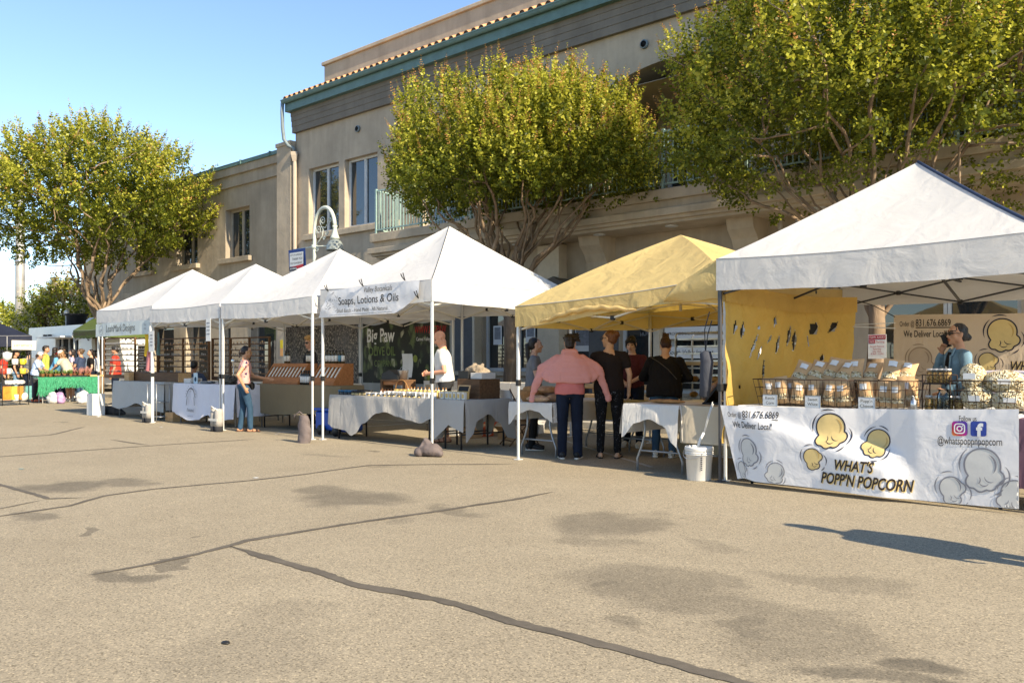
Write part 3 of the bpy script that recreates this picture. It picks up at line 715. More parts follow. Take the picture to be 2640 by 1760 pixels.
def popcorn_banner(label, s, t, x0, x1, zl, zh, mat, back, warp, rot=0, skip=None, pale=(None, None)):
    r = thing('vinyl_banner', label, 'banner', s, t, 0, rot)
    k = MB(); k.grid(90, 36, lambda u, v: warp(x0+(x1-x0)*u, v, 0)); k.build('sheet', mat, r)
    wp = lambda a, b, y: warp(a, b, y)
    Wd = x1-x0; X = lambda f: x0+Wd*f; A = 1/(zh-zl)
    def wt(a, zz, y):
        a = min(max(a, x0+.004), x1-.004); zz = min(max(zz, zl+.006), zh-.006); return warp(a, (zz-zl)*A, y)
    Z = lambda f: zl+(zh-zl)*f
    hh = zh-zl
    Kp = (('popcorn_print', m_gold, m_navyi, m_gold2), ('pale_popcorn_print', pale[0] or m_pale, pale[1] or m_palei, pale[1] or m_palei))
    for fx, fz, q, ro, stl, pk in ((.417, .72, .215, 0, 0, 0), (.572, .60, .165, -.55, 0, 0), (.366, .37, .145, .2, 1, 0), (.108, .37, .19, 0, 0, 1), (.055, .12, .13, .1, 1, 1), (.226, .14, .14, -.5, 0, 1), (.90, .37, .225, 0, 0, 1), (.812, .14, .165, .15, 1, 1), (.985, .12, .17, -.5, 0, 1)):
        nm, mf, mk, ma = Kp[pk]; gold = MB(); ink = MB(); acc = MB(); kernel(gold, ink, acc, X(fx), Z(fz), q*hh, ro, wt, style=stl)
        po = gold.build(nm, mf, r); ink.build('outline', mk, po); acc.build('shading', ma, po)
    k = MB()
    for body, fx, fe, fz, sz, kw in (('Order @', .025, .084, .845, .098, {}), ('831.676.6869', .09, .228, .845, .13, {'bold': .006}), ('We Deliver Local!', .041, .212, .70, .125, {'bold': .004}), ('Follow us', .834, .884, .875, .085, {}), ('@whatspoppnpopcorn', .771, .955, .63, .115, {})):
        k = MB(); text(k, body, X(fx), Z(fz), sz*hh, -.006, 0, wt, fit=Wd*(fe-fx), **kw)
        if body[0] == '8': stroke(k, [(X(fx), Z(.825)), (X(fe), Z(.825))], .012*hh, -.006, 0, wt)
        k.build('small_lettering', m_ink, r)
    k = MB(); k2 = MB()
    for body, fx, fe, fz, sz in (("WHAT'S", .447, .58, .265, .175), ("POPP'N POPCORN", .396, .70, .085, .19)):
        text(k, body, X(fx)+.006, Z(fz)-.006, sz*hh, -.006, 0, wt, shear=.28, bold=.03, fit=Wd*(fe-fx))
        text(k2, body, X(fx), Z(fz), sz*hh, -.009, 0, wt, shear=.28, bold=.02, fit=Wd*(fe-fx))
    k.build('gold_lettering', m_letg, r); k2.build('brush_lettering', M('print_brown', (.03, .02, .015), .5, .2, 9, 0), r)
    if back: return r
    # square camera badge and letter f badge
    i0 = X(.813); q = .155*hh; zb = Z(.72)
    def insta():
        t = NT('badge_gradient'); co = t.coord((1, 1, 1)); sp = t.n('ShaderNodeSeparateXYZ'); t.l(co, sp.inputs[0])
        f_ = t.math('ADD', t.math('MULTIPLY', t.math('SUBTRACT', sp.outputs[0], i0), 1.1/q*.55), t.math('MULTIPLY', t.math('SUBTRACT', sp.outputs[2], zb), 1/q*.6))
        return t.pr(t.ramp(f_, [(.05, (.75, .30, .03)), (.35, (.55, .03, .05)), (.65, (.35, .02, .22)), (.95, (.09, .04, .30))]), .5)
    k = MB(); flat(k, rrect(i0, i0+q, zb, zb+q, q*.2), -.006, 0, wt); bo = k.build('camera_badge', insta(), r)
    k = MB(); stroke(k, rrect(i0+q*.18, i0+q*.82, zb+q*.18, zb+q*.82, q*.18), q*.08, -.008, 0, wt, closed=True)
    stroke(k, [(i0+q*.5+q*.16*math.cos(a*PI/12), zb+q*.5+q*.16*math.sin(a*PI/12)) for a in range(24)], q*.08, -.008, 0, wt, closed=True)
    disc(k, i0+q*.69, zb+q*.69, q*.045, -.008, 0, 10, wt); k.build('camera_mark', m_white, bo)
    i1 = X(.867); k = MB(); flat(k, rrect(i1, i1+q, zb, zb+q, q*.14), -.006, 0, wt); bo = k.build('letter_badge', M('badge_blue', (.03, .06, .30), .5, .1, 6, 0), r)
    k = MB(); text(k, 'f', i1+q*.40, zb+q*.03, q*1.15, -.008, 0, wt, bold=.05); k.build('letter_mark', m_white, bo)
    return r
_sl = lambda d, w_: math.tanh(d/w_)
def bwarp(a, v, y):
    top = .835+.022*(a-.13)-.018*math.sin(PI*(a-.13)/2.81); bot = .05+.035*max(0, .55-a)+.02*math.sin(a*2.1)*.6
    if a < .55: bot += .05*math.sin(PI*(a-.13)/.42)*.3
    x = a+(.20*(1-v) if a < .5 else 0)*max(0, (.5-a)/.37)
    z = bot+(top-bot)*v
    u1 = (z-.76)+.295*(a-.45); f1 = min(1, max(0, (a-.3)/.35))*min(1, max(0, (2.12-a)/.25))
    u2 = (z-.56)+.22*(a-1.45); f2 = min(1, max(0, (a-1.25)/.3))*min(1, max(0, (2.05-a)/.2))
    f = .040*_sl(u1, .05)*f1+.034*_sl(u2, .04)*f2
    f += .009*noise.noise(Vector((a*1.3, z*2.6, 4)))+.002*noise.noise(Vector((a*6+z*3, z*9, 1)))
    f += .006*math.sin(a*38)*max(0, v-.9)*10*.3
    return (x, f+y, z)
popcorn_banner('white vinyl popcorn banner tied across the front of the popcorn table', 0, -.09, .13, 2.95, .04, .86, m_ban, False, bwarp)
zT0 = PT(2304, 815, 3.15); s0b = zT0[0]; zt_ = zT0[1]
def bwarp2(a, v, y): return (a, .02*noise.noise(Vector((a*1.1, v*2, 8)))+y, .95+(zt_-.95+.015*math.sin(a*2))*v)
popcorn_banner('tan shaded popcorn banner hung behind the woman on the phone', 0, 3.15, s0b, s0b+3.0, .95, zt_, m_banc, True, bwarp2, pale=(m_paleb, m_palebi))
# designer banner
r = thing('vinyl_banner', 'pale aqua fabric banner hung under the farthest white canopy edge', 'banner', -16.3, .08)
wv = lambda a, z, y: (a, y+.012*noise.noise(Vector((a*2, z*3, 2))), z)
k = MB(); k.grid(30, 6, lambda u, v: wv(.0+2.78*u, 1.88+.012*u+.30*v, 0)); k.build('sheet', m_banA, r)
k = MB(); text(k, 'LeahMark Designs', .58, 1.98, .235, -.006, 0, wv, shear=.12, squash=.86, bold=-.008); k.build('lettering', m_ink, r)
k = MB(); stroke(k, [(.3+.10*math.cos(a*PI/14), 2.03+.115*math.sin(a*PI/14)) for a in range(28)], .01, -.006, 0, wv, closed=True); text(k, 'LM', .225, 1.99, .1, -.006, 0, wv); text(k, 'Etsy', 2.5, 2.08, .06, -.006, 0, wv); text(k, 'shop', 2.5, 2.0, .06, -.006, 0, wv); k.build('emblem', m_grey, r)
# soap banner
r = thing('vinyl_banner', 'white soap banner tied with black cords to the bright white canopy', 'banner', -7.38, .06)
def w4(a, z, y): return (a, y+.018*noise.noise(Vector((a*2.2, z*4, 6)))+.05*max(0, .5-a)*math.sin(z*22+a*6)*.6, z)
def q4(u, v):
    a = 2.52*u; top = 2.45+.045*u+.02*math.sin(PI*u); bot = 2.03+(max(0, (a-1.95))/.57)**1.3*.27-.0*u
    xa = a+(.30*v if a < .3 else .30*v*max(0, 1-(a-.3)/.8)); return w4(xa, bot+(top-bot)*v, 0)
k = MB(); k.grid(40, 10, q4); k.build('sheet', m_ban, r)
k = MB()
text(k, 'Soaps, Lotions & Oils', .56, 2.215, .178, -.006, 0, w4, squash=.97, bold=.002); k.build('lettering', m_ink, r)
k = MB(); text(k, 'Valley Botanicals', 1.2, 2.385, .115, -.006, 0, w4, shear=.25, squash=.9); text(k, 'Small Batch - Hand Made - All Natural', .50, 2.09, .088, -.006, 0, w4, squash=.95); stroke(k, [(.3, 2.055), (1.9, 2.055)], .006, -.006, 0, w4); k.build('small_lettering', M('ink_grey', (.10, .10, .10), .6, .2, 6, 0), r)
k = MB()
for i in range(26):
    a0 = RN.uniform(.2, .55); z0 = RN.uniform(2.12, 2.4); stroke(k, [(a0, z0), (a0+RN.uniform(-.05, .08), z0+RN.uniform(-.03, .05))], .012, -.006, 0, w4, taper=True)
k.build('leaf_print', m_grey, r)
for a, z in ((.28, 2.5), (1.2, 2.53), (2.2, 2.56), (2.5, 2.28)):
    k = MB(); k.tube([(a, .0, z-.05), (a-.02, -.04, z), (a-.04, -.05, z+.05)], .008, 5); k.tube([(a, .0, z-.05), (a+.03, -.04, z-.02), (a+.01, -.05, z+.06)], .008, 5); k.build('cord', m_plast, r)
# backdrops
def granite():
    t = NT('print_granite'); co = t.coord((1, 1, .7)); a = t.vor(46, co, 'Color'); sp = t.n('ShaderNodeSeparateColor'); t.l(a, sp.inputs[0])
    c = t.ramp(sp.outputs[0], [(0, (.012, .012, .015)), (.45, (.07, .068, .066)), (.75, (.16, .14, .12)), (1, (.40, .36, .30))]); b = t.noise(1.4, co, 3)
    c = t.mix(t.ramp(b, [(.45, (0, 0, 0)), (.7, (.8, .8, .8))]), c, (.13, .13, .14)); return t.pr(c, .6)
def leaves_print():
    t = NT('print_leaves'); co = t.coord((1, 1, .6), rot=(0, .6, 0)); co2 = t.coord((1, 1, .5), rot=(0, -.7, 0))
    a = t.vor(9, co, 'Color'); sp = t.n('ShaderNodeSeparateColor'); t.l(a, sp.inputs[0]); b = t.vor(7, co2, 'Distance')
    c = t.ramp(sp.outputs[0], [(0, (.01, .014, .008)), (.45, (.035, .05, .022)), (.75, (.12, .16, .06)), (1, (.42, .42, .30))])
    c = t.mix(t.ramp(b, [(.3, (0, 0, 0)), (.6, (1, 1, 1))]), c, (.012, .014, .01)); return t.pr(c, .5)
sg, zg = PT(735, 850, 3.3); 
r = thing('printed_backdrop', 'dark speckled stone-print sheet hanging behind the blond vendor', 'backdrop', -13.3, 3.25)
k = MB(); k.grid(30, 12, lambda u, v: (2.8*u+.06, .02*noise.noise(Vector((u*4, v*2, 1))), .8+1.32*v)); k.build('sheet', granite(), r)
r = thing('printed_backdrop', 'dark olive-leaf banner lettered for an olive oil company', 'backdrop', -10.35, 3.25)
def w3(a, z, y): return (a, y+.02*noise.noise(Vector((a*2.2, z*2, 3))), z)
k = MB(); k.grid(44, 14, lambda u, v: w3(.06+2.72*u, .85+(1.27-.05*abs(math.sin(u*PI*3.5)))*v, 0)); k.build('sheet', leaves_print(), r)
k = MB(); text(k, 'Big Paw', .22, 1.72, .40, -.008, 0, w3, squash=.72, bold=.02); k.build('white_lettering', m_white, r)
k = MB(); text(k, 'OLIVE OIL', .28, 1.43, .27, -.008, 0, w3, squash=.72, bold=.008); text(k, 'COMPANY', .45, 1.2, .19, -.008, 0, w3, squash=.72); k.build('green_lettering', M('print_olive', (.15, .21, .06), .5, .2, 6, 0), r)
k = MB(); text(k, 'WWW.BIGPAW', 1.75, 1.87, .21, -.008, 0, w3, squash=.62, shear=.1); k.build('red_lettering', M('print_red', (.40, .02, .02), .5, .2, 6, 0), r)
k = MB(); text(k, 'Carmel Valley Road', 1.8, 1.72, .105, -.008, 0, w3, squash=.7); text(k, '831-4545', 2.35, 1.6, .09, -.008, 0, w3, squash=.7); k.build('small_lettering', m_white, r)
k = MB()
for (ox_, oz_, rr) in ((1.62, 1.32, .075), (1.78, 1.36, .065), (2.5, 1.45, .07), (2.2, .98, .06)): disc(k, ox_, oz_, rr*1.15, -.008, 0, 18, w3, rx=rr)
k.build('olive_print', M('print_olive_fruit', (.22, .26, .05), .5, .3, 9, 0), r)
# torn yellow side sheet
k = MB(); NU, NVV = 150, 100; HO = []
for (px, py, a, b, ro) in ((1889, 817, .11, .045, .5), (1911, 841, .02, .05, -.2), (1926, 847, .025, .06, -.2), (1999, 823, .03, .045, -.6), (1953, 888, .015, .10, -.5), (1986, 869, .012, .05, -.7), (2006, 884, .03, .07, -.25), (2040, 861, .035, .085, -.6), (2053, 872, .04, .09, -.5), (2099, 843, .07, .05, .7), (2136, 841, .09, .035, .5),
                          (1968, 906, .02, .06, -.4), (1979, 952, .022, .08, .05), (1888, 890, .01, .04, -.2), (1922, 995, .012, .03, 0), (2087, 874, .01, .04, 0), (1963, 840, .02, .012, .4), (2118, 922, .05, .03, .3), (2085, 945, .03, .02, .4)):
    v = Vector(((px-CX)/FPX, 1, 0)); Y = (.2+ORG.dot(RV))/v.dot(RV); ht_ = (v*Y-ORG).dot(NV)
    if .2 < ht_ < 2.95: HO.append((ht_, HCAM+(HY-py)/FPX*Y, a, b, ro))
def side(t_, z): return (.09+.06*t_+.07*noise.noise(Vector((t_*1.2, z*1.4, 2)))+.03*math.sin(t_*2.2)+.025*noise.noise(Vector((t_*4-z*2, z*3.5, 7)))+.012*noise.noise(Vector((t_*9+z*6, z*8, 1)))+.06*max(0, t_-2.4), t_, z)
vs = []; fs = []
for j in range(NVV+1):
    for i in range(NU+1): vs.append(side(.08+3.0*i/NU, .22+(1.92-.03*math.sin(PI*i/NU))*j/NVV))
for j in range(NVV):
    for i in range(NU):
        t_ = .08+3.0*(i+.5)/NU; z = .22+1.92*(j+.5)/NVV; hit = False
        for (ht, hz, a, b, ro) in HO:
            dx, dz = t_-ht, z-hz; c, s_ = math.cos(ro), math.sin(ro); x1 = (dx*c+dz*s_)/(a*1.6); z1 = (-dx*s_+dz*c)/(b*1.6)
            if abs(x1)+abs(z1)*.9+.25*noise.noise(Vector((dx*40, dz*40, ht))) < 1: hit = True; break
        if z < .35+.15*noise.noise(Vector((t_*3, 0, 0))) or hit: continue
        q = j*(NU+1)+i; fs.append((q, q+1, q+NU+2, q+NU+1))
k.add(vs, fs, 0, True)
k.grid(60, 2, lambda u, v: (side(.08+3.0*u, 2.0)[0]+.014, .08+3.0*u, 1.95+.20*v-.05*math.sin(PI*u)))
tornsheet = solo(k, 'side_sheet', fabric('sheet_amber', (.62, .42, .115), .75, .34, .9, .10, (2, 2, 2), (.72, .43, .05)), 'torn amber cloth side wall full of holes beside the popcorn stall', 'side wall', 0, 0)
m_holed = M('hole_shade', (.022, .019, .015), .9, .3, 6, .1)  # near-black patches added behind the holes, painting the shade seen through them
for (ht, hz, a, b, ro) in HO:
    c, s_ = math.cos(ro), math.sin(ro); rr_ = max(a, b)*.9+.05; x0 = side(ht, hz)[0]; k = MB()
    k.grid(4, 4, lambda u, v: (side(ht+(2*u-1)*a*1.5*c-(2*v-1)*b*1.5*s_, hz+(2*u-1)*a*1.5*s_+(2*v-1)*b*1.5*c)[0]-.02, ht+(2*u-1)*a*1.5*c-(2*v-1)*b*1.5*s_, hz+(2*u-1)*a*1.5*s_+(2*v-1)*b*1.5*c)); k.build('hole_shade_patch', m_holed, tornsheet)
# ================================================================ people
def remesh(mb, vox, smooth=4, fac=.5):
    me = mb.mesh('b', []); o = bpy.data.objects.new('b', me)
    m = o.modifiers.new('r', 'REMESH'); m.mode = 'VOXEL'; m.voxel_size = vox; m.use_smooth_shade = True
    if smooth:
        s = o.modifiers.new('s', 'SMOOTH'); s.factor = fac; s.iterations = smooth
    res, d = evaluated(o); bpy.data.meshes.remove(d); return res
def shade(me):
    me.polygons.foreach_set('use_smooth', [True]*len(me.polygons))
def ripple(me, amp, sc_=9, st=(1, 1, .45), seed=0):
    me.update(); off = Vector((seed*3.1, seed*1.7, seed))
    for v in me.vertices:
        p = v.co; q = Vector((p.x*st[0], p.y*st[1], p.z*st[2]))*sc_+off
        v.co = p+v.normal*(amp*(noise.noise(q)+.5*noise.noise(q*2.3)))
    me.update()
_SK = {}
def skin(col):
    if col not in _SK:
        t = NT('skin'); co = t.coord(); a = t.noise(14, co, 4, .6)
        p = t.n('ShaderNodeBsdfPrincipled'); t.l(t.ramp(a, [(.3, S(col, .9)), (.7, S(col, 1.08))]), p.inputs['Base Color'])
        p.inputs['Roughness'].default_value = .52; p.inputs['Specular IOR Level'].default_value = .3
        p.inputs['Subsurface Weight'].default_value = .08; p.inputs['Subsurface Radius'].default_value = (.02, .008, .005)
        t.l(p.outputs[0], t.out.inputs[0])
        _SK[col] = (t.m, M('lips%d' % len(_SK), (col[0]*.75, col[1]*.42, col[2]*.40), .45, .1, 20, 0))
    return _SK[col]
m_eye = M('eye_dark', (.012, .009, .007), .3, .1, 9, 0)
_HR = {}
def hairmat(col):
    if col not in _HR:
        t = NT('hair'); co = t.coord((1, 1, .25)); a = t.noise(60, co, 4, .65)
        c = t.ramp(a, [(.3, S(col, .45)), (.72, S(col, 1.7))]); _HR[col] = t.pr(c, .45, 0, .4, a, .8, .01)
    return _HR[col]
PALE, TAN, BROWN = (.56, .33, .22), (.44, .24, .14), (.26, .13, .075)
def person(label, s, t, face, h=1.65, wid=1.0, lean=0, yaw=0, pitch=0, skin_c=TAN, hair=(.015, .01, .008), style='short', top=None, slv=.45, loose=0, hem=.90,
           bot=None, crop=0, bw=1.0, shoe=None, sandal=False, el=None, er=None, wl=None, wr=None, stance=None, vox=.0095, seat=0, z=0, extra=None, curl=.8, curlL=None, neckopen=0, bald=False, shorts=False, group=None):
    r = thing('person', label, 'person', s, t, z, face-90, group)
    k_ = h/1.70; V = lambda x, y, zz: Vector((x*wid*k_, y*k_, zz*k_)); Vn = lambda x, y, zz: Vector((x*k_, y*k_, zz*k_))
    La = math.radians(lean); hipz = .95-seat
    def up(p):                                                   # lean the upper body about the pelvis
        q = p-Vn(0, 0, hipz); c, s_ = math.cos(La), math.sin(La)
        return Vector((q.x, q.y*c+q.z*s_, -q.y*s_+q.z*c))+Vn(0, 0, hipz)
    U = lambda x, y, zz: up(V(x, y, zz-seat)); Un = lambda x, y, zz: up(Vn(x, y, zz-seat))
    st = stance or {}
    hip = [V(-.088, 0, hipz-.03), V(.088, 0, hipz-.03)]
    kn = [Vn(*st.get('kl', (-.095*wid, .02, .48))), Vn(*st.get('kr', (.095*wid, .02, .48)))]
    an = [Vn(*st.get('al', (-.10*wid, -.02, .085))), Vn(*st.get('ar', (.10*wid, -.02, .085)))]
    ty = [math.radians(st.get('tl', 10)), math.radians(st.get('tr', -10))]
    sh = [U(-.172, -.005, 1.362), U(.172, -.005, 1.362)]
    E_ = [Vn(*el) if el else U(-.235, -.03, 1.11), Vn(*er) if er else U(.235, -.03, 1.11)]
    Wr = [Vn(*wl) if wl else U(-.25, .05, .87), Vn(*wr) if wr else U(.25, .05, .87)]
    nb = Un(0, -.015, 1.425); hc = Un(0, .015, 1.585)
    HM = Matrix.Translation(hc) @ Matrix.Rotation(-La*.35, 4, 'X') @ Matrix.Rotation(math.radians(yaw), 4, 'Z') @ Matrix.Rotation(-math.radians(pitch), 4, 'X') @ Matrix.Scale(k_, 4)
    Hp = lambda x, y, zz: HM @ Vector((x, y, zz))
    rx = Matrix.Rotation(-La, 4, 'X')
    # ---- body: one continuous surface
    b = MB(); R_ = lambda x: x*k_; Rw = lambda a, c: (a*wid*k_, c*k_*(.55+.45*wid))
    def torso(m, g=0.0, lo=.86, hi=1.44, belly=0):
        prof = [(.86, .158, .105, 0), (.93, .168, .118, -.005), (1.0, .155, .108, 0), (1.08, .140+belly*.25, .100+belly, .006), (1.18, .148+belly*.15, .105+belly*.6, .01), (1.28, .165, .110, .008), (1.35, .155, .092, -.004), (1.395, .105, .070, -.012), (1.44, .06, .055, -.015)]
        prof = [p for p in prof if lo-.001 <= p[0] <= hi+.001]
        pts = [U(0, p[3], p[0]) for p in prof]; rad = [Rw(p[1]+g, p[2]+g) for p in prof]
        m.tube(pts, rad, 20, up=(1, 0, 0))
    torso(b)
    b.cap(nb, Hp(0, -.015, -.06), R_(.056), R_(.052))
    for i in (0, 1):
        sg_ = -1 if i == 0 else 1
        b.cap(U(sg_*.06, -.012, 1.385), sh[i], R_(.045), R_(.050)); b.cap(sh[i], E_[i], R_(.047), R_(.036)); b.cap(E_[i], Wr[i], R_(.037), R_(.025))
        cl = .82 if bot is not None else 1; c2 = 1 if shorts or crop > .3 else cl
        b.cap(hip[i], kn[i], Rw(.082*cl, .088*cl), R_(.054*cl)); b.cap(kn[i], an[i], R_(.054*c2), R_(.036)); b.cap(kn[i].lerp(an[i], .28)+Vn(0, -.018*c2, 0), kn[i].lerp(an[i], .5)+Vn(0, -.01, 0), R_(.048*c2), R_(.036*c2))
        d = Vector((-math.sin(ty[i]), math.cos(ty[i]), 0)); f0 = an[i]-Vn(0, 0, .04)-d*R_(.035); f1 = Vector((an[i].x, an[i].y, R_(.024)))+d*R_(.15)
        b.cap(Vector((f0.x, f0.y, R_(.035)))+Vn(0, 0, .0), f1, R_(.034), (R_(.036), R_(.020)))
        # hand: palm, four bent fingers and a thumb
        d = (Wr[i]-E_[i]).normalized(); side_ = Vector((-sg_, .25, 0)); pn = (side_-d*side_.dot(d))
        pn = pn.normalized() if pn.length > .2 else Vector((0, 0, -1)); ac = d.cross(pn).normalized()*(1 if i else 1)
        if (ac.dot(Vector((0, 1, .3)))) < 0: ac = -ac                 # towards the thumb edge
        c0 = Wr[i]; pc = c0+d*R_(.075); b.cap(c0+d*R_(.005), c0+d*R_(.05), (R_(.024), R_(.019)), (R_(.030), R_(.019)))
        for f in (-1, 0, 1): b.cap(c0+d*R_(.03)+ac*R_(.012*f), pc+ac*R_(.021*f), R_(.015), R_(.0135), 8)
        cu = (curlL if (i == 0 and curlL is not None) else curl)
        for f, ln in ((1.5, .068), (.5, .078), (-.5, .072), (-1.5, .056)):
            q0 = pc+ac*R_(.0165*f); a1 = cu*.55; a2 = cu*1.25
            d1 = d*math.cos(a1)+pn*math.sin(a1); d2 = d*math.cos(a2)+pn*math.sin(a2)
            q1 = q0+d1*R_(ln*.55); q2 = q1+d2*R_(ln*.5); ff = .0092 if vox < .011 else .0115
            b.cap(q0-d*R_(.02), q1, R_(ff), R_(ff), 7); b.cap(q1, q2, R_(ff), R_(ff*.85), 7)
        t0 = c0+d*R_(.022)+ac*R_(.022); t1_ = t0+(d*.6+ac*.75+pn*.35).normalized()*R_(.036); b.cap(t0, t1_, R_(.0125), R_(.011), 7); b.cap(t1_, t1_+(d*.85+ac*.2+pn*.5).normalized()*R_(.028), R_(.011), R_(.009), 7)
    b.cap(V(0, 0, hipz-.06), V(0, 0, hipz+.02), Rw(.125, .08), Rw(.13, .085))
    hd = MB()
    hd.ell((0, -.014, .032), .073, .092, .085); hd.cap((0, .03, .0), (0, .044, -.062), .060, .043); hd.cap((-.03, .01, -.045), (.03, .01, -.045), .045, .045)
    hd.cap((0, .083, .018), (0, .103, -.016), .0095, .0145, 8); hd.cap((-.012, .092, -.018), (.012, .092, -.018), .010, .010, 8)
    hd.cap((-.034, .062, .043), (.034, .062, .043), .018, .018, 8); hd.cap((-.018, .083, -.05), (.018, .083, -.05), .011, .011, 8); hd.cap((0, .072, -.088), (0, .078, -.088), .02, .017, 8)
    for sg_ in (-1, 1): hd.ell((sg_*.074, -.008, -.003), .011, .02, .031); hd.ell((sg_*.042, .055, -.02), .024, .022, .02)
    b.add(hd.v, hd.f, 0, False, HM)
    me = remesh(b, vox*1.0, 3, .45); shade(me)
    ms, ml = skin(skin_c)
    for m in (ms, m_eye, ml, hairmat(hair)): me.materials.append(m)
    inv = HM.inverted()
    for p in me.polygons:
        if (p.center-hc).length > .16*k_: continue
        q = inv @ p.center
        if q.y < .035: continue
        ax = abs(q.x)
        if ((ax-.031)/.017)**2+((q.z-.016)/.0075)**2 < 1: p.material_index = 1
        elif ((ax-.032)/.023)**2+((q.z-.041-.1*(.03-ax)*0)/.0055)**2 < 1: p.material_index = 3
        elif (q.x/.025)**2+((q.z+.051)/.009)**2 < 1 and q.y > .06: p.material_index = 2
    part(me, 'body', r)
    cv = vox*1.25
    # ---- trousers
    if bot is not None:
        m = MB()
        pr_ = [(.84, .150, .11), (.92, .172, .128), (.99, .164, .118)]
        m.tube([U(0, 0, p[0]) for p in pr_], [Rw(p[1], p[2]) for p in pr_], 20, up=(1, 0, 0))
        for i in (0, 1):
            m.cap(hip[i]+Vn(0, 0, .0), kn[i], Rw(.093, .100), R_(.064*bw))
            if not shorts:
                e = kn[i].lerp(an[i], 1-crop) - Vn(0, 0, .02*(1-crop)); m.cap(kn[i], e, R_(.064*bw), R_(.05*bw+.004))
            m.cap(hip[i]+V(-.03*(1 if i else -1), 0, -.03), hip[i]+V(-.03*(1 if i else -1), 0, .03), Rw(.09, .105), Rw(.09, .105))
            m.cap(hip[i]+Vn(0, -.05, -.02), hip[i]+Vn(0, -.04, -.07), R_(.07), R_(.06))
        me = remesh(m, cv, 3); ripple(me, .006, 11, (1, 1, .7), s); shade(me); me.materials.append(bot); part(me, 'trousers', r)
    # ---- shirt or jumper
    if top is not None:
        m = MB(); torso(m, .014+loose, max(.86, 0), 1.405 if not neckopen else 1.36)
        if hem > .88:                                              # cut the torso at the hem
            m = MB(); prof = [(hem, .165+loose*1.2, .122+loose*1.2), (hem+.07, .165+loose*1.2, .12+loose), (1.08, .155+loose, .115+loose), (1.18, .16+loose, .118+loose), (1.28, .174+loose*.6, .122+loose*.5), (1.35, .166, .106), (1.395, .118, .083), (1.428, .075, .068)]
            m.tube([U(0, .004, p[0]) for p in prof], [Rw(p[1], p[2]) for p in prof], 22, up=(1, 0, 0))
        else:
            prof = [(hem, .178+loose*1.3, .13+loose*1.3), (.95, .182+loose*1.3, .132+loose*1.2)]+[(1.08, .160+loose, .118+loose), (1.18, .162+loose, .118+loose), (1.28, .174+loose*.6, .122+loose*.5), (1.35, .166, .106), (1.395, .118, .083), (1.428, .075, .068)]
            m = MB(); m.tube([U(0, .004, p[0]) for p in prof], [Rw(p[1], p[2]) for p in prof], 22, up=(1, 0, 0))
        for i in (0, 1):
            sg_ = -1 if i == 0 else 1
            m.cap(U(sg_*.06, -.012, 1.383), sh[i], R_(.056), R_(.060))
            if slv > 0:
                e = sh[i].lerp(E_[i], min(1, slv)); m.cap(sh[i], e, R_(.060+loose*.3), R_(.058-.008*slv+loose*.5))
            if slv > 1:
                e2 = E_[i].lerp(Wr[i], slv-1); m.cap(E_[i], e2, R_(.05+loose*.5), R_(.038+loose*.4))
        me = remesh(m, cv, 3); ripple(me, .009+loose*.14, 7, (1, 1, .55), t+s); ripple(me, .0035, 22, (1.2, 1.2, .7), t); shade(me); me.materials.append(top); part(me, 'shirt', r)
    # ---- shoes
    if shoe is not None:
        for i in (0, 1):
            d = Vector((-math.sin(ty[i]), math.cos(ty[i]), 0)); sx = Vector((d.y, -d.x, 0)); base = Vector((an[i].x, an[i].y, 0))
            m = MB()
            if sandal:
                m.tube([base-d*R_(.075)+Vn(0, 0, .008), base+d*R_(.02)+Vn(0, 0, .008), base+d*R_(.12)+Vn(0, 0, .008), base+d*R_(.19)+Vn(0, 0, .008)], [(R_(.03), R_(.009)), (R_(.036), R_(.009)), (R_(.045), R_(.009)), (R_(.022), R_(.009))], 12, up=sx)
                for f, hh in ((.11, .052), (.04, .07)): m.tube([base+d*R_(f)-sx*R_(.042)+Vn(0, 0, .012), base+d*R_(f+.01)-sx*R_(.02)+Vn(0, 0, hh*.9), base+d*R_(f+.01)+sx*R_(.02)+Vn(0, 0, hh*.9), base+d*R_(f)+sx*R_(.042)+Vn(0, 0, .012)], R_(.008), 6)
                o = m.build('sandal', shoe, r)
            else:
                m.tube([base-d*R_(.085)+Vn(0, 0, .05), base-d*R_(.07)+Vn(0, 0, .055), base+Vn(0, 0, .062), base+d*R_(.06)+Vn(0, 0, .055), base+d*R_(.13)+Vn(0, 0, .042), base+d*R_(.185)+Vn(0, 0, .034), base+d*R_(.20)+Vn(0, 0, .03)],
                       [(R_(.02), R_(.03)), (R_(.036), R_(.046)), (R_(.042), R_(.052)), (R_(.044), R_(.045)), (R_(.049), R_(.034)), (R_(.036), R_(.024)), (R_(.012), R_(.012))], 14, up=sx)
                o = m.build('shoe', shoe, r); m = MB()
                m.tube([base-d*R_(.09)+Vn(0, 0, .012), base-d*R_(.07)+Vn(0, 0, .012), base+d*R_(.03)+Vn(0, 0, .012), base+d*R_(.13)+Vn(0, 0, .012), base+d*R_(.19)+Vn(0, 0, .012), base+d*R_(.205)+Vn(0, 0, .012)], [(R_(.02), R_(.012)), (R_(.038), R_(.012)), (R_(.042), R_(.012)), (R_(.051), R_(.012)), (R_(.036), R_(.012)), (R_(.014), R_(.012))], 14, up=sx)
                m.build('sole', m_sole.get(shoe.name, m_plast), o)
    # ---- hair
    hm = MB(); H = lambda c, rx_, ry_=None, rz_=None: hm.ell(c, rx_, ry_, rz_)
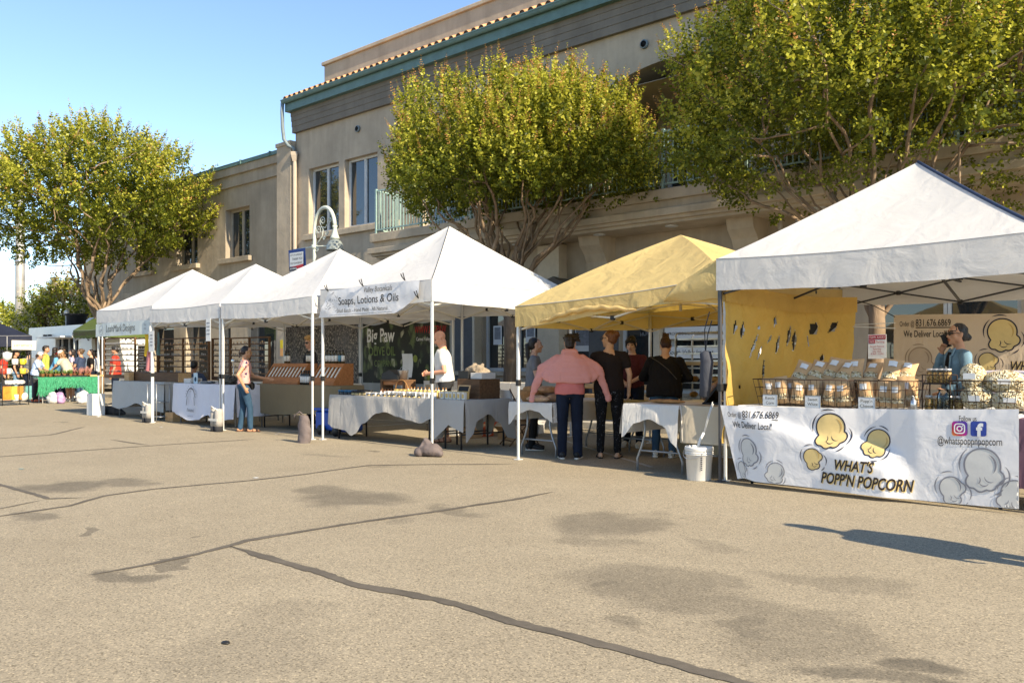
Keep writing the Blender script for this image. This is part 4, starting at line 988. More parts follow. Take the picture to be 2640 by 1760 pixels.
    if not bald:
        pulled = style in ('pony', 'ponylow', 'bun', 'bunlow', 'bunhi'); H((0, -.032 if pulled else -.026, .042), .079 if pulled else .082, .091 if pulled else .096, .083 if pulled else .086); H((0, -.05, .0), .074, .070, .075)
        if style in ('short', 'blown'): H((0, .03, .088), .066, .06, .04)
        if style == 'blown':
            for i in range(46):
                a = RN.uniform(-2.4, 2.4); e = RN.uniform(-.2, 1.2); dx, dy, dz = math.sin(a)*math.cos(e), -math.cos(a)*math.cos(e)*.8-.2, math.sin(e)
                p0 = Vector((dx*.06, dy*.07-.02, .04+dz*.06)); L_ = RN.uniform(.05, .10)
                hm.cap(p0, p0+Vector((dx*L_*.75+RN.uniform(.0, .05), dy*L_*.4, dz*L_*.45+RN.uniform(-.03, .03))), .018, .005, 7)
            for i in range(8): p0 = Vector((.06, -.03, .05+i*.01)); hm.cap(p0, p0+Vector((RN.uniform(.05, .09), RN.uniform(-.03, .02), RN.uniform(-.03, .07))), .016, .004, 7)
            H((0, -.05, -.04), .068, .055, .06)
        if style == 'bun': H((0, -.045, .02), .074, .085, .07); hm.cap((.02, -.11, .05), (-.015, -.125, .065), .042, .04); hm.cap((.03, -.10, .03), (.04, -.14, .045), .03, .012)
        if style == 'bunhi': H((0, -.055, .11), .052, .052, .045); hm.cap((-.02, -.05, .14), (.03, -.06, .15), .03, .02); [hm.cap((0, -.055, .12), (RN.uniform(-.07, .07), -.05+RN.uniform(-.04, .04), .16+RN.uniform(-.01, .03)), .018, .004, 7) for _ in range(8)]
        if style == 'bunlow': hm.cap((0, -.105, -.02), (0, -.12, -.03), .042, .04); H((0, -.06, -.02), .07, .06, .06)
        if style == 'pony': hm.cap((0, -.10, .02), (0, -.135, -.01), .032, .036); hm.cap((0, -.135, -.01), (.01, -.12, -.17), .038, .034); hm.cap((.01, -.12, -.17), (.03, -.08, -.34), .034, .016)
        if style == 'ponylow': hm.cap((0, -.095, -.01), (0, -.115, -.03), .036, .04); hm.cap((0, -.115, -.03), (0, -.105, -.13), .034, .016)
        if style == 'long': hm.cap((0, -.06, .0), (0, -.085, -.22), (.075, .05), (.07, .025)); [hm.cap((sg_*.066, -.01, .03), (sg_*.075, .0, -.2), .026, .018, 8) for sg_ in (-1, 1)]
        if style == 'bangs': hm.cap((-.05, .058, .065), (.05, .058, .065), .030, .030); hm.cap((0, -.095, -.01), (0, -.12, -.08), .04, .03); [hm.cap((sg_*.068, .03, .05), (sg_*.074, .035, -.05), .02, .009, 8) for sg_ in (-1, 1)]
        if style == 'quiff': hm.cap((-.03, .05, .10), (.03, .05, .105), .034, .034); H((0, .0, .115), .062, .07, .045)
        m2 = MB(); m2.add(hm.v, hm.f, 0, True, HM); me = remesh(m2, max(.007, vox*.85), 2); ripple(me, .008, 26, (1, 1, .5), s); shade(me); me.materials.append(hairmat(hair)); part(me, 'hair', r)
    if extra: extra(r, dict(H=HM, Hp=Hp, U=U, Un=Un, Vn=Vn, E=E_, W=Wr, sh=sh, kn=kn, an=an, k=k_, R=R_, cv=cv, wid=wid))
    return r
m_sole = {}
def headpart(r, X, mb, name, mat):
    m = MB(); m.add(mb.v, mb.f, 0, True, X['H']); m.mi = mb.mi; return m.build(name, mat, r)
def glasses(r, X, mat=None, fill=True, name='sunglasses', frame=None):
    m = MB()
    for sg_ in (-1, 1):
        ring = [(sg_*.033+.024*math.cos(2*PI*i/16), .099, .016+.019*math.sin(2*PI*i/16)) for i in range(17)]
        m.tube(ring, .0035, 6, caps=False); m.tube([(sg_*.057, .097, .02), (sg_*.077, .06, .018), (sg_*.08, -.01, .012)], .0032, 6)
        if fill: m.add([(sg_*.033, .101, .016)]+[(p[0], p[1]+.001, p[2]) for p in ring[:16]], [(0, 1+i, 1+(i+1) % 16) for i in range(16)])
    m.tube([(-.01, .103, .02), (.01, .103, .02)], .003, 6); headpart(r, X, m, name, mat or m_blk)
def capmk(col, brimcol=None, back=0, name='cap'):
    def f(r, X):
        m = MB(); m.ell((0, -.015, .05), .085, .102, .082); a = -back
        hm = MB(); hm.tube([(0, .06, .062), (0, .11, .056), (0, .165, .042)], [(.075, .008), (.078, .007), (.05, .005)], 12, up=(1, 0, 0), mi=1)
        hm.v = [tuple(Matrix.Rotation(math.radians(back), 4, 'Z') @ Vector(p)) for p in hm.v]
        m.add(hm.v, hm.f, 1, True); headpart(r, X, m, name, [col, brimcol or col])
    return f
def jeans(name, col):
    t = NT(name); co = t.coord((1, 1, .5)); a = t.noise(5, co, 5, .6); b = t.noise(120, co, 2)
    return t.pr(t.ramp(a, [(.3, S(col, .6)), (.55, col), (.75, S(col, 1.7))]), .85, 0, .15, t.math('ADD', a, t.math('MULTIPLY', b, .15)), .5, .02)
def floral(name, base, spots, scale=16, thr=.32):
    t = NT(name); co = t.coord(); v = t.n('ShaderNodeTexVoronoi'); v.inputs['Scale'].default_value = scale; w_ = t.n('ShaderNodeVectorMath', operation='MULTIPLY_ADD')
    nz = t.n('ShaderNodeTexNoise'); nz.inputs['Scale'].default_value = scale*2; t.l(co, nz.inputs['Vector']); t.l(nz.outputs[1], w_.inputs[0]); w_.inputs[1].default_value = (.06, .06, .06); t.l(co, w_.inputs[2]); t.l(w_.outputs[0], v.inputs['Vector'])
    sp = t.n('ShaderNodeSeparateColor'); t.l(v.outputs['Color'], sp.inputs[0])
    c = t.ramp(sp.outputs[0], [(i/len(spots), q) for i, q in enumerate(spots)], 'CONSTANT')
    m_ = t.math('LESS_THAN', v.outputs['Distance'], t.math('MULTIPLY', sp.outputs[1], thr)); a = t.noise(3, co, 4)
    return t.pr(t.mix(m_, base, c), .8, 0, .2, a, .4, .03)
def stripes(name, cols, scale):
    t = NT(name); co = t.coord(); w_ = t.n('ShaderNodeTexWave', wave_type='BANDS', bands_direction='Z'); w_.inputs['Scale'].default_value = scale; w_.inputs['Distortion'].default_value = .6; t.l(co, w_.inputs['Vector'])
    return t.pr(t.ramp(w_.outputs[0], [(i/len(cols), q) for i, q in enumerate(cols)], 'CONSTANT'), .85, 0, .15, t.noise(4, co, 4), .4, .03)
m_jean = jeans('jeans_blue', (.035, .075, .125)); m_jeand = jeans('jeans_dark', (.010, .015, .03)); m_black = fabric('cloth_black', (.010, .009, .009), .9, 0, .5, .3); m_chr = fabric('cloth_charcoal', (.03, .03, .032), .9, 0, .5, .2)
m_wsh = M('shoe_white', (.62, .58, .50), .6, .1, 20, .2); m_bsh = M('shoe_black', (.015, .015, .016), .5, .2, 20, .2); m_brs = M('sandal_brown', (.14, .055, .03), .6, .2, 20, .2)
m_sole['shoe_black'] = m_wsh; m_sole['shoe_white'] = M('sole_white', (.66, .64, .6), .6, .1, 20, 0)
m_gy = fabric('cloth_grey', (.15, .155, .165), .85, 0, .5, .1); m_pink = fabric('cloth_pink', (.60, .27, .235), .9, 0, .7, .06); m_salmon = fabric('cloth_salmon', (.55, .17, .15), .9, 0, .5, .08); m_wht = fabric('cloth_white', (.66, .66, .65), .8, .05, .5, .05)
m_denim = jeans('denim_shirt', (.115, .19, .245)); m_denim2 = jeans('denim_light', (.17, .26, .32)); m_red = fabric('cloth_red', (.50, .045, .025), .85, 0, .5, .1)
m_strap = M('strap_grey', (.06, .06, .06), .7, .1, 9, 0); m_gold_h = M('gold_frame', (.45, .28, .08), .35, .1, 9, 0, metal=.6)
# woman in the blush blouse
def x1(r, X):
    glasses(r, X, m_gold_h, False, 'glasses')
    m = MB(); U = X['U']; m.tube([U(-.19, -.02, .96), U(-.15, .11, .965), U(0, .14, .96), U(.15, .11, .955), U(.19, -.02, .95), U(0, -.13, .96), U(-.19, -.02, .96)], [(.012, .018)]*7, 8); m.build('belt', m_black, r)
    m = MB(); m.cap(U(-.06, .165, .93), U(.10, .165, .92), (.045, .075), (.045, .075)); me = remesh(m, .012); shade(me); me.materials.append(m_black); part(me, 'belt_bag', r)
sB = G(628, 1112)
person('woman in blush floral blouse and jeans reaching towards the wooden bottle rack', sB[0], sB[1], 64, 1.585, 1.0, 4, 0, 14, (.46, .25, .14), (.012, .008, .007), 'ponylow', floral('blouse_blush', (.55, .31, .275), [(.02, .02, .06), (.04, .02, .03), (.35, .05, .06), (.02, .02, .07)], 15, .42), .28, .006, .93,
       m_jean, .02, 1.0, m_brs, True, el=(-.20, .20, 1.10), wl=(-.15, .46, 1.05), er=(.285, -.13, 1.13), wr=(.27, .0, .88), stance={'kr': (.11, .11, .50), 'ar': (.12, .12, .085), 'al': (-.08, -.06, .085), 'kl': (-.09, .0, .48)}, extra=x1, curlL=.25)
# vendor in grey tee
sB = G(1368, 1160)
person('vendor woman in grey tee with long dark ponytail beside the bread table', sB[0], sB[1]+.05, 40, 1.65, .97, 3, 8, 2, (.50, .29, .19), (.008, .006, .006), 'pony', m_gy, .5, .006, .92, m_black, 0, 1.0, m_bsh, False,
       el=(-.235, .06, 1.13), wl=(-.05, .27, 1.12), er=(.235, .06, 1.12), wr=(.06, .30, 1.10))
# woman with pink sweatshirt
def x3(r, X):
    Vn, R_ = X['Vn'], X['R']; m = MB()
    for zz, hw, dp, yc in ((1.44, .12, .09, -.01), (1.36, .235, .125, -.03), (1.25, .33, .12, -.06), (1.14, .365, .10, -.09), (1.03, .36, .075, -.10), (.985, .33, .06, -.105)):
        pass
    prof = [(1.455, .085, .075, -.02), (1.41, .17, .10, -.025), (1.34, .235, .115, -.045), (1.24, .295, .085, -.085), (1.12, .30, .050, -.115), (1.04, .285, .035, -.12)]
    m.tube([Vn(0, p[3], p[0]) for p in prof], [(R_(p[1]), R_(p[2])) for p in prof], 24, up=(1, 0, 0))
    for sg_ in (-1, 1):
        m.cap(Vn(sg_*.17, -.03, 1.375), Vn(sg_*.37, -.03, 1.23), R_(.065), (R_(.075), R_(.045))); m.cap(Vn(sg_*.20, -.075, 1.26), Vn(sg_*.335, -.075, 1.10), (R_(.10), R_(.035)), (R_(.075), R_(.028)))
        m.cap(Vn(sg_*.37, -.03, 1.23), Vn(sg_*.47, .0, 1.0), (R_(.075), R_(.045)), (R_(.052), R_(.032))); m.cap(Vn(sg_*.47, .0, 1.0), Vn(sg_*.515, .02, .87), (R_(.052), R_(.032)), (R_(.036), R_(.026))); m.cap(Vn(sg_*.52, .02, .855), Vn(sg_*.53, .025, .80), (R_(.044), R_(.03)), (R_(.042), R_(.028)))
    m.cap(Vn(-.07, -.06, 1.46), Vn(.07, -.06, 1.46), R_(.045), R_(.045)); m.cap(Vn(-.05, -.10, 1.40), Vn(.05, -.10, 1.40), R_(.05), R_(.05))
    me = remesh(m, .011, 4); ripple(me, .016, 6, (.4, 1, 2.0), 2); shade(me); me.materials.append(m_pink); part(me, 'sweatshirt', r)
sB = G(1469, 1182)
person('woman with pink sweatshirt draped over her shoulders standing at the bread table', sB[0], sB[1], 126, 1.66, 1.07, 3, 0, 16, (.50, .30, .2), (.014, .008, .006), 'blown', m_salmon, .5, .012, .88, m_jeand, 0, 1.2, m_bsh, False,
       el=(-.22, .10, 1.13), wl=(-.10, .30, 1.06), er=(.22, .10, 1.13), wr=(.10, .30, 1.06), extra=x3)
# woman in black tee
sB = G(1570, 1180)
def pattern_pants():
    t = NT('pants_pattern'); co = t.coord(); a = t.noise(11, co, 5, .7, 3.5); c = t.ramp(a, [(.0, (.008, .008, .009)), (.60, (.008, .008, .009)), (.64, (.26, .26, .28)), (.70, (.012, .012, .012))]); return t.pr(c, .9, 0, .15, a, .3, .02)
def x4(r, X): glasses(r, X, m_blk, False, 'glasses')
person('woman in black tee and patterned black trousers with auburn bun', sB[0], sB[1], 122, 1.72, 1.14, 0, 62, 2, (.50, .30, .19), (.13, .05, .018), 'bun', fabric('tee_black', (.016, .011, .010), .9, 0, .5, .3), .5, .010, .90, pattern_pants(), .10, .96, m_bsh, True,
       el=(-.25, .10, 1.13), wl=(-.14, .30, 1.02), er=(.275, -.02, 1.12), wr=(.26, .05, .88), extra=x4)
# vendor in striped tee
sB = G(1632, 1152)
person('vendor woman in maroon striped tee with dark fringe looking down at the breads', sB[0], sB[1], 284, 1.68, 1.02, 6, 10, 18, (.54, .34, .25), (.008, .007, .007), 'bangs', stripes('tee_striped', [(.10, .015, .018), (.012, .009, .010), (.22, .05, .05), (.02, .012, .013)], 18), .5, .010, .92, m_jeand, 0, 1.1, m_wsh, False,
       el=(-.23, .08, 1.12), wl=(-.03, .27, .99), er=(.23, .08, 1.12), wr=(.03, .27, .98))
# woman in black jumper
def x6(r, X):
    U = X['U']; m = MB(); m.tube([U(-.16, -.09, 1.40), U(-.06, -.155, 1.33), U(.06, -.165, 1.22), U(.17, -.15, 1.08)], [(.004, .011)]*4, 6); m.build('bag_strap', m_strap, r); glasses(r, X, m_blk, False, 'glasses')
sB = G(1712, 1178)
person('woman in baggy black jumper with high reddish bun bending over the bread table', sB[0], sB[1], 112, 1.64, 1.18, 10, 14, 26, (.50, .30, .2), (.03, .010, .009), 'bunhi', fabric('jumper_black', (.010, .009, .009), .95, 0, .6, .25), 1.75, .032, .84, m_jean, 0, 1.0, m_wsh, False,
       el=(-.33, .12, 1.12), wl=(-.14, .34, 1.08), er=(.33, .12, 1.12), wr=(.12, .34, 1.08), extra=x6)
# bald man
def x7(r, X):
    m = MB(); m.cap(X['W'][0]+X['Vn'](.05, .07, .02), X['W'][0]+X['Vn'](.07, .13, .04), (.012, .036), (.012, .036)); m.build('watch_strap', m_plast, r) if False else None
sB = G(1148, 1138)
person('bald man in white polo shirt looking down behind the soap table', sB[0], sB[1], 224, 1.80, 1.10, 6, 0, 30, (.60, .31, .20), (.3, .2, .15), 'short', m_wht, .55, .016, .92, m_chr, 0, 1.05, m_brs, True,
       el=(-.25, .0, 1.08), wl=(-.08, .25, 1.05), er=(.25, .0, 1.08), wr=(.05, .27, 1.04), bald=True, shorts=True)
# blond vendor
s3, z3 = PT(800, 930, 1.9)
person('blond vendor in dark jacket and sunglasses behind the wooden bottle racks', s3, 1.9, 250, 1.80, 1.05, 0, 25, 8, (.60, .34, .24), (.42, .24, .08), 'quiff', m_chr, 1.8, .015, .88, m_jeand, 0, 1, m_bsh, False, vox=.012, extra=lambda r, X: glasses(r, X))
# woman on the phone
def x11(r, X):
    glasses(r, X); U = X['U']; m = MB()
    m.tube([U(-.05, .105, 1.40), U(-.045, .128, 1.3), U(-.04, .13, 1.15), U(-.04, .135, 1.0)], [(.035, .012), (.05, .012), (.065, .012), (.07, .012)], 10, up=(1, 0, 0)); m.build('undershirt', m_black, r)
    m = MB()
    for sg_ in (-1, 1): m.cap(U(sg_*.045, .06, 1.43), U(sg_*.075, .10, 1.36), (.035, .012), (.03, .01))
    m.build('collar', m_denim2, r); m = MB(); m.cap(U(.065, .135, 1.24), U(.12, .125, 1.24), (.012, .02), (.012, .02)); m.build('pocket', m_denim2, r)
    m = MB(); m.cap(U(-.105, .120, 1.36), U(-.085, .140, .98), (.014, .008), (.014, .008)); m.cap(U(.03, .118, 1.36), U(.045, .140, .98), (.014, .008), (.014, .008)); m.build('placket', m_denim2, r)
    m = MB()
    for cx, cz in ((-.06, 1.22), (-.02, 1.16), (-.075, 1.13)):
        c = U(cx, .146, cz); [m.ell((c.x+.022*math.cos(a), c.y, c.z+.022*math.sin(a)), .013, .004, .013, 8, 5) for a in (0, 1.26, 2.5, 3.77, 5.0)]
    m.build('flower_print', m_white, r)
    m = MB(); m.cap((.045, -.075, .03), (.03, -.12, -.015), .022, .02, 8); headpart(r, X, m, 'blond_streak', hairmat((.42, .22, .06)))
s11, z11 = PT(2470, 900, 1.55)
pw = person('woman in denim shirt and sunglasses talking on a phone behind the popcorn table', s11, 1.55, 216, 1.70, 1.08, 0, 12, 2, (.44, .235, .135), (.008, .006, .006), 'bunlow', m_denim, 1.85, .016, .86, m_black, 0, 1, m_bsh, False,
       el=(-.30, .02, 1.12), wl=(-.27, .22, 1.0), er=(.27, .13, 1.17), wr=(.135, .115, 1.40), extra=x11, curl=1.0)
m = MB(); m.box((0, 0, 0), (.072, .010, .148), bev=.004)
ph = m.build('phone', m_plast); tag(ph, 'black phone held to the ear of the woman in the denim shirt', 'phone')
ph.matrix_world = Matrix.Translation(W(s11, 1.55)) @ Matrix.Rotation(ANG+math.radians(216-90), 4, 'Z') @ Matrix.Translation((.100, .085, 1.525)) @ Matrix.Rotation(math.radians(78), 4, 'Z') @ Matrix.Rotation(.3, 4, 'Y') @ Matrix.Rotation(.18, 4, 'X')
# seated vendor and red shirt man
s9, z9 = PT(497, 960, 1.35)
person('seated vendor in dark printed tee behind the emblem tablecloth', s9, 1.35, 135, 1.70, 1.05, 8, 0, 12, BROWN, (.008, .007, .007), 'short', m_navyc, .5, .012, .9, m_jeand, 0, 1, m_bsh, False, seat=.38,
       stance={'kl': (-.13, .42, .50), 'kr': (.13, .42, .50), 'al': (-.12, .40, .085), 'ar': (.12, .40, .085)}, el=(-.30, .06, .76), wl=(-.26, .30, .72), er=(.30, .06, .76), wr=(.26, .30, .72), vox=.012)
person('man in red shirt and dark cap standing behind the earring racks', -21.35, 2.7, 236, 1.76, 1.12, 0, 0, 4, (.46, .25, .15), (.02, .015, .01), 'short', m_red, .6, .02, .88, m_jeand, 0, 1, m_bsh, False, vox=.014, extra=capmk(m_chr))
# shoppers far left
m_cyan = fabric('cloth_cyan', (.12, .32, .50), .85, 0, .5, .1); m_beige = fabric('cloth_beige', (.45, .42, .32), .85, 0, .5, .08); m_hiv = fabric('cloth_lime', (.40, .46, .08), .8, 0, .5, .06)
m_blueflor = floral('shirt_blue_leaf', (.42, .52, .70), [(.05, .07, .16), (.10, .13, .26), (.03, .05, .12)], 22, .5); m_tie = floral('tie_dye', (.10, .38, .62), [(.55, .62, .65), (.02, .10, .3)], 12, .5); m_purp = floral('top_lilac', (.42, .36, .50), [(.10, .06, .16), (.7, .66, .7)], 26, .5)
m_capw = M('cap_white', (.62, .58, .5), .8, .1, 9, .1); m_capr = M('cap_red', (.5, .03, .02), .8, .1, 9, .1); m_capb = M('cap_brown', (.05, .045, .03), .8, .2, 9, .1)
def far(label, px, py, face, h, Y=None, **kw):
    s_, t_ = G(px, py); kw.setdefault('vox', .016); kw.setdefault('bot', m_jeand); kw.setdefault('shoe', m_bsh); return person(label, s_, t_, face, h, **kw)
far('woman in blue leaf-print shirt and pale cap beside the green raffia table', 92, 1036, 55, 1.62, wid=1.12, lean=12, pitch=10, top=m_blueflor, slv=.6, loose=.03, bot=m_chr, shoe=M('shoe_coral', (.55, .12, .05), .6, .1, 9, .1), style='ponylow', hair=(.05, .025, .015), el=(-.24, .2, 1.12), wl=(-.15, .42, 1.02), er=(.24, .2, 1.1), wr=(.15, .42, 1.0), extra=capmk(m_capw, m_capr))
far('shopper in beige tee and red and white cap leaning over the plants', 178, 1035, 222, 1.72, wid=1.0, lean=24, pitch=8, top=m_beige, slv=.6, loose=.03, bot=m_chr, shorts=True, shoe=m_wsh, style='long', hair=(.22, .12, .05), el=(-.22, .3, 1.15), wl=(-.15, .5, 1.0), er=(.24, .34, 1.25), wr=(.1, .42, 1.45), extra=capmk(m_capw, m_capr))
far('man in light blue tee and brown cap crouching by the plant table', 140, 1031, 30, 1.78, wid=1.05, lean=30, top=m_cyan, slv=.6, loose=.02, hair=(.02, .015, .01), el=(-.24, .25, 1.1), wl=(-.12, .4, 1.2), er=(.24, .25, 1.1), wr=(.1, .4, 1.3), extra=capmk(m_capb))
far('woman in navy tee and jeans queueing at the potato stand', 208, 1030, 215, 1.74, wid=1.12, top=m_navyc, slv=.55, bot=m_jean, style='bun', hair=(.10, .06, .03), el=(-.24, .06, 1.1), wl=(-.12, .3, 1.1), er=(.24, .06, 1.1), wr=(.1, .3, 1.1))
far('girl in lilac top and black shorts with long dark hair', 187, 1028, 240, 1.74, wid=.92, top=m_purp, slv=.4, bot=m_black, shorts=True, shoe=m_wsh, style='long', skin_c=PALE)
far('person in lime safety vest near the food truck window', 118, 1027, 60, 1.86, top=m_hiv, slv=1.7, loose=.02, style='short')
far('customer in black jacket and dark hat at the food truck', 160, 1026, 110, 1.84, top=m_black, slv=1.8, loose=.02, extra=capmk(m_plast))
far('customer in black hoodie facing the food truck counter', 142, 1027, 120, 1.80, top=m_chr, slv=1.8, loose=.03, style='long')
far('vendor in black apron under the green canopy', 234, 1028, 250, 1.72, wid=1.05, top=m_black, slv=.6, style='bunlow', skin_c=PALE)
far('child in blue tie-dye shirt beside the plant table', 122, 1026, 150, 1.35, top=m_tie, slv=.6, loose=.03, style='short')
far('shopper in grey tee behind the ceramics rack', 74, 1028, 140, 1.70, top=m_gy, slv=.6, loose=.02, skin_c=PALE)
far('shopper in red top behind the ceramics rack', 10, 1030, 60, 1.66, top=m_red, slv=.6, bot=m_chr)
far('shopper in black top and pale jeans behind the ceramics rack', 40, 1029, 70, 1.70, top=m_black, slv=.6, bot=jeans('jeans_pale', (.16, .26, .36)))
far('customer in white tee under the green canopy edge', 246, 1026, 100, 1.7, top=m_wht, slv=.6, style='long')
# a passer-by just outside the frame whose shadow lies on the road
person('passer-by in dark jacket on the open road beside the camera', 4.47, -2.15, 190, 1.72, 1.05, 0, 0, 0, TAN, (.02, .015, .01), 'short', m_chr, 1.8, .02, .86, m_jeand, 0, 1, m_bsh, False, vox=.016)
# ================================================================ stall furniture and goods
m_wood = M('wood_cedar', (.34, .135, .045), .6, .35, 4, .3, 50, st=(1, 6, 6)); m_wood2 = M('wood_brown', (.12, .062, .028), .7, .4, 4, .3, 50, st=(1, 6, 6)); m_wood3 = M('wood_pale', (.48, .30, .14), .7, .3, 4, .2, 50, st=(1, 6, 6))
m_gcl = fabric('cloth_table_grey', (.42, .40, .37), .9, .06, .7, .05, (2, 2, .8)); m_ocl = fabric('cloth_table_olive', (.22, .175, .105), .9, .05, .7, .06, (2, 2, .8)); m_wcl = fabric('cloth_table_white', (.66, .67, .74), .85, .1, .7, .03, (2, 2, .8))
m_lin = fabric('cloth_linen', (.50, .43, .32), .9, .1, .6, .06); m_wcl2 = fabric('cloth_table_cream', (.66, .63, .58), .88, .12, .6, .04); m_kh = fabric('cloth_khaki', (.42, .34, .15), .9, .1, .6, .06)
m_plw = M('plastic_white', (.66, .65, .62), .5, .08, 5, .1, 60); m_tub = M('steel_tube_grey', (.30, .31, .32), .35, .1, 6, .05, metal=.5, spec=.5); m_alu = M('aluminium', (.55, .56, .56), .3, .15, 8, .05, metal=.9)
m_card = M('cardboard', (.40, .26, .14), .8, .15, 5, .2, 60); m_cartw = M('carton_white', (.60, .57, .52), .7, .1, 5, .1, 60); m_kraft = M('kraft_paper', (.52, .33, .165), .75, .12, 7, .35, 30, bd=.01)
m_bag = M('sandbag_cloth', (.13, .105, .10), .85, .2, 5, .4, 30, bd=.01); m_bagg = M('weight_canvas', (.33, .31, .28), .85, .2, 5, .4, 30); m_crust = M('bread_crust', (.36, .175, .06), .75, .5, 14, .5, 40, bd=.01)
m_past = M('pastry_glaze', (.55, .26, .06), .5, .45, 16, .4, 40, bd=.01); m_wick = M('wicker', (.28, .14, .05), .75, .4, 40, .8, 70, st=(1, 1, 2.5), bd=.01); m_blue = M('plastic_blue', (.012, .07, .36), .4, .15, 5, .1)
m_wire = M('wire_bronze', (.055, .032, .022), .5, .2, 9, .1, metal=.4)
TABLE_GROUP = 'folding tables in the stalls'
def ftable(label, s, t, w, d, z, mat=None, legm=None, rot=0, style='straight'):
    r = thing('folding_table', label, 'table', s, t, 0, rot, TABLE_GROUP); mat = mat or m_plw; legm = legm or m_tub
    k = MB(); k.bx(0, w, 0, d, z-.045, z-.004, bev=.012); k.build('tabletop', mat, r)
    for e in (0, 1):
        k = MB()
        if style == 'bow':                                      # U shaped bowed ends under the short edges
            y = .16 if e == 0 else d-.16
            for sg_ in (0, 1):
                xa = .10 if sg_ == 0 else w-.10; xm = xa+(.075 if sg_ == 0 else -.075); xb = xa+(-.03 if sg_ == 0 else .03)
                k.tube([(xm, y, z-.05), (xm, y, z*.55), ((xa+xm)/2, y, z*.38), (xb, y, z*.18), (xb, y, .0)], .0145, 8)
            k.tube([(.1, y, z*.30), (w-.1, y, z*.30)], .012, 8)
        else:
            x = .14 if e == 0 else w-.14
            for y in (.07, d-.07): k.tube([(x, y, z-.05), (x, y, 0)], .0155, 8)
            k.tube([(x, .07, .22), (x, d-.07, .22)], .011, 8)
        k.build('leg_frame', legm, r)
    return r
def cloth(label, s, t, w, d, z, mat, hem, rot=0, amp=.018, freq=9, seed=0, name='tablecloth', group=None, sides=(1, 1, 1, 1), flare=.05):
    """draped cloth; hem(side 0 front 1 right 2 back 3 left, u) gives how far it hangs"""
    k = MB(); top = z+.003; cs = [(0, 0), (1, 0), (1, 1), (0, 1)]; nn = [(0, -1), (1, 0), (0, 1), (-1, 0)]; e = .012
    k.grid(16, 8, lambda u, v: (-e+(w+2*e)*u, -e+(d+2*e)*v, top+.002*noise.noise(Vector((u*9, v*9, seed)))))
    for q in range(4):
        if not sides[q]: continue
        a, b = cs[q], cs[(q+1) % 4]; L_ = w if q % 2 == 0 else d; N = max(10, int(L_*26)); nx, ny = nn[q]
        def f(u, v):
            x = -e+(w+2*e)*(a[0]+(b[0]-a[0])*u); y = -e+(d+2*e)*(a[1]+(b[1]-a[1])*u); h_ = hem(q, u)
            zz = top-h_*v; g_ = v**.8
            o = flare*g_*h_+amp*g_*(math.sin(u*L_*freq+seed*2+noise.noise(Vector((u*L_*2, q, seed)))*3)*.6+.9*noise.noise(Vector((u*L_*3.3, v*1.6, q+seed))))+.006
            if v == 0: o = 0
            return (x+nx*o, y+ny*o, zz)
        k.grid(N, 10, f, flip=True)
    return solo(k, name, mat, label, 'tablecloth', s, t, 0, rot, group)
def interp(pts):
    def f(u):
        for (a, va), (b, vb) in zip(pts, pts[1:]):
            if u <= b: g_ = (u-a)/(b-a) if b > a else 0; g_ = g_*g_*(3-2*g_); return va+(vb-va)*g_
        return pts[-1][1]
    return f
# ---- soap stall
ftable('long folding table under the grey cloth with the soaps', -7.5, .4, 2.55, .72, .74, legm=m_blk)
hf = interp([(0, .50), (.06, .56), (.18, .58), (.26, .66), (.30, .62), (.36, .45), (.5, .27), (.58, .24), (.68, .30), (.80, .34), (.90, .38), (1, .30)])
cloth('grey cloth with swagged hem over the long soap table', -7.5, .4, 2.55, .72, .74, m_gcl, lambda q, u: hf(u) if q == 0 else .45, seed=1)
ftable('folding table end-on to the street under the second grey cloth', -4.9, .42, .62, 1.05, .735, legm=m_blk)
hr = interp([(0, .62), (.12, .52), (.25, .30), (.45, .22), (.65, .34), (.85, .6), (1, .62)])
cloth('grey cloth hanging in points over the end-on soap table', -4.9, .42, .62, 1.05, .735, m_gcl, lambda q, u: (.62-.5*u if u < .5 else .37+.2*(u-.5)) if q == 0 else hr(u), seed=2)
def goods(name, label, cat, group, make, spots, z, extra=None):
    first = None
    for i, (s_, t_) in enumerate(spots):
        if first is None: first = make(name, label, cat, s_, t_, z, RN.uniform(-8, 8), group); ch = kids(first)
        else: dup(first, s_, t_, z, RN.uniform(-8, 8), None, None, ch)
    return first
def carton(col, w, d, h, lab):
    def f(name, label, cat, s, t, z, rot, group):
        r = thing(name, label, cat, s, t, z, rot, group); k = MB(); k.bx(-w/2, w/2, -d/2, d/2, 0, h, bev=.003); k.build('carton', col, r)
        k = MB(); k.bx(-w*.32, w*.32, -d/2-.0015, -d/2-.0005, h*.2, h*.75); k.build('label', lab, r); return r
    return f
def bottle(col, capc, r0, h, lab=None, neck=.35):
    def f(name, label, cat, s, t, z, rot, group):
        r = thing(name, label, cat, s, t, z, rot, group); k = MB(); k.lathe([(r0*.9, 0), (r0, .006), (r0, h*.66), (r0*.8, h*.74), (r0*neck, h*.80), (r0*neck, h*.88)], seg=12); k.build('bottle_body', col, r)
        k = MB(); k.lathe([(r0*neck*1.25, h*.86), (r0*neck*1.25, h), (0, h)], seg=10); k.build('cap', capc, r)
        if lab is not None: k = MB(); k.lathe([(r0*1.02, h*.15), (r0*1.02, h*.58)], seg=12); k.build('label', lab, r)
        return r
    return f
m_ylw = M('carton_yellow', (.62, .42, .14), .7, .12, 8, .05); m_wlab = M('carton_cream', (.66, .62, .54), .7, .1, 8, .05); m_lab = M('label_tan', (.42, .33, .22), .7, .3, 30, 0); m_amber = M('amber_glass', (.10, .035, .008), .2, .2, 8, 0, spec=.6)
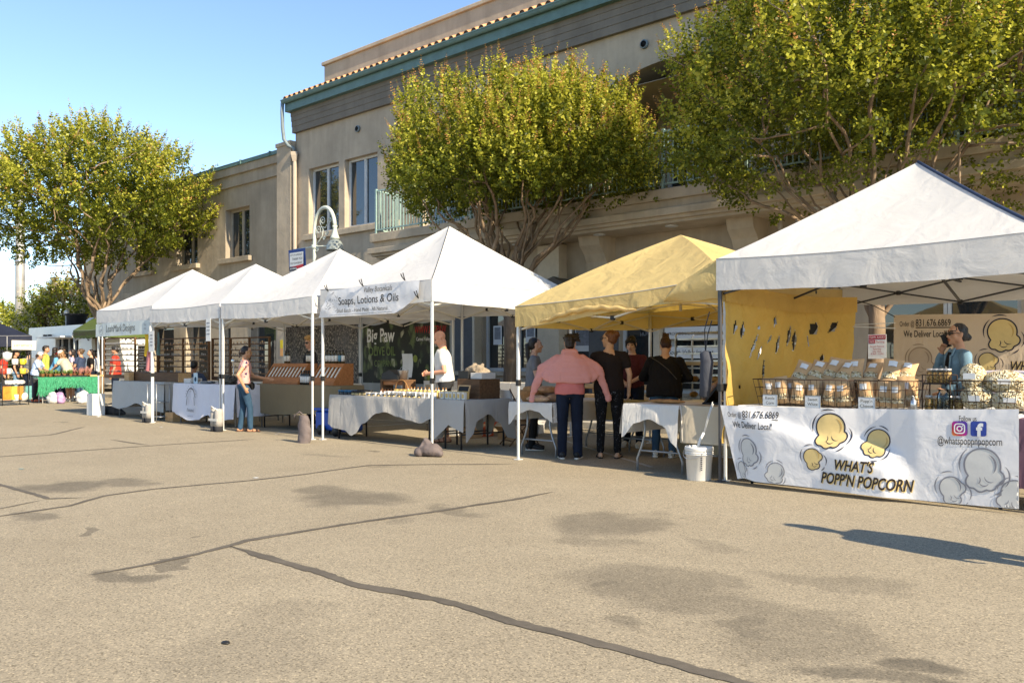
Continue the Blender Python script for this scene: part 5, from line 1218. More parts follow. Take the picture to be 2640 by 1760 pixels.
m_dkg = M('dark_glass', (.012, .013, .012), .15, .2, 8, 0, spec=.6); m_tin = M('tin_gold', (.40, .30, .14), .35, .15, 8, 0, metal=.6); m_bll = M('lid_blue', (.03, .12, .22), .5, .1, 8, 0); m_orn = M('cap_orange', (.45, .2, .04), .5, .1, 8, 0); m_ltn = M('label_white', (.66, .66, .64), .7, .08, 30, 0)
sp = lambda a, b, n_, t_, j=.01: [(a+(b-a)*i/(n_-1)+RN.uniform(-j, j), t_+RN.uniform(-j, j)) for i in range(n_)]
def tinj(lid, body, rr, hh):
    def f(name, label, cat, s, t, z, rot, group):
        r = thing(name, label, cat, s, t, z, rot, group); k = MB(); k.lathe([(rr*.95, 0), (rr, .004), (rr, hh*.6)], seg=16); k.build('jar_body', body, r); k = MB(); k.lathe([(rr*1.05, hh*.6), (rr*1.05, hh), (0, hh)], seg=16); k.build('lid', lid, r); return r
    return f
goods('soap_carton', 'white soap carton in the front row on the long grey soap table', 'soap box', 'white soap cartons in the front row', carton(m_ltn, .066, .045, .085, m_lab), sp(-6.1, -5.05, 12, .50, .018), .745)
goods('soap_carton', 'low grey printed carton left of the white soap cartons', 'soap box', 'low grey cartons on the soap table', carton(m_cartw, .085, .06, .055, m_palei), sp(-6.6, -6.2, 5, .50, .02), .745)
goods('balm_tin', 'small dark balm tin in front of the amber bottles', 'tin', 'small dark balm tins', tinj(m_plast, m_tin, .028, .03), sp(-6.55, -5.3, 11, .46, .015), .745)
goods('soap_carton', 'honey coloured soap carton in the row behind the white cartons', 'soap box', 'honey coloured soap cartons', carton(m_ylw, .06, .045, .115, m_wlab), sp(-6.0, -4.4, 18, .59), .745)
goods('dropper_bottle', 'small amber dropper bottle with black cap behind the soap cartons', 'bottle', 'amber dropper bottles', bottle(m_amber, m_plast, .019, .12, m_ltn), sp(-6.5, -5.4, 14, .68), .745)
goods('lotion_bottle', 'small cream lotion bottle with orange cap behind the honey cartons', 'bottle', 'cream lotion bottles', bottle(m_wlab, m_orn, .021, .15, None, .3), sp(-5.9, -5.0, 12, .74), .745)
goods('soap_carton', 'white soap carton on the end-on grey table', 'soap box', 'white cartons at the right table end', carton(m_wlab, .07, .05, .11, m_ylw), sp(-4.85, -4.4, 6, .53), .74)
goods('cream_jar', 'blue lidded cream jar at the left corner of the soap table', 'jar', 'blue lidded jars', tinj(m_bll, m_dkg, .045, .075), sp(-7.4, -7.12, 4, .52)+sp(-7.35, -7.1, 3, .64), .745)
goods('cream_jar', 'gold tin beside the blue lidded jars', 'jar', 'gold tins', tinj(m_plast, m_tin, .045, .07), sp(-7.0, -6.72, 4, .51), .745)
goods('cream_jar', 'black lidded jar behind the gold tins', 'jar', 'black lidded jars', tinj(m_plast, m_dkg, .04, .085), sp(-7.0, -6.7, 4, .63), .745)
def woodstand(label, s, t, w, d, h, z):
    r = thing('wooden_stand', label, 'stand', s, t, z); k = MB(); k.bx(0, w, 0, d, h-.03, h, bev=.004); k.build('shelf', m_wood2, r)
    for x in (0, w-.05): k = MB(); k.bx(x, x+.05, 0, d, 0, h-.031, bev=.004); k.build('leg', m_wood2, r)
    k = MB(); k.bx(.05, w-.05, .03, .05, h-.09, h-.031); k.build('apron', m_wood, r); return r
woodstand('brown wooden display stand at the back of the soap table', -6.75, .86, .62, .25, .26, .743)
k = MB(); k.lathe([(.065, 0), (.09, .15), (.095, .155), (.088, .15), (.063, .012), (0, .01)], seg=20); k.tube([(.095*math.cos(a), 0, .12+.09*math.sin(a)) for a in [PI*i/10 for i in range(11)]], .003, 5)
solo(k, 'metal_pail', m_alu, 'small galvanised pail on the brown wooden display stand', 'pail', -6.3, .98, 1.005)
k = MB(); k.prism([(0, 0, 0), (.42, 0, 0), (.42, 0, .06), (.20, 0, .16), (0, 0, .09)], (0, .2, 0)); solo(k, 'open_box', m_plast, 'black open display box on the brown wooden stand', 'box', -6.74, .88, 1.005)
def basket(label, s, t, z, rx, ry, h, handle=True, rot=0):
    r = thing('wicker_basket', label, 'basket', s, t, z, rot); k = MB(); n_ = 24; vs = []
    prof = [(.75, 0), (.9, .3), (1, .7), (1.03, 1), (.97, 1), (.93, .7), (.82, .3), (.7, .06)]
    for (q, zz) in prof: vs += [(rx*q*math.cos(2*PI*i/n_), ry*q*math.sin(2*PI*i/n_), h*zz) for i in range(n_)]
    k.add(vs, [(j*n_+i, j*n_+(i+1) % n_, (j+1)*n_+(i+1) % n_, (j+1)*n_+i) for j in range(len(prof)-1) for i in range(n_)]+[tuple(range((len(prof)-1)*n_, len(prof)*n_))], 0, True); k.build('basket_bowl', m_wick, r)
    if handle: k = MB(); k.tube([(rx*math.cos(a), 0, h+h*1.3*math.sin(a)) for a in [PI*i/14 for i in range(15)]], .011, 6); k.build('handle', m_wick, r)
    return r
basket('wicker basket with hoop handle among the soaps', -6.2, .86, .745, .15, .11, .11)
ftable('low folding table with white cartons under the olive banner', -7.6, 2.5, 2.6, .6, .66, legm=m_blk)
def cartonbox(label, s, t, z, w, d, h, mat, rot=0, flaps=False, group=None, print_=None):
    r = thing('carton_box', label, 'box', s, t, z, rot, group); k = MB(); k.bx(0, w, 0, d, 0, h, bev=.004); k.build('box_body', mat, r)
    k = MB(); k.bx(0.002, w-.002, d/2-.02, d/2+.02, h-.002, h+.0012); k.build('tape', m_lab, r)
    if flaps:
        k = MB(); k.add([(0, 0, h), (w, 0, h), (w, -.10, h+.08), (0, -.10, h+.08)], [(0, 1, 2, 3)]); k.add([(0, d, h), (w, d, h), (w, d+.10, h+.07), (0, d+.10, h+.07)], [(0, 1, 2, 3)]); k.build('flap', mat, r)
    if print_: k = MB(); k.bx(w*.15, w*.85, -.0025, -.001, h*.2, h*.75); k.build('printed_panel', print_, r)
    return r
for i, (x, nm) in enumerate(((-7.55, 'with black dots print'), (-7.18, 'with a round logo'), (-6.42, 'with a small square print'), (-6.05, 'plain'), (-5.68, 'plain'), (-5.32, 'plain'))):
    r = cartonbox('%s white carton standing in the row below the olive banner' % ['leftmost printed', 'second printed', 'third printed', 'fourth plain', 'fifth plain', 'rightmost plain'][i], x, 2.55, .66, .35, .3, .28, m_cartw, group='white cartons below the olive banner', print_=m_lab if i < 3 else None)
cartonbox('dark brown storage box on the end-on grey table', -4.85, .82, .738, .48, .45, .30, m_wood2)
cartonbox('black open box on the dark brown storage box', -4.85, .84, 1.04, .22, .3, .12, m_plast)
cartonbox('flat white box on top of the dark brown storage box', -4.60, .86, 1.04, .24, .3, .09, m_cartw)
k = MB(); k.box((0, 0, .10), (.26, .02, .2)); fr = thing('chalkboard', 'small chalkboard in pale wooden frame leaning at the end of the soaps', 'chalkboard', -4.55, .62, .74, 4)
k = MB()
for a in ((-.12, -.10, 0, .22), (.10, .12, 0, .22)): k.bx(a[0], a[1], -.01, .01, a[2], a[3])
k.bx(-.10, .10, -.01, .01, 0, .02); k.bx(-.10, .10, -.01, .01, .20, .22); k.v = [tuple(Matrix.Rotation(-.35, 4, 'X') @ Vector(p)) for p in k.v]; k.build('frame', m_wood3, fr)
k = MB(); k.bx(-.10, .10, -.004, .004, .02, .20); k.v = [tuple(Matrix.Rotation(-.35, 4, 'X') @ Vector(p)) for p in k.v]; k.build('board', m_chr, fr)
# crumpled paper and goods piled further back
def lump(label, name, cat, s, t, z, rx, ry, rz, mat, amp=.35, seed=0, sc_=3.0, flat_=True):
    k = MB(); k.ell((0, 0, rz*.8), rx, ry, rz, 28, 18); vs = []
    for p in k.v:
        v = Vector(p); d = noise.noise(Vector((v.x/rx, v.y/ry, v.z/rz))*sc_*.5+Vector((seed, 0, 0))); f_ = 1+amp*d; q = Vector((v.x*f_, v.y*f_, (v.z-rz*.8)*f_+rz*.8)); q.z = max(0, q.z) if flat_ else q.z; vs.append(tuple(q))
    k.v = vs; return solo(k, name, mat, label, cat, s, t, z)
lump('crumpled brown wrapping paper on the storage box', 'wrapping_paper', 'paper', -4.7, 1.12, 1.04, .2, .12, .12, M('paper_brown', (.30, .24, .17), .85, .3, 8, .8, 14, bd=.04), .5, 2, 5)
r = thing('wooden_bench', 'pale sunlit plank bench on the pavement behind the folding chair', 'bench', -6.0, 5.5, .14)
for z0 in (.42, .62, .80): k = MB(); k.bx(0, 2.0, -.02, .05 if z0 > .5 else .42, z0, z0+.10, bev=.02); k.build('plank', m_wood3, r)
for x in (.15, 1.75): k = MB(); k.bx(x, x+.09, .0, .40, 0, .42, bev=.006); k.bx(x, x+.09, .052, .12, .42, .92, bev=.006); k.build('leg', m_wood3, r)
def fchair(label, s, t, rot):
    r = thing('folding_chair', label, 'chair', s, t, 0, rot); k = MB()
    k.grid(8, 6, lambda u, v: (-.22+.44*u, .19+.03*math.sin(PI*u)+.05*v, .62+.24*v)); k.grid(8, 6, lambda u, v: (-.22+.44*u, .215+.03*math.sin(PI*u)+.05*v, .62+.24*v), flip=True)
    for e in (0, 1): k.grid(8, 1, lambda u, v: (-.22+.44*u, .19+.025*v+.03*math.sin(PI*u)+.05*e, .62+.24*e), flip=(e == 0))
    k.build('backrest', m_plw, r); k = MB(); k.box((0, -.02, .44), (.42, .40, .025), bev=.01); k.build('seat', m_plw, r)
    for x in (-.21, .21):
        k = MB(); k.tube([(x, .26, .88), (x, .0, .40), (x, -.24, 0)], .011, 6); k.build('front_leg', m_wood2, r); k = MB(); k.tube([(x*.93, -.14, .43), (x*.93, .26, 0)], .011, 6); k.build('rear_leg', m_wood2, r)
    k = MB(); k.tube([(-.21, -.2, .08), (.21, -.2, .08)], .009, 6); k.tube([(-.2, .2, .07), (.2, .2, .07)], .009, 6); k.build('stretcher', m_wood2, r); return r
sC = G(1318, 1148); fchair('white plastic folding chair between the soap and bread stalls', sC[0], sC[1]+.2, 155)
for i, (px, py, w, d, h, mt, lb) in enumerate(((1175, 1128, .3, .25, .16, m_card, 'cardboard box with orange print under the end-on soap table'), (1200, 1124, .32, .28, .17, M('box_red', (.45, .10, .04), .7, .2, 5, 0), 'red printed cardboard box under the end-on soap table'), (1272, 1132, .34, .3, .14, m_card, 'flat cardboard tray of jars behind the folding chair'), (1308, 1125, .36, .3, .26, m_card, 'cardboard box with crumpled paper behind the folding chair'), (1340, 1118, .3, .3, .15, m_cartw, 'pale carton behind the left bread table'))):
    s_, t_ = G(px, py); cartonbox(lb, s_, t_+.1, 0, w, d, h, mt, 8*i-10, True)
lump('pale crumpled bag lying on the cardboard box behind the chair', 'plastic_bag', 'bag', G(1315, 1122)[0], G(1315, 1122)[1]+.3, .27, .2, .15, .09, m_cartw, .6, 4, 5)
r = cartonbox('white foam box on the ground far under the soap table', -6.6, 2.2, 0, .3, .25, .2, m_plw)
# sandbags
sb = G(1106, 1176)
k = MB(); k.ell((.03, 0, .085), .17, .12, .095); k.ell((-.13, -.03, .06), .085, .09, .07); k.cap((.02, 0, .12), (-.05, -.02, .235), (.07, .06), (.03, .045)); k.cap((-.06, -.03, .23), (-.10, -.07, .12), .016, .016); k.cap((.06, -.04, .10), (.18, -.03, .05), .06, .05)
for i, p in enumerate(k.v): k.v[i] = (p[0], p[1], max(.001, p[2]))
me = remesh(k, .012, 2); ripple(me, .014, 9, (1, 1, 1), 3); shade(me); me.materials.append(m_bag); o = part(me, 'sandbag'); place(o, sb[0], sb[1], 0, 20); tag(o, 'slumped dark canvas sandbag at the foot of the middle white post', 'sandbag')
sb = G(783, 1141)
k = MB(); k.grid(36, 22, lambda u, v: ((.115-.04*v**4+.012*math.sin(v*17+u*6)*v+.012*noise.noise(Vector((math.cos(2*PI*u)*2, math.sin(2*PI*u)*2, v*5))))*math.cos(2*PI*u)+.012*math.sin(v*5), (.085-.03*v**4+.01*noise.noise(Vector((math.cos(2*PI*u)*2, 5, v*5))))*math.sin(2*PI*u)+.02*v, .44*v)); k.add([(.065*math.cos(2*PI*i/12)+.0, .05*math.sin(2*PI*i/12)+.02, .432) for i in range(12)], [tuple(range(12))]); k.tube([(0, .0, .44), (-.06, -.03, .5), (-.14, -.06, .44), (-.16, -.05, .38)], .010, 6)
solo(k, 'sandbag', m_bag, 'upright dark canvas sandbag tied beside the paired white posts', 'sandbag', sb[0], sb[1], 0, 10)
def canister(label, px, py, sc_=1.0):
    s_, t_ = G(px, py); r = thing('post_weight', label, 'post weight', s_, t_, 0, 0, 'canvas weights strapped to the posts')
    for x in (-.075, .075):
        k = MB(); k.lathe([(.07*sc_, .0), (.078*sc_, .01), (.078*sc_, .10)], (x*sc_, .0, 0), 16); k.build('weight_base', m_chr, r)
        k = MB(); k.lathe([(.079*sc_, .10), (.082*sc_, .2), (.079*sc_, .36*sc_), (.06*sc_, .42*sc_), (0, .43*sc_)], (x*sc_, 0, 0), 16); k.build('weight_bag', m_bagg, r)
    k = MB(); k.bx(-.16*sc_, .16*sc_, -.086*sc_, -.08*sc_, .2, .245); k.build('strap', m_wlab, r); k = MB(); k.tube([(-.1, -.05, .40*sc_), (-.03, -.09, .47*sc_), (.05, -.09, .44*sc_), (.12, -.04, .40*sc_)], .012, 6); k.build('handle', m_wlab, r); return r
canister('grey canvas weight on the post in front of the emblem tablecloth', 559, 1112); canister('grey canvas weight on the post beside the metal cart', 380, 1089, .95)
# blue tote
sb = G(850, 1122); r = thing('wheeled_tote', 'blue plastic wheeled tote on the ground behind the soap tablecloth', 'tote', sb[0], sb[1], 0, 0); k = MB(); k.bx(-.45, .45, 0, .4, .08, .42, bev=.03); k.build('tub', m_blue, r); k = MB(); k.bx(-.47, .47, -.02, .42, .425, .47, bev=.01); k.build('lid', m_blue, r)
for x in (-.2, .25): k = MB(); k.lathe([(.09, -.03), (.09, .03)], (x, -.04, .09), 16, axis=Matrix.Rotation(PI/2, 4, 'X')); k.build('wheel', m_plast, r)
# ---- olive oil stall
ftable('folding table under the brown cloth with the bottle racks', -10.7, .95, 2.45, .72, .86, legm=m_blk)
cloth('heavy brown cloth over the table of wooden bottle racks', -10.7, .95, 2.45, .72, .86, m_ocl, lambda q, u: .56+.03*math.sin(u*6) if q == 0 else .62-.2*abs(u-.5), seed=3, amp=.012, flare=.03)
k = MB(); k.prism([(0, 0, .85), (.28, 0, .85), (.12, 0, .32), (.02, 0, .22), (-.12, 0, .45)], (0, .02, 0)); k.grid(6, 8, lambda u, v: (-.14+.42*u-.1*v, -.04-.05*math.sin(u*5), .86-.6*v))
solo(k, 'folded_cloth', m_ocl, 'loose corner of brown cloth hanging at the right end of the rack table', 'cloth', -8.18, .9)
def brack(label, s, w, n_):
    r = thing('bottle_rack', label, 'bottle rack', s, 1.0, .866, 0, 0, ); r['group'] = 'wooden bottle racks'
    for x in (0, w-.025): k = MB(); k.prism([(x, 0, 0), (x, .45, 0), (x, .45, .40), (x, .25, .40), (x, 0, .05)], (.025, 0, 0)); k.build('side_panel', m_wood, r)
    k = MB(); k.add([(.025, 0, .0), (w-.025, 0, 0), (w-.025, .0, .05), (.025, 0, .05)], [(0, 1, 2, 3)]); k.add([(.025, 0, .05), (w-.025, 0, .05), (w-.025, .065, .14), (.025, .065, .14)], [(0, 1, 2, 3)]); k.build('front_panel', m_wood, r)
    k = MB(); k.add([(.025, .20, .33), (w-.025, .20, .33), (w-.025, .25, .40), (.025, .25, .40)], [(0, 1, 2, 3)]); k.bx(.025, w-.025, .25, .45, .385, .40); k.build('top_panel', m_wood, r)
    k = MB(); k.bx(.025, w-.025, .40, .45, 0, .385); k.build('back_panel', m_wood, r)
    st_ = (w-.05)/n_
    for i in range(1, n_): k = MB(); x = .025+st_*i; k.prism([(x-.006, .07, .14), (x-.006, .4, .14), (x-.006, .4, .33), (x-.006, .205, .33)], (.012, 0, 0)); k.build('divider', m_wood, r)
    for i in range(n_): x = .025+st_*(i+.5); k = MB(); k.cap((x, .10, .14), (x, .24, .33), .022, .022, 10); b_ = k.build('sample_tube', m_wlab, r)
    return r
brack('wide cedar bottle rack beside the reaching woman', -10.6, 1.22, 10); brack('narrow cedar bottle rack at the right end of the brown cloth', -9.0, .75, 6)
m_otl = M('oil_bottle', (.035, .03, .012), .2, .2, 8, 0, spec=.6)
def oil(lab): return bottle(m_otl, m_plast, .032, .25, lab, .4)
goods('oil_bottle', 'tall oil bottle with cream label on the wide rack by the doorway', 'bottle', 'oil bottles on the left end of the wide rack', oil(m_wlab), [(-10.3, 1.34), (-10.2, 1.34)], 1.268)
goods('oil_bottle', 'tall oil bottle with cream label on the wide rack by the blond vendor', 'bottle', 'oil bottles on the right end of the wide rack', oil(m_wlab), [(-9.55, 1.34), (-9.47, 1.34)], 1.268)
goods('oil_bottle', 'tall oil bottle with pale label on top of the narrow rack', 'bottle', 'pale labelled oil bottles on the narrow rack', oil(m_ltn), [(-8.92+.1*i, 1.34) for i in range(4)]+[(-8.42, 1.34)], 1.268)
oil(M('label_blue', (.08, .22, .32), .6, .1, 20, 0))('oil_bottle', 'oil bottle with blue label among the bottles on the narrow rack', 'bottle', -8.52, 1.34, 1.268, 0, 'labelled oil bottles on the narrow rack')
goods('oil_bottle', 'dark oil bottle standing between the two cedar racks', 'bottle', 'dark oil bottles between the racks', bottle(m_dkg, m_plast, .03, .27, m_ltn), [(-9.32+.075*i, 1.05+.09*j) for j in range(2) for i in range(4)], .866)
k = MB(); k.grid(6, 6, lambda u, v: (.3*u, .02*math.sin(v*4), -.45*v)); solo(k, 'paper_sheet', m_wht, 'white printed sheet hanging left of the olive banner', 'sheet', -8.0, 2.4, 1.45)
k = MB(); k.grid(6, 6, lambda u, v: (.26*u+.02*v, .03*math.sin(v*3), -.42*v)); solo(k, 'paper_sheet', m_cartw, 'lower grey printed sheet hanging left of the olive banner', 'sheet', -8.05, 2.38, 1.02)
# ---- emblem table
ftable('folding table under the white emblem cloth', -13.1, .42, 2.5, .72, .84)
hw = interp([(0, .60), (.1, .66), (.3, .76), (.45, .73), (.6, .62), (.68, .74), (.8, .70), (1, .66)])
EC = cloth('white cloth printed with an arched emblem over the second table', -13.1, .42, 2.5, .72, .84, m_wcl, lambda q, u: hw(u) if q == 0 else .62, seed=5, amp=.03, flare=.06)
ew = lambda a, z, y: (a, y-.055-.04*max(0, .84-z), z)
sE, zE = PT(493, 1030, .36); ex = sE+13.1
k = MB(); P_ = [(ex+.17*math.cos(math.radians(a))*(.85 if a in (0, 180) else 1), .56+.19*math.sin(math.radians(a))) for a in range(0, 181, 12)]
stroke(k, [(ex+.17, .40)]+P_+[(ex-.17, .40)], .02, -.01, 0, ew); text(k, "Pamona's", ex-.14, .27, .10, -.012, 0, ew, shear=.25, squash=.8, bold=.004); text(k, 'Santa Cruz, CA', ex-.1, .17, .035, -.01, 0, ew)
for i in range(13): a = math.radians(180-i*15); text(k, 'CRAFT CUT DRAW'[i], ex+.215*math.cos(a)-.012, .56+.235*math.sin(a), .045, -.01, 0, ew)
k.v = [(p[0], p[1], p[2]) for p in k.v]; k.build('emblem_print', m_ink, EC)
for i, (x, w, h, nm, mt) in enumerate(((.15, .32, .10, 'grey box of prints at the left end of the emblem table', m_cartw), (.55, .28, .04, 'stack of white papers on the emblem table', m_ltn))): cartonbox(nm, -13.1+x, .55, .845, w, .25, h, mt)
r = thing('card_stand', 'pale blue card in a stand on the emblem table', 'card stand', -12.35, .5, .845); k = MB(); k.bx(-.08, .08, 0, .008, 0, .22); k.build('card', M('card_blue', (.45, .58, .66), .6, .1, 8, 0), r); k = MB(); disc(k, 0, .09, .05, -.001, 0, 14); k.build('picture', m_jean, r)
lump('grey cloth pouch on the emblem table', 'cloth_pouch', 'pouch', -12.55, .6, .845, .12, .09, .07, m_bagg, .3, 6); lump('heap of small grey goods on the emblem table', 'jewellery_tray', 'tray', -12.05, .62, .845, .2, .12, .03, m_grey, .6, 7, 9)
for i, x in enumerate((-11.35, -11.15)):
    k = MB(); k.tube([(0, 0, 0), (0, 0, .42)], .008, 6); k.ell((0, -.02, .47), .06, .02, .045); k.lathe([(.08, 0), (.08, .012), (0, .014)], seg=14); solo(k, 'display_stand', m_alu, ['slim silver display stand with pale disc nearest the posts', 'slim silver display stand with pale disc nearest the reaching woman'][i], 'display stand', x, .8+.1*i, .845)
lump('dark heap of wrapped goods at the right end of the emblem table', 'goods_heap', 'goods', -11.25, .62, .845, .26, .14, .10, M('goods_mixed', (.10, .09, .075), .8, .8, 30, .6, 40, bd=.02), .7, 3, 8)
m_cgrey = M('card_grey', (.30, .28, .25), .7, .3, 20, 0); m_ctan = M('card_tan', (.34, .25, .16), .7, .3, 20, 0)
def erack(label, s, t, z, w, h, bays, seed, gold=False):
    rr = random.Random(seed); r = thing('earring_rack', label, 'display rack', s, t, z, 0, 'wooden earring racks'); bw_ = w/bays
    for i in range(bays+1): k = MB(); k.bx(bw_*i-.022, bw_*i+.022, 0, .05, 0, h, bev=.004); k.build('post', m_wood2, r)
    for i in range(bays):
        for z0, z1 in ((0, .09), (h-.03, h)): k = MB(); k.bx(bw_*i+.023, bw_*(i+1)-.023, .01, .04, z0, z1); k.build('rail', m_wood2, r)
    for j in range(6):
        zz = .16+j*(h-.2)/6
        k = MB(); c = MB(); e = MB()
        for i in range(bays):
            k.bx(bw_*i+.023, bw_*(i+1)-.023, .02, .032, zz, zz+.026); n_ = int(bw_/.085)
            for q in range(n_):
                if rr.random() < .34: continue
                x = bw_*i+.05+q*.08; c.bx(x, x+.05, .012, .016, zz+.02, zz+.075+rr.uniform(-.02, .01)); [e.box((x+.018+.022*a, .009, zz+.03+rr.uniform(-.005, .01)), (.012, .004, .028)) for a in (0, 1)]
        sl_ = k.build('slat', m_wood2, r); c.build('card_row', [m_cgrey, m_kraft, m_ctan][int(rr.random()*3)], sl_); e.build('earring_row', m_past if gold and j > 3 else m_grey, sl_)
    return r
for (xa, xb, yb, yt, t_, b_, lb, gd) in ((268, 346, 957, 872, 1.6, 1, 'single bay earring rack at the far left end of the stalls', False), (346, 404, 957, 872, 1.65, 1, 'single bay earring rack behind the hanging yellow cloth', False), (408, 536, 955, 873, 1.9, 2, 'two bay earring rack behind the seated vendor', True), (546, 692, 962, 872, 2.1, 3, 'three bay earring rack behind the reaching woman', False)):
    a, b = PT(xa, yb, t_), PT(xb, yb, t_); c_ = PT(xa, yt, t_); zb_ = .86
    erack(lb, a[0], t_, zb_, b[0]-a[0], max(.85, c_[1]-zb_), b_, int(xa), gd)
ftable('folding table carrying the two bay earring rack', -14.1, 1.75, 2.2, .6, .86); ftable('folding table carrying the three bay earring rack', -11.6, 1.95, 2.2, .6, .86)
# ---- designer stall
ftable('folding table under the pale grey cloth at the left end', -16.4, .55, 2.6, .72, .84)
ha = interp([(0, .62), (.15, .66), (.25, .62), (.5, .50), (.75, .62), (1, .66)])
cloth('pale grey cloth with arched hem over the leftmost stall table', -16.4, .55, 2.6, .72, .84, fabric('cloth_pale_grey', (.42, .43, .42), .9, .06, .7, .05), lambda q, u: ha(u) if q == 0 else .62, seed=7, amp=.012)
r = thing('planter_box', 'long rough brown wooden box on the pale grey cloth', 'wooden box', -16.2, .8, .846); k = MB(); k.bx(0, 2.5, 0, .03, 0, .2, bev=.006); k.bx(0, 2.5, .27, .3, 0, .2, bev=.006); k.build('side_board', m_wood2, r); [MB().bx(xa, xa+.019, 0, .3, 0, .2).build('end_board', m_wood3, r) for xa in (-.02, 2.501)]
cartonbox('pale wooden block at the end of the rough brown box', -16.1, .66, .846, .25, .12, .2, m_wood3)
sb = G(243, 1070); cartonbox('tall white foam cooler box at the left end of the stalls', sb[0]-.2, sb[1]-.1, 0, .34, .3, .52, m_plw)
k = MB(); k.cap((-.55, 0, .10), (.25, 0, .10), (.10, .11), (.10, .12), 16); k.cap((.25, 0, .10), (.62, 0, .06), (.09, .10), (.02, .03), 12); sb = G(285, 1069)
solo(k, 'duffel_bag', m_chr, 'long black carrying bag lying below the pale grey cloth', 'bag', sb[0], sb[1]+.05, 0, 3)
r = thing('wire_cart', 'grey metal wire cart between the leftmost tables', 'cart', -14.0, .25, 0); k = MB()
for x, y in ((0, 0), (.42, 0), (0, .3), (.42, .3)): k.tube([(x, y, 0), (x, y, .82)], .012, 6)
k.build('leg', m_tub, r)
for z in (.1, .42, .8):
    k = MB(); [k.tube([(0, y, z), (.42, y, z)], .006, 5) for y in [i*.05 for i in range(7)]]; [k.tube([(x, 0, z), (x, .3, z)], .006, 5) for x in (0, .21, .42)]; k.build('shelf', m_tub, r)
k = MB(); k.tube([(0, 0, .42), (.42, 0, .8)], .004, 5); k.tube([(.42, 0, .42), (0, 0, .8)], .004, 5); k.tube([(0, 0, .1), (.42, 0, .42)], .004, 5); k.build('brace', m_tub, r)
for i, (px, py, w, h, mt, lb) in enumerate(((420, 1086, .34, .2, m_wood3, 'pale wooden crate on the ground between the leftmost tables'), (398, 1070, .3, .36, m_wood2, 'brown box under the cart table'))): s_, t_ = G(px, py); cartonbox(lb, s_, t_+.05, 0, w, .28, h, mt)
s_, t_ = G(428, 1080); k = MB(); k.bx(0, .32, 0, .2, 0, .14, bev=.03); k.tube([(.04, .1, .13), (.10, .1, .22), (.22, .1, .22), (.28, .1, .13)], .014, 6); solo(k, 'tool_bag', M('bag_rust', (.22, .06, .02), .8, .3, 9, .2), 'rust coloured tool bag on the pale wooden crate', 'bag', s_-.02, t_+.1, .2)
s_, t_ = G(404, 1078); lump('olive backpack standing under the rack tables', 'backpack', 'backpack', s_, t_+.3, 0, .2, .15, .27, M('bag_olive', (.07, .06, .04), .85, .3, 7, .3), .2, 9)
sY, zY = PT(378, 860, .0)
for (px, py, w, h, mt, lb) in ((372, 872, .3, .66, M('cloth_mustard', (.62, .40, .03), .85, .1, 6, .2), 'mustard yellow cloth hanging from the left canopy post'), (394, 880, .2, .5, m_teal, 'teal cloth hanging beside the mustard cloth'), (378, 925, .42, .45, M('cloth_rose', (.55, .20, .20), .85, .15, 6, .2), 'rose and peach cloth hanging below the mustard cloth')):
    s_, z_ = PT(px, py, .1); k = MB(); k.grid(12, 10, lambda u, v: (w*(u-.5)*(.35+.65*v), .03*math.sin(u*9+v*2)*v, -h*v+.1*abs(u-.5)*v)); solo(k, 'hanging_cloth', mt, lb, 'cloth', s_, .15 if w > .25 else .22, z_+h*.4)
for px, py, lb in ((401, 880, 'white paper sign hanging from the second canopy corner'), (548, 850, 'narrow price list hanging from the third canopy corner')):
    s_, z_ = PT(px, py, .05); k = MB(); k.bx(-.12 if px < 500 else -.09, .12 if px < 500 else .09, 0, .004, -.22, .22); r = solo(k, 'paper_sign', m_ltn, lb, 'sign', s_, -.04, z_)
    k = MB(); [k.bx(-.06, .06, -.004, -.002, .12-.07*i, .14-.07*i) for i in range(4)]; k.build('print', m_grey, r)
# ---- bread stall
ftable('left folding bread table with bowed grey legs end-on to the street', -3.45, .5, .76, 1.8, .74, style='bow')
hb = interp([(0, .32), (.2, .16), (.5, .10), (.7, .12), (.85, .2), (1, .26)])
cloth('cream cloth on the left bread table', -3.45, .5, .76, 1.8, .74, m_wcl2, lambda q, u: hb(u) if q == 0 else .26, seed=11, amp=.02)
ftable('right folding bread table with bowed grey legs beside the white bucket', -1.25, .12, .76, 1.8, .80, style='bow')
hc_ = interp([(0, .40), (.25, .22), (.5, .17), (.75, .24), (.9, .42), (1, .48)])
cloth('cream cloth with a long hanging corner on the right bread table', -1.25, .12, .74, 1.0, .80, m_wcl2, lambda q, u: hc_(u) if q == 0 else (.36 if q == 3 else .4), seed=12, amp=.02, flare=.12)
ftable('folding bread table behind the bucket under the linen cloth', -.49, .16, .74, 1.7, .795, style='bow')
cloth('linen cloth on the table behind the bucket', -.48, .16, .64, 1.7, .80, m_lin, lambda q, u: .42, seed=13, amp=.02)
ftable('small folding table with khaki cloth behind the bread stall customers', -2.55, 1.55, .9, .6, .74, style='bow')
cloth('khaki cloth on the small table behind the customers', -2.55, 1.55, .9, .6, .74, m_kh, lambda q, u: .26, seed=14)
basket('round wicker bread basket at the left end of the bread table', -3.25, .72, .745, .17, .17, .16, False)
def loaf(label, s, t, z, rx, ry, rz, rot, seed, mat=None, name='bread_loaf', group=None):
    k = MB(); k.ell((0, 0, rz*.9), rx, ry, rz, 24, 14); vs = []
    for p in k.v:
        v = Vector(p); d = noise.noise(v*14+Vector((seed, 0, 0)))*.10+.06*max(0, math.sin(v.x*50+v.y*18)); q = Vector((v.x*(1+d*.5), v.y*(1+d), max(0.0, v.z*(1+d*.6)))); vs.append(tuple(q))
    k.v = vs; return solo(k, name, mat or m_crust, label, 'bread', s, t, z, rot, group)
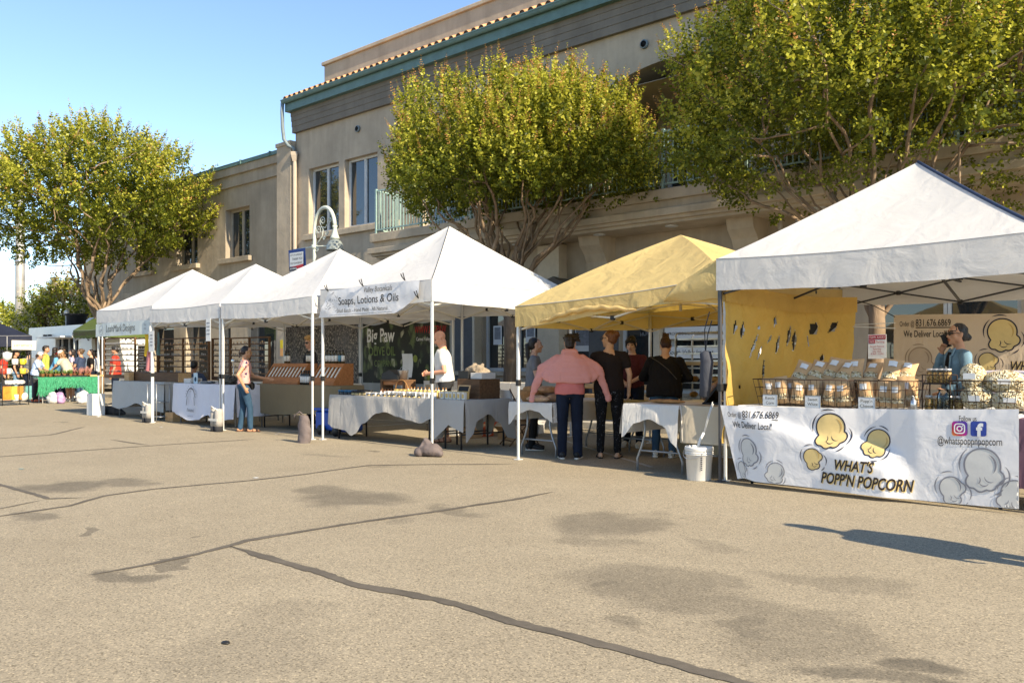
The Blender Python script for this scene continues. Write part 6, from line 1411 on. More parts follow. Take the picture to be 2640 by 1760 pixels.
m_wrapb = M('bread_wrapped', (.46, .27, .14), .3, .6, 10, .6, 30, bd=.02, spec=.6)
for i, (x, y, zz, rx, ry, rz, ro, lb) in enumerate(((-3.05, .62, .745, .19, .07, .05, 10, 'long wrapped loaf at the front of the left bread table'), (-2.88, .85, .745, .2, .08, .06, 70, 'wrapped loaf on the left bread table beside the pink sweatshirt'), (-3.12, .95, .745, .2, .09, .07, 30, 'wrapped loaf behind the front loaf on the left bread table'), (-3.05, .8, .86, .18, .08, .055, 50, 'loaf lying on top of the other wrapped loaves'), (-2.95, 1.2, .745, .2, .1, .07, 80, 'loaf further back on the left bread table'), (-3.25, .72, .85, .13, .12, .06, 0, 'round loaf in the wicker bread basket'))):
    loaf(lb, x, y, zz, rx, ry, rz, ro, i*3, m_wrapb if i != 5 else None)
loaf('flat seeded loaf on the cream cloth of the right bread table', -.86, .42, .806, .25, .075, .025, 0, 31)
m_dkr = M('rack_black', (.012, .012, .012), .6, .2, 9, .1)
for i, x in enumerate((-.38, -.12)):
    k = MB(); k.prism([(0, 0, 0), (.03, 0, 0), (.22, 0, .22), (.19, 0, .22)], (0, .3, 0)); k.bx(0, .25, 0, .3, 0, .02); solo(k, 'bread_stand', m_dkr, ['black slanted bread stand left on the linen cloth', 'black slanted bread stand right on the linen cloth by the dark post'][i], 'stand', x-.08, .55, .806)
    loaf(['wrapped seeded loaf on the left black stand', 'wrapped seeded loaf on the right black stand'][i], x+.02, .68, .93, .16, .08, .06, 20, 40+i, M('loaf_seeded', (.24, .12, .06), .35, .6, 25, .6, 40, bd=.015, spec=.5)).rotation_euler.y = -.8
# aluminium bun rack
r = thing('bakery_rack', 'tall aluminium bakery rack with trays behind the jumper woman', 'rack', -2.55, 3.35, 0); k = MB()
for x, y in ((0, 0), (.85, 0), (0, .5), (.85, .5)): k.tube([(x, y, .1), (x, y, 1.70), (x+(.04 if x == 0 else -.04), y, 1.74)], .017, 6)
for y in (0, .5): k.tube([(.03, y, 1.74), (.82, y, 1.74)], .015, 6)
k.build('upright', m_alu, r)
for i in range(14): k = MB(); k.bx(.02, .83, .02, .48, .18+i*.112, .19+i*.112); k.bx(.02, .83, .015, .025, .18+i*.112, .205+i*.112); k.build('tray', m_alu, r)
r = thing('bakery_rack', 'second aluminium tray rack behind the pastry case', 'rack', -1.5, 3.5, 0); k = MB()
for x, y in ((0, 0), (1.05, 0), (0, .5), (1.05, .5)): k.tube([(x, y, .1), (x, y, 1.74)], .016, 6)
k.tube([(0, 0, 1.74), (1.05, 0, 1.74)], .014, 6); k.tube([(.3, 0, .8), (.3, 0, 1.74)], .014, 6); k.build('upright', m_alu, r)
for i in range(7): k = MB(); k.bx(.02, 1.03, .02, .48, .98+i*.115, .99+i*.115); k.bx(.02, 1.03, .0, .02, .975+i*.115, 1.0+i*.115); k.build('tray', m_alu, r)
# glass pastry case
r = thing('pastry_case', 'glass pastry case filled with golden pastries behind the bread table', 'display case', -1.75, 2.2, .0); k = MB()
for x in (0, 1.55): [k.bx(x-.012, x+.012, y-.012, y+.012, .0, 1.25) for y in (0, .55)]
k.bx(-.02, 1.57, -.02, .57, 1.25, 1.30); k.bx(-.02, 1.57, -.02, .57, .0, .55); k.build('case_frame', M('case_cream', (.42, .36, .24), .6, .1, 6, .1), r)
for i, z in enumerate((.58, .80, 1.02)):
    k = MB(); k.bx(0, 1.55, .02, .53, z-.012, z); k.build('case_shelf', m_cglass, r)
k = MB(); k.add([(0, -.013, .55), (1.55, -.013, .55), (1.55, -.013, 1.25), (0, -.013, 1.25)], [(0, 1, 2, 3)]); k.build('glass_front', m_cglass, r)
first = None
for z in (.581, .801, 1.021):
    for i in range(9):
        if first is None: first = loaf('golden pastry on a shelf of the glass pastry case', -1.62, 2.4, z, .075, .05, .04, 20, 5, m_past, 'pastry', 'pastries in the glass case')
        else: dup(first, -1.66+i*.17, 2.36+RN.uniform(0, .2), z, RN.uniform(0, 180), ch=[])
# bucket
sb = G(1802, 1236); r = thing('bucket', 'white plastic bucket at the foot of the dark tent post', 'bucket', sb[0], sb[1], 0, -10); k = MB(); k.lathe([(.125, 0), (.13, .004), (.148, .33), (.156, .332), (.156, .36), (.150, .37), (.140, .362), (.122, .02), (0, .018)], seg=32)
for z in (.28, .30, .325): k.lathe([(.147+.03*(z-.28), z), (.157, z+.004), (.157, z+.010), (.148, z+.014)], seg=32)
k.build('bucket_body', m_plw, r); k = MB(); k.tube([(.15*math.cos(a), -.05-.12*math.sin(a), .34-.10*math.sin(a)) for a in [PI*i/12 for i in range(13)]], .004, 6); k.build('handle', m_alu, r)
k = MB()
for i in range(7): a0 = -.75; k.add([(.1475*math.cos(a0)*1.01, .1475*math.sin(a0)*1.01, .12+i*.022), (.1475*math.cos(a0+.12)*1.01, .1475*math.sin(a0+.12)*1.01, .12+i*.022), (.149*math.cos(a0+.12)*1.01, .149*math.sin(a0+.12)*1.01, .132+i*.022), (.149*math.cos(a0)*1.01, .149*math.sin(a0)*1.01, .132+i*.022)], [(0, 1, 2, 3)])
k.build('print', m_navyi, r)
k = MB(); k.tube([(0, -.06, .30), (.03, -.02, .45), (.06, .0, .52)], .016, 6); k.tube([(.06, 0, .52), (.10, .02, .70), (.14, .05, .86)], .005, 5); k.tube([(.07, 0, .52), (.12, .02, .72), (.15, .05, .84)], .004, 5); solo(k, 'strap', m_ltn, 'white strap tied from the bucket up to the dark post', 'strap', sb[0], sb[1], 0)
k = MB(); k.tube([(0, 0, 1.42), (.0, 0, 1.40), (.02, 0, 1.3), (.0, .01, 1.1), (-.01, 0, .92), (-.01, 0, .9)], [(.02, .02), (.065, .05), (.075, .06), (.07, .055), (.06, .05), (.02, .02)], 14); k.tube([(0, 0, 1.41), (.03, 0, 1.6), (.08, .0, 1.75)], .006, 5); k.tube([(0, 0, 1.41), (-.01, 0, 1.65), (.04, .02, 1.85)], .006, 5)
solo(k, 'rolled_bag', fabric('cloth_felt', (.055, .058, .07), .95, 0, .8, .2), 'long dark grey rolled bag hanging from the dark post', 'bag', -.13, .05)
k = MB(); [k.lathe([(.06, -.016), (.06, .016)], (x, 0, .065), 16, axis=Matrix.Rotation(PI/2, 4, 'Y')) for x in (0, .35)]; k.bx(-.05, .4, -.03, .03, .125, .15); solo(k, 'castor_trolley', [M('castor_orange', (.6, .13, .02), .5, .1, 8, 0)], 'low trolley with orange castors behind the bucket', 'trolley', -.15, 1.0)
# ---- popcorn stall
ftable('folding table carrying the popcorn baskets behind the white banner', .25, .05, 2.65, .75, .84, legm=m_blk)
def foot(s_, lb):
    pass
def foot_(s_, lb):
    k = MB(); k.prism([(-.05, 0, .0), (.05, 0, 0), (.035, 0, .075), (-.035, 0, .075)], (0, .06, 0)); solo(k, 'plastic_foot', m_plw, lb, 'foot', s_, -.12)
for s_, lb in ((.55, 'white plastic foot under the left end of the popcorn banner'), (1.95, 'white plastic foot under the popcorn banner below the word ending'), (2.3, 'white plastic foot under the popcorn banner below the grey kernel'), (2.72, 'white plastic foot under the right end of the popcorn banner')): foot(s_, lb)
def wbasket(label, s, t, z, w, d, h, flare=.05):
    r = thing('wire_basket', label, 'basket', s, t, z, 0, 'wire baskets on the popcorn table'); k = MB(); rr = .0035
    P = lambda u, v, f: (-flare*f+(w+2*flare*f)*u, -flare*f+(d+2*flare*f)*v, h*f)
    for f in (0, .33, .68, 1):
        q = [P(0, 0, f), P(1, 0, f), P(1, 1, f), P(0, 1, f), P(0, 0, f)]
        for a, b in zip(q, q[1:]): k.tube([a, b], rr*(1.6 if f == 1 else 1), 5)
    nx = int(w/.055); ny = max(3, int(d/.07))
    for i in range(nx+1):
        for v in (0, 1): k.tube([P(i/nx, v, 0), P(i/nx, v, 1)], rr*.8, 4)
        k.tube([P(i/nx, 0, 0), P(i/nx, 1, 0)], rr*.8, 4)
    for i in range(1, ny):
        for u in (0, 1): k.tube([P(u, i/ny, 0), P(u, i/ny, 1)], rr*.8, 4)
    k.build('wire_mesh', m_wire, r); return r
def popcorn_mat():
    t = NT('popcorn'); co = t.coord(); v = t.vor(70, co, 'Color'); sp_ = t.n('ShaderNodeSeparateColor'); t.l(v, sp_.inputs[0]); d = t.vor(70, co)
    c = t.ramp(sp_.outputs[0], [(0, (.10, .055, .02)), (.22, (.40, .29, .13)), (.5, (.58, .50, .32)), (1, (.68, .62, .46))]); return t.pr(c, .6, 0, .3, d, .8, .015)
m_pop = popcorn_mat()
def grain_mat():
    t = NT('grain'); co = t.coord(); v = t.vor(120, co, 'Color'); sp_ = t.n('ShaderNodeSeparateColor'); t.l(v, sp_.inputs[0])
    return t.pr(t.ramp(sp_.outputs[0], [(0, (.12, .05, .012)), (.5, (.34, .17, .04)), (1, (.55, .36, .10))]), .25, 0, .5, t.vor(120, co), .5, .01)
m_grain = grain_mat()
a0 = PT(1958, 1050, .12)[0]; a1 = PT(2200, 1050, .12)[0]; a2 = PT(2352, 1050, .12)[0]; b0 = PT(2465, 1050, .12)[0]; b1 = PT(2612, 1050, .12)[0]
zt0 = .846
wbasket('left wire basket of kraft popcorn bags', a0, .12, zt0, (a1-a0)*.98, .42, .27); wbasket('middle wire basket of kraft popcorn bags', a1+.03, .12, zt0, a2-a1-.05, .42, .27); wbasket('right wire basket of clear popcorn bags', b0, .12, zt0, b1-b0, .40, .28)
def kraft(label, s, t, z, rot, tilt=(0, 0), sc_=1.0, group='kraft popcorn bags', seed=0):
    r = thing('popcorn_bag', label, 'popcorn bag', s, t, z, rot, group); k = MB(); w, h, th = .17*sc_, .27*sc_, .048*sc_
    for sg_ in (-1, 1):
        k.grid(10, 12, lambda u, v: (w*(u-.5)*(1-.10*math.sin(PI*v)), sg_*th*(math.sin(PI*u)**.6)*(math.sin(PI*min(1, v*1.04+.02))**.5 if v < .80 else max(0, (1-v)/.20)*.82)+.005*noise.noise(Vector((u*6, v*6, seed+sg_))), h*v), flip=(sg_ == 1))
    k.build('bag_paper', m_kraft, r)
    def fp(u0, u1, v0, v1, m_, nm, off):
        k = MB(); k.grid(8, 4, lambda u, v: ((w*((u0+(u1-u0)*u)-.5)*(1-.10*math.sin(PI*(v0+(v1-v0)*v)))), -th*(math.sin(PI*(u0+(u1-u0)*u))**.6)*(math.sin(PI*min(1, (v0+(v1-v0)*v)*1.04+.02))**.5 if (v0+(v1-v0)*v) < .80 else max(0, (1-(v0+(v1-v0)*v))/.20)*.82)-off, h*(v0+(v1-v0)*v))); k.build(nm, m_, r)
    fp(.06, .94, .16, .36, m_pop, 'clear_window', .006); fp(.28, .72, .58, .80, m_ltn, 'label', .007)
    r.rotation_euler = (tilt[0], tilt[1], ANG+math.radians(rot)); return r
kb = kraft('kraft popcorn bag standing inside a wire basket', a0+.08, .2, zt0+.01, 5); kch = kids(kb); kb['group'] = 'kraft bags standing in the baskets'
for j, t_ in enumerate((.2, .34, .47)):
    xs = [a0+.08+.155*i for i in range(int((a1-a0)/.155))]+[a1+.11+.15*i for i in range(int((a2-a1-.1)/.15))]
    for i, x in enumerate(xs):
        if i == 0 and j == 0: continue
        q_ = RN.uniform(.88, 1.08); dup(kb, x+RN.uniform(-.02, .02), t_, zt0+.01+RN.uniform(0, .02), RN.uniform(-22, 22), ch=kch, tilt=(RN.uniform(-.12, .12), RN.uniform(-.16, .16))).scale = (q_*RN.uniform(.92, 1.1), q_*RN.uniform(.8, 1.25), q_)
kl = None
for i, (px, py, ro, ty, lb) in enumerate(((2052, 968, 12, .35, 'leftmost kraft popcorn bag leaning on top of the left basket'), (2092, 972, 4, .25, 'second kraft popcorn bag from the left on the left basket'), (2130, 968, -6, .2, 'third kraft popcorn bag on the left basket behind the big front one'), (2162, 975, -12, .12, 'large kraft popcorn bag at the front of the left pile'), (2200, 970, 8, -.1, 'kraft popcorn bag lying between the two piles'), (2236, 976, -4, .03, 'kraft popcorn bag at the left of the middle basket'), (2290, 978, 14, .16, 'kraft popcorn bag in the middle of the middle basket'), (2328, 980, 10, .14, 'kraft popcorn bag at the right of the middle basket'))):
    s_, z_ = PT(px, py, .28+.05*(i % 3)); rt = (-.62-.12*(i % 2), ty*.9, 0)
    if i == 0: kl = kraft(lb, s_, .30, zt0+.225, ro, rt, 1.08, 'kraft bags piled on the baskets'); ch2 = kids(kl)
    else: dup(kl, s_, .30+.05*(i % 3), zt0+.225+.012*(i % 3), ro, lb, None, ch2, tilt=rt).scale = (RN.uniform(.92, 1.15), RN.uniform(.8, 1.3), RN.uniform(.92, 1.08))
# small price cards
for px, l1, l2, lb in ((1985, 'Kettle', 'Corn', 'small white card reading Kettle Corn clipped to the basket'), (2095, 'Sweet', 'White', 'small white card reading Sweet White clipped to the basket'), (2234, "Popp'n", 'Cheese', "small white card reading Popp'n clipped to the basket")):
    s_, z_ = PT(px, 1050, .03); r = thing('price_card', lb, 'card', s_, .03, .838); k = MB(); k.bx(-.078, .078, 0, .004, 0, .118, bev=.001); k.build('card', m_ltn, r); k = MB(); text(k, l1, 0, .07, .042, -.003, align='CENTER'); text(k, l2, 0, .022, .042, -.003, align='CENTER'); k.build('lettering', m_ink, r)
    k = MB()
    for q in ((-.08, .08, .116, .121), (-.08, .08, -.001, .003)): k.bx(q[0], q[1], -.002, .0055, q[2], q[3])
    for x in (-.08, .077): k.bx(x, x+.003, -.002, .0055, .0031, .1159)
    k.build('frame', m_grey, r)
# jars on two tiers
r = thing('tier_rack', 'black two tier wire rack with grain jars on the popcorn table', 'rack', a2+.08, .15, zt0); k = MB(); w_ = b0-a2-.14
for x in (0, w_):
    for y in (0, .22): k.tube([(x, y, 0), (x, y, .33)], .006, 5)
for z in (.255, .33, .04): [k.tube([(0, y, z), (w_, y, z)], .004, 5) for y in (0, .22)]
for i in range(9): k.tube([(w_*i/8, 0, .255), (w_*i/8, 0, .33)], .003, 4); k.tube([(w_*i/8, 0, .255), (w_*i/8, .22, .255)], .003, 4)
k.build('wire_frame', m_wire, r); k = MB(); k.bx(0, w_, .0, .22, .243, .25); k.build('shelf', m_plast, r)
m_lidw = M('lid_silver', (.55, .53, .5), .35, .1, 9, 0, metal=.5); m_jgl = clear_glass('jar_glass', (.9, .93, .93), .6)
def gjar(name, label, cat, s, t, z, rot, group):
    r = thing(name, label, cat, s, t, z, rot, group); k = MB(); k.lathe([(.0, .004), (.036, .004), (.038, .01), (.038, .105), (.0, .108)], seg=18); k.build('grain_fill', m_grain, r); k = MB(); k.lathe([(.038, 0), (.0405, .006), (.0405, .105), (.034, .12)], seg=18); k.build('jar_glass', m_jgl, r)
    k = MB(); k.lathe([(.036, .12), (.0385, .121), (.0385, .138), (0, .139)], seg=18); k.build('lid', m_lidw, r); return r
n_ = 4
goods('grain_jar', 'glass jar of popping corn on the upper tier of the black rack', 'jar', 'grain jars on the upper tier', gjar, [(a2+.13+(w_-.1)*i/3, .24) for i in range(4)], zt0+.251)
goods('grain_jar', 'glass jar of popping corn on the lower tier of the black rack', 'jar', 'grain jars on the lower tier', gjar, [(a2+.12+.085*i, .22) for i in range(4)], zt0)
k = MB(); k.lathe([(.0, .003), (.055, .003), (.058, .01), (.058, .15), (.045, .175), (.045, .20), (.042, .2), (.042, .17), (.054, .145), (.054, .01), (0, .008)], seg=20); solo(k, 'big_jar', clear_glass('big_jar_glass', (.72, .78, .80), .9), 'empty large glass jar beside the clear popcorn bags', 'jar', b0-.10, .10, zt0)
k = MB(); k.lathe([(.028, 0), (.028, .09), (.012, .10), (.012, .13)], seg=14); k.tube([(0, 0, .13), (0, -.03, .135)], .006, 6); solo(k, 'pump_bottle', m_alu, 'small silver pump bottle between the baskets and jars', 'bottle', a2+.03, .06, zt0)
def cbag(label, s, t, z, rx, ry, rz, rot, seed):
    r = thing('clear_popcorn_bag', label, 'popcorn bag', s, t, z, rot, 'clear bags of popcorn'); k = MB(); k.ell((0, 0, rz), rx, ry, rz, 28, 18); vs = []
    for p in k.v:
        v = Vector(p); n1 = (v-Vector((0, 0, rz))); f = 1+.16*noise.noise(v*9+Vector((seed, 0, 0)))+.05*noise.noise(v*40); vs.append(tuple(n1*f+Vector((0, 0, rz))))
    k.v = vs; k.build('bag', m_pop, r); k = MB(); k.bx(-.05, .05, -ry*1.06-.004, -ry*1.06, rz*.8, rz*1.25); k.build('label', m_ltn, r); return r
for x, t_, z, rx, ry, rz, ro, lb in ((b0+.10, .26, zt0+.20, .11, .10, .12, 0, 'clear bag of popcorn standing upright in the right basket'), (b0+.36, .30, zt0+.17, .18, .12, .105, 8, 'largest clear bag of popcorn on top of the right basket'), (b0+.14, .25, zt0+.01, .15, .10, .11, 0, 'clear bag of popcorn at the lower left of the right basket'), (b0+.42, .25, zt0+.01, .17, .10, .10, 5, 'clear bag of popcorn at the lower right of the right basket'), (b1+.05, .34, zt0+.02, .12, .1, .14, 30, 'clear bag of popcorn at the far right of the basket')): cbag(lb, x, t_, z, rx, ry, rz, ro, x*9)
r = thing('storage_tub', 'grey lidded storage tub behind the clear popcorn bags', 'tub', 2.35, 1.2, .86); k = MB(); k.bx(0, .9, 0, .5, 0, .30, bev=.02); k.build('tub_body', M('tub_grey', (.30, .27, .27), .5, .1, 5, .1), r); k = MB(); k.bx(-.03, .93, -.03, .53, .302, .35, bev=.012); k.build('lid', M('lid_lilac', (.50, .46, .52), .5, .1, 5, .1), r)
ftable('folding table carrying the storage tub at the back of the popcorn stall', 2.0, 1.1, 1.5, .7, .85)
k = MB(); k.bx(0, .5, 0, .02, 0, .3); k.bx(0, .02, 0, .3, 0, .3); r = solo(k, 'black_frame', m_plast, 'black framed display box at the far right of the popcorn table', 'display box', b1+.14, .35, zt0)
cloth('mauve cloth on the table end right of the popcorn banner', 2.86, .1, .6, .8, .80, fabric('cloth_mauve', (.16, .09, .13), .9, 0, .5, .1), lambda q, u: .6, seed=21)
ftable('folding table under the mauve cloth at the right edge', 2.86, .1, .6, .8, .80, legm=m_blk)
k = MB(); k.tube([W_ for W_ in ((0, 0, 0), (.35, 0, -.12), (.62, .02, -.28))], .006, 5); s_, z_ = PT(2215, 760, 3.1); solo(k, 'bungee_cord', m_plast, 'black bungee cord holding the tan popcorn banner', 'cord', s0b-.6, 3.12, zt_+.27)
k = MB(); k.tube([(0, 0, 0), (.6, 0, -.10), (1.2, 0, -.14)], .007, 5); k.tube([(0, 0, -.01), (.6, 0.02, -.08), (1.2, 0.02, -.07)], .005, 5); solo(k, 'rope', m_ltn, 'white rope stretched from the torn sheet to the tan banner', 'rope', s0b-1.15, 3.05, zt_-.02)
# ================================================================ street lamp
r = thing('street_lamp', 'pale green street lamp with scrolled arch and bell shade', 'street lamp', -15.15, 5.4, .14); m_lamp = M('lamp_paint', (.50, .54, .48), .5, .12, 7, .1); Z0 = -.14
k = MB(); pts = [(0, 0, 0), (0, 0, 4.55+Z0)]+[(.46-.46*math.cos(a), 0, 4.85+Z0+.58*math.sin(a)) for a in [PI*i/16 for i in range(16)]]+[(.92, 0, 4.90+Z0)]
k.tube(pts, [.06]+[.05]*(len(pts)-1), 12); k.lathe([(.15, 0), (.15, .3), (.10, .4), (.075, .9), (.06, 1.0)], seg=14); k.build('post', m_lamp, r)
def spiral(cx, cz, r0, turns, a0, sg_=1): return [(cx+r0*(1-i/40)*math.cos(a0+sg_*turns*2*PI*i/34), 0, cz+r0*(1-i/40)*math.sin(a0+sg_*turns*2*PI*i/34)) for i in range(34)]
k = MB()
for (cx, cz, r0, tn, a0, sg_) in ((.20, 4.84, .13, 1.6, PI*1.2, -1), (.38, 5.08, .13, 1.6, PI*1.3, -1), (.70, 5.06, .08, 1.3, PI*.9, -1), (.10, 4.35, .09, 1.4, PI*.5, -1), (.56, 4.72, .07, 1.3, 0, 1), (.44, 4.60, .06, 1.2, 0, 1)): k.tube(spiral(cx, cz+Z0, r0, tn, a0, sg_), .014, 6)
k.tube([(.07, 0, 4.45+Z0), (.2, 0, 4.55+Z0), (.36, 0, 4.68+Z0), (.4, 0, 4.85+Z0), (.3, 0, 4.95+Z0)], .014, 6); k.tube([(.36, 0, 4.92+Z0), (.5, 0, 4.88+Z0), (.60, 0, 4.98+Z0), (.66, 0, 5.06+Z0), (.72, 0, 5.1+Z0)], .014, 6); k.build('scroll', m_lamp, r)
k = MB(); k.lathe([(.05, .55), (.065, .55), (.065, .50), (.05, .48), (.075, .34), (.115, .24), (.125, .2), (.09, .18)], (.92, 0, 4.35+Z0), 20); k.build('lamp_neck', m_lamp, r)
k = MB(); k.lathe([(.08, .19), (.16, .13), (.215, .04), (.23, -.08), (.245, -.11), (.235, -.115), (.21, -.08), (.15, .09), (0, .13)], (.92, 0, 4.35+Z0), 24); k.build('lamp_shade', M('lamp_shade', (.24, .27, .26), .45, .6, 6, .1), r)
k = MB(); k.tube([(-1.0, 0, 4.42+Z0), (.06, 0, 4.42+Z0), (1.0, 0, 4.36+Z0)], .02, 8); k.lathe([(.075, -.05), (.085, -.04), (.085, .04), (.075, .05)], (0, 0, 4.42+Z0), 12); k.build('banner_arm', m_lamp, r)
rb = thing('lamp_banner', 'blue bordered street banner with stars and stripes hanging from the lamp post', 'banner', -16.35, 5.38, 0)
k = MB(); k.grid(6, 10, lambda u, v: (.82*u, .02*math.sin(v*4), 3.0+1.42*v)); k.build('cloth', M('banner_blue', (.025, .06, .22), .7, .1, 6, .1), rb)
k = MB(); flat(k, [(.08, 3.95), (.74, 3.95), (.74, 4.33), (.08, 4.33)], -.026); k.build('white_panel', m_ltn, rb)
k = MB(); text(k, 'CITY OF GONZALES', .11, 4.24, .075, -.03, squash=.85); text(k, 'THANK YOU', .2, 4.12, .095, -.03, squash=.9); text(k, 'FOR YOUR SERVICE', .12, 4.01, .075, -.03, squash=.85); k.build('lettering', m_ink, rb)
k = MB(); k.mi = []
for i in range(9):
    z = 3.12+.09*i; flat(k, [(.08, z), (.74, z+.06), (.74, z+.15), (.08, z+.09)], -.026-.0004*i, i % 2)
k.build('flag_stripes', [M('flag_red', (.45, .03, .04), .6, .1, 6, 0), m_ltn], rb); k = MB(); flat(k, [(.08, 3.38), (.42, 3.41), (.42, 3.93), (.08, 3.93)], -.036); co_f = k.build('flag_canton', m_navyi, rb); k = MB()
for i in range(5):
    for j in range(6): disc(k, .12+.065*i+.03*(j % 2), 3.46+.085*j, .024, -.039, 0, 6)
k.build('star_print', m_ltn, co_f)
for px, py, lb in ((660, 1232, 'small white paper scrap on the road beside the long crack'), (55, 1209, 'pale green leaf scrap on the road near the left edge'), (416, 1101, 'white paper scrap on the road near the canvas weights'), (713, 1120, 'tiny white scrap on the road in front of the brown tablecloth')):
    k = MB(); k.grid(3, 3, lambda u, v: (.07*(u-.5), .05*(v-.5), .006+.012*abs(noise.noise(Vector((u*3, v*3, px)))))); solo(k, 'paper_scrap', m_ltn if px != 55 else m_teal2, lb, 'litter', *G(px, py))
sb = G(582, 1658); k = MB(); k.ell((0, 0, .005), .026, .017, .008, 10, 6); solo(k, 'crushed_cap', m_plast, 'small crushed black scrap lying in the open road foreground', 'litter', *sb)
# ================================================================ far left
r = thing('utility_pole', 'grey metal utility pole rising beyond the navy canopy', 'pole', *G(52, 1001)); k = MB(); k.tube([(0, 0, 0), (0, 0, 9.5)], [.24, .20], 16); k.tube([(-.28, .05, 0), (-.28, .05, 8.8)], .06, 8); k.build('pole_shaft', M('pole_metal', (.36, .35, .33), .5, .25, 3, .1, metal=.3), r); k = MB(); [k.lathe([(.25, 0), (.25, .1)], (0, 0, z), 16) for z in (3.2, 6.1)]; k.build('band', m_alu, r)
sT = G(75, 1011); r = thing('food_truck', 'white food truck with open serving window behind the shoppers', 'truck', sT[0], sT[1], 0); k = MB()
facade(k, 0, 6.4, .45, 2.72, [(2.9, 5.2, 1.2, 2.2)], .15); k.bx(0, 6.4, .16, 2.3, .45, .5); k.add([(0, 0, 2.72), (6.4, 0, 2.72), (6.4, 2.3, 2.72), (0, 2.3, 2.72)], [(0, 1, 2, 3)]); k.bx(-.02, 0, 0, 2.3, .45, 2.72); k.bx(6.4, 6.42, 0, 2.3, .45, 2.72); k.add([(0, 2.3, .45), (0, 2.3, 2.72), (6.4, 2.3, 2.72), (6.4, 2.3, .45)], [(0, 1, 2, 3)]); k.build('body', M('truck_white', (.72, .72, .70), .35, .05, 2, .05, spec=.5), r)
k = MB(); k.bx(2.8, 5.3, -.7, .0, 2.22, 2.28); k.build('hatch', m_plw, r); k = MB(); k.bx(2.8, 5.3, -.3, .0, 1.12, 1.18); k.build('counter', m_alu, r); k = MB(); k.bx(2.9, 5.2, .16, .2, 1.2, 2.2); k.build('interior', m_dark, r)
for x in (3.4, 4.1, 4.7): k = MB(); k.bx(x, x+.04, .05, .1, 1.2, 2.2); k.build('window_bar', m_plw, r)
for x in (1.2, 5.4): k = MB(); k.lathe([(.40, -.12), (.42, -.1), (.42, .1), (.40, .12)], (x, .12, .42), 20, axis=Matrix.Rotation(PI/2, 4, 'X')); k.build('wheel', m_plast, r)
for x in (1.9, 2.4): k = MB(); k.bx(x, x+.12, -.12, .0, 2.3, 2.4); k.build('spot_light', m_plast, r)
k = MB(); k.bx(4.0, 5.4, .7, 1.6, 2.73, 3.05, bev=.12); k.build('roof_unit', m_plw, r); k = MB(); k.lathe([(.38, 0), (.38, .45), (.46, .47), (.46, .55), (0, .56)], (2.4, 1.0, 2.73), 16); k.build('roof_vent', m_plast, r)
k = MB(); k.tube([(1.9, .8, 2.73), (1.9, .8, 3.3)], .04, 8); k.ell((1.9, .8, 3.35), .1); k.build('roof_pipe', m_plw, r)
gt_ = tent('olive green canopy lettered for baked potatoes beside the food truck', -28.7, 4.3, 2.5, 1.7, 2.45, .27, 3.3, m_green, m_leg, m_leg, seed=9)
k = MB(); text(k, "EVANS BAKED POTATOES", .06, 2.235, .2, -.045, fit=2.2, bold=.02); k.build('lettering', M('letter_brown', (.05, .02, .01), .6, .1, 6, 0), gt_)
k = MB(); k.bx(2.5, 2.52, 0, .9, 1.1, 2.0)
r = thing('menu_board', 'dark chalk menu board under the green canopy', 'menu board', -27.6, 6.2, .9, 10); k = MB(); k.bx(0, .6, 0, .03, 0, 1.0); k.build('board', m_chr, r); k = MB(); [k.bx(.08, .08+RN.uniform(.2, .42), -.004, -.001, .15+.1*i, .18+.1*i) for i in range(8)]; k.build('chalk_writing', m_grey, r)
# plant table with raffia skirt
sL = G(98, 1040); sR = G(250, 1036); dS = math.hypot(sR[0]-sL[0], sR[1]-sL[1]); aS = math.degrees(math.atan2(sR[1]-sL[1], sR[0]-sL[0]))
ftable('folding plant table behind the green raffia skirt', sL[0], sL[1], dS, .75, .80, legm=m_plw, rot=aS)
m_raf = M('raffia_green', (.03, .235, .11), .6, .6, 30, .1); m_raf.node_tree.nodes
k = MB(); k.bx(-.02, dS+.02, -.03, .76, .795, .815)
rr = random.Random(5)
for i in range(520):
    x = rr.uniform(0, dS); L_ = rr.uniform(.2, .34)+.26*max(0, math.sin(x*4.2+1)); p = Vector((x, -.035-rr.uniform(0, .04), .80)); pts = [p]
    for q in range(4): p = p+Vector((rr.uniform(-.03, .03), rr.uniform(-.015, .012), -L_/4)); pts.append(p)
    w_ = .008
    k.add([(a.x-w_, a.y, a.z) for a in pts]+[(a.x+w_, a.y, a.z) for a in pts], [(j, j+1, 6+j, 5+j) for j in range(4)])
solo(k, 'raffia_skirt', m_raf, 'bright green raffia skirt tacked round the plant table', 'table skirt', sL[0], sL[1], 0, aS)
m_lf = M('succulent_green', (.16, .24, .06), .6, .4, 9, .1); m_lf2 = M('succulent_pink', (.42, .20, .16), .6, .4, 9, .1); m_pot = M('terracotta', (.36, .15, .06), .8, .2, 9, .2); m_potw = M('pot_white', (.66, .64, .6), .4, .1, 9, .1)
def plant(label, s, t, z, rot, pot, leaf, hh=.16, group=None, seed=0):
    q = random.Random(seed); r = thing('potted_plant', label, 'potted plant', s, t, z, rot, group); k = MB(); k.lathe([(.045, 0), (.06, .09), (.065, .095), (.055, .09), (0, .08)], seg=12); k.build('pot', pot, r); k = MB()
    for i in range(26):
        a = q.uniform(0, 2*PI); e = q.uniform(.3, 1.4); d = Vector((math.cos(a)*math.cos(e), math.sin(a)*math.cos(e), math.sin(e))); L_ = hh*q.uniform(.5, 1.1); sd = d.cross(Vector((0, 0, 1))).normalized()*.014
        b = Vector((0, 0, .085)); k.add([b-sd*.5, b+d*L_*.6-sd, b+d*L_, b+d*L_*.6+sd, b+sd*.5], [(0, 1, 2, 3, 4)])
    k.build('foliage', leaf, r); return r
pr_ = None
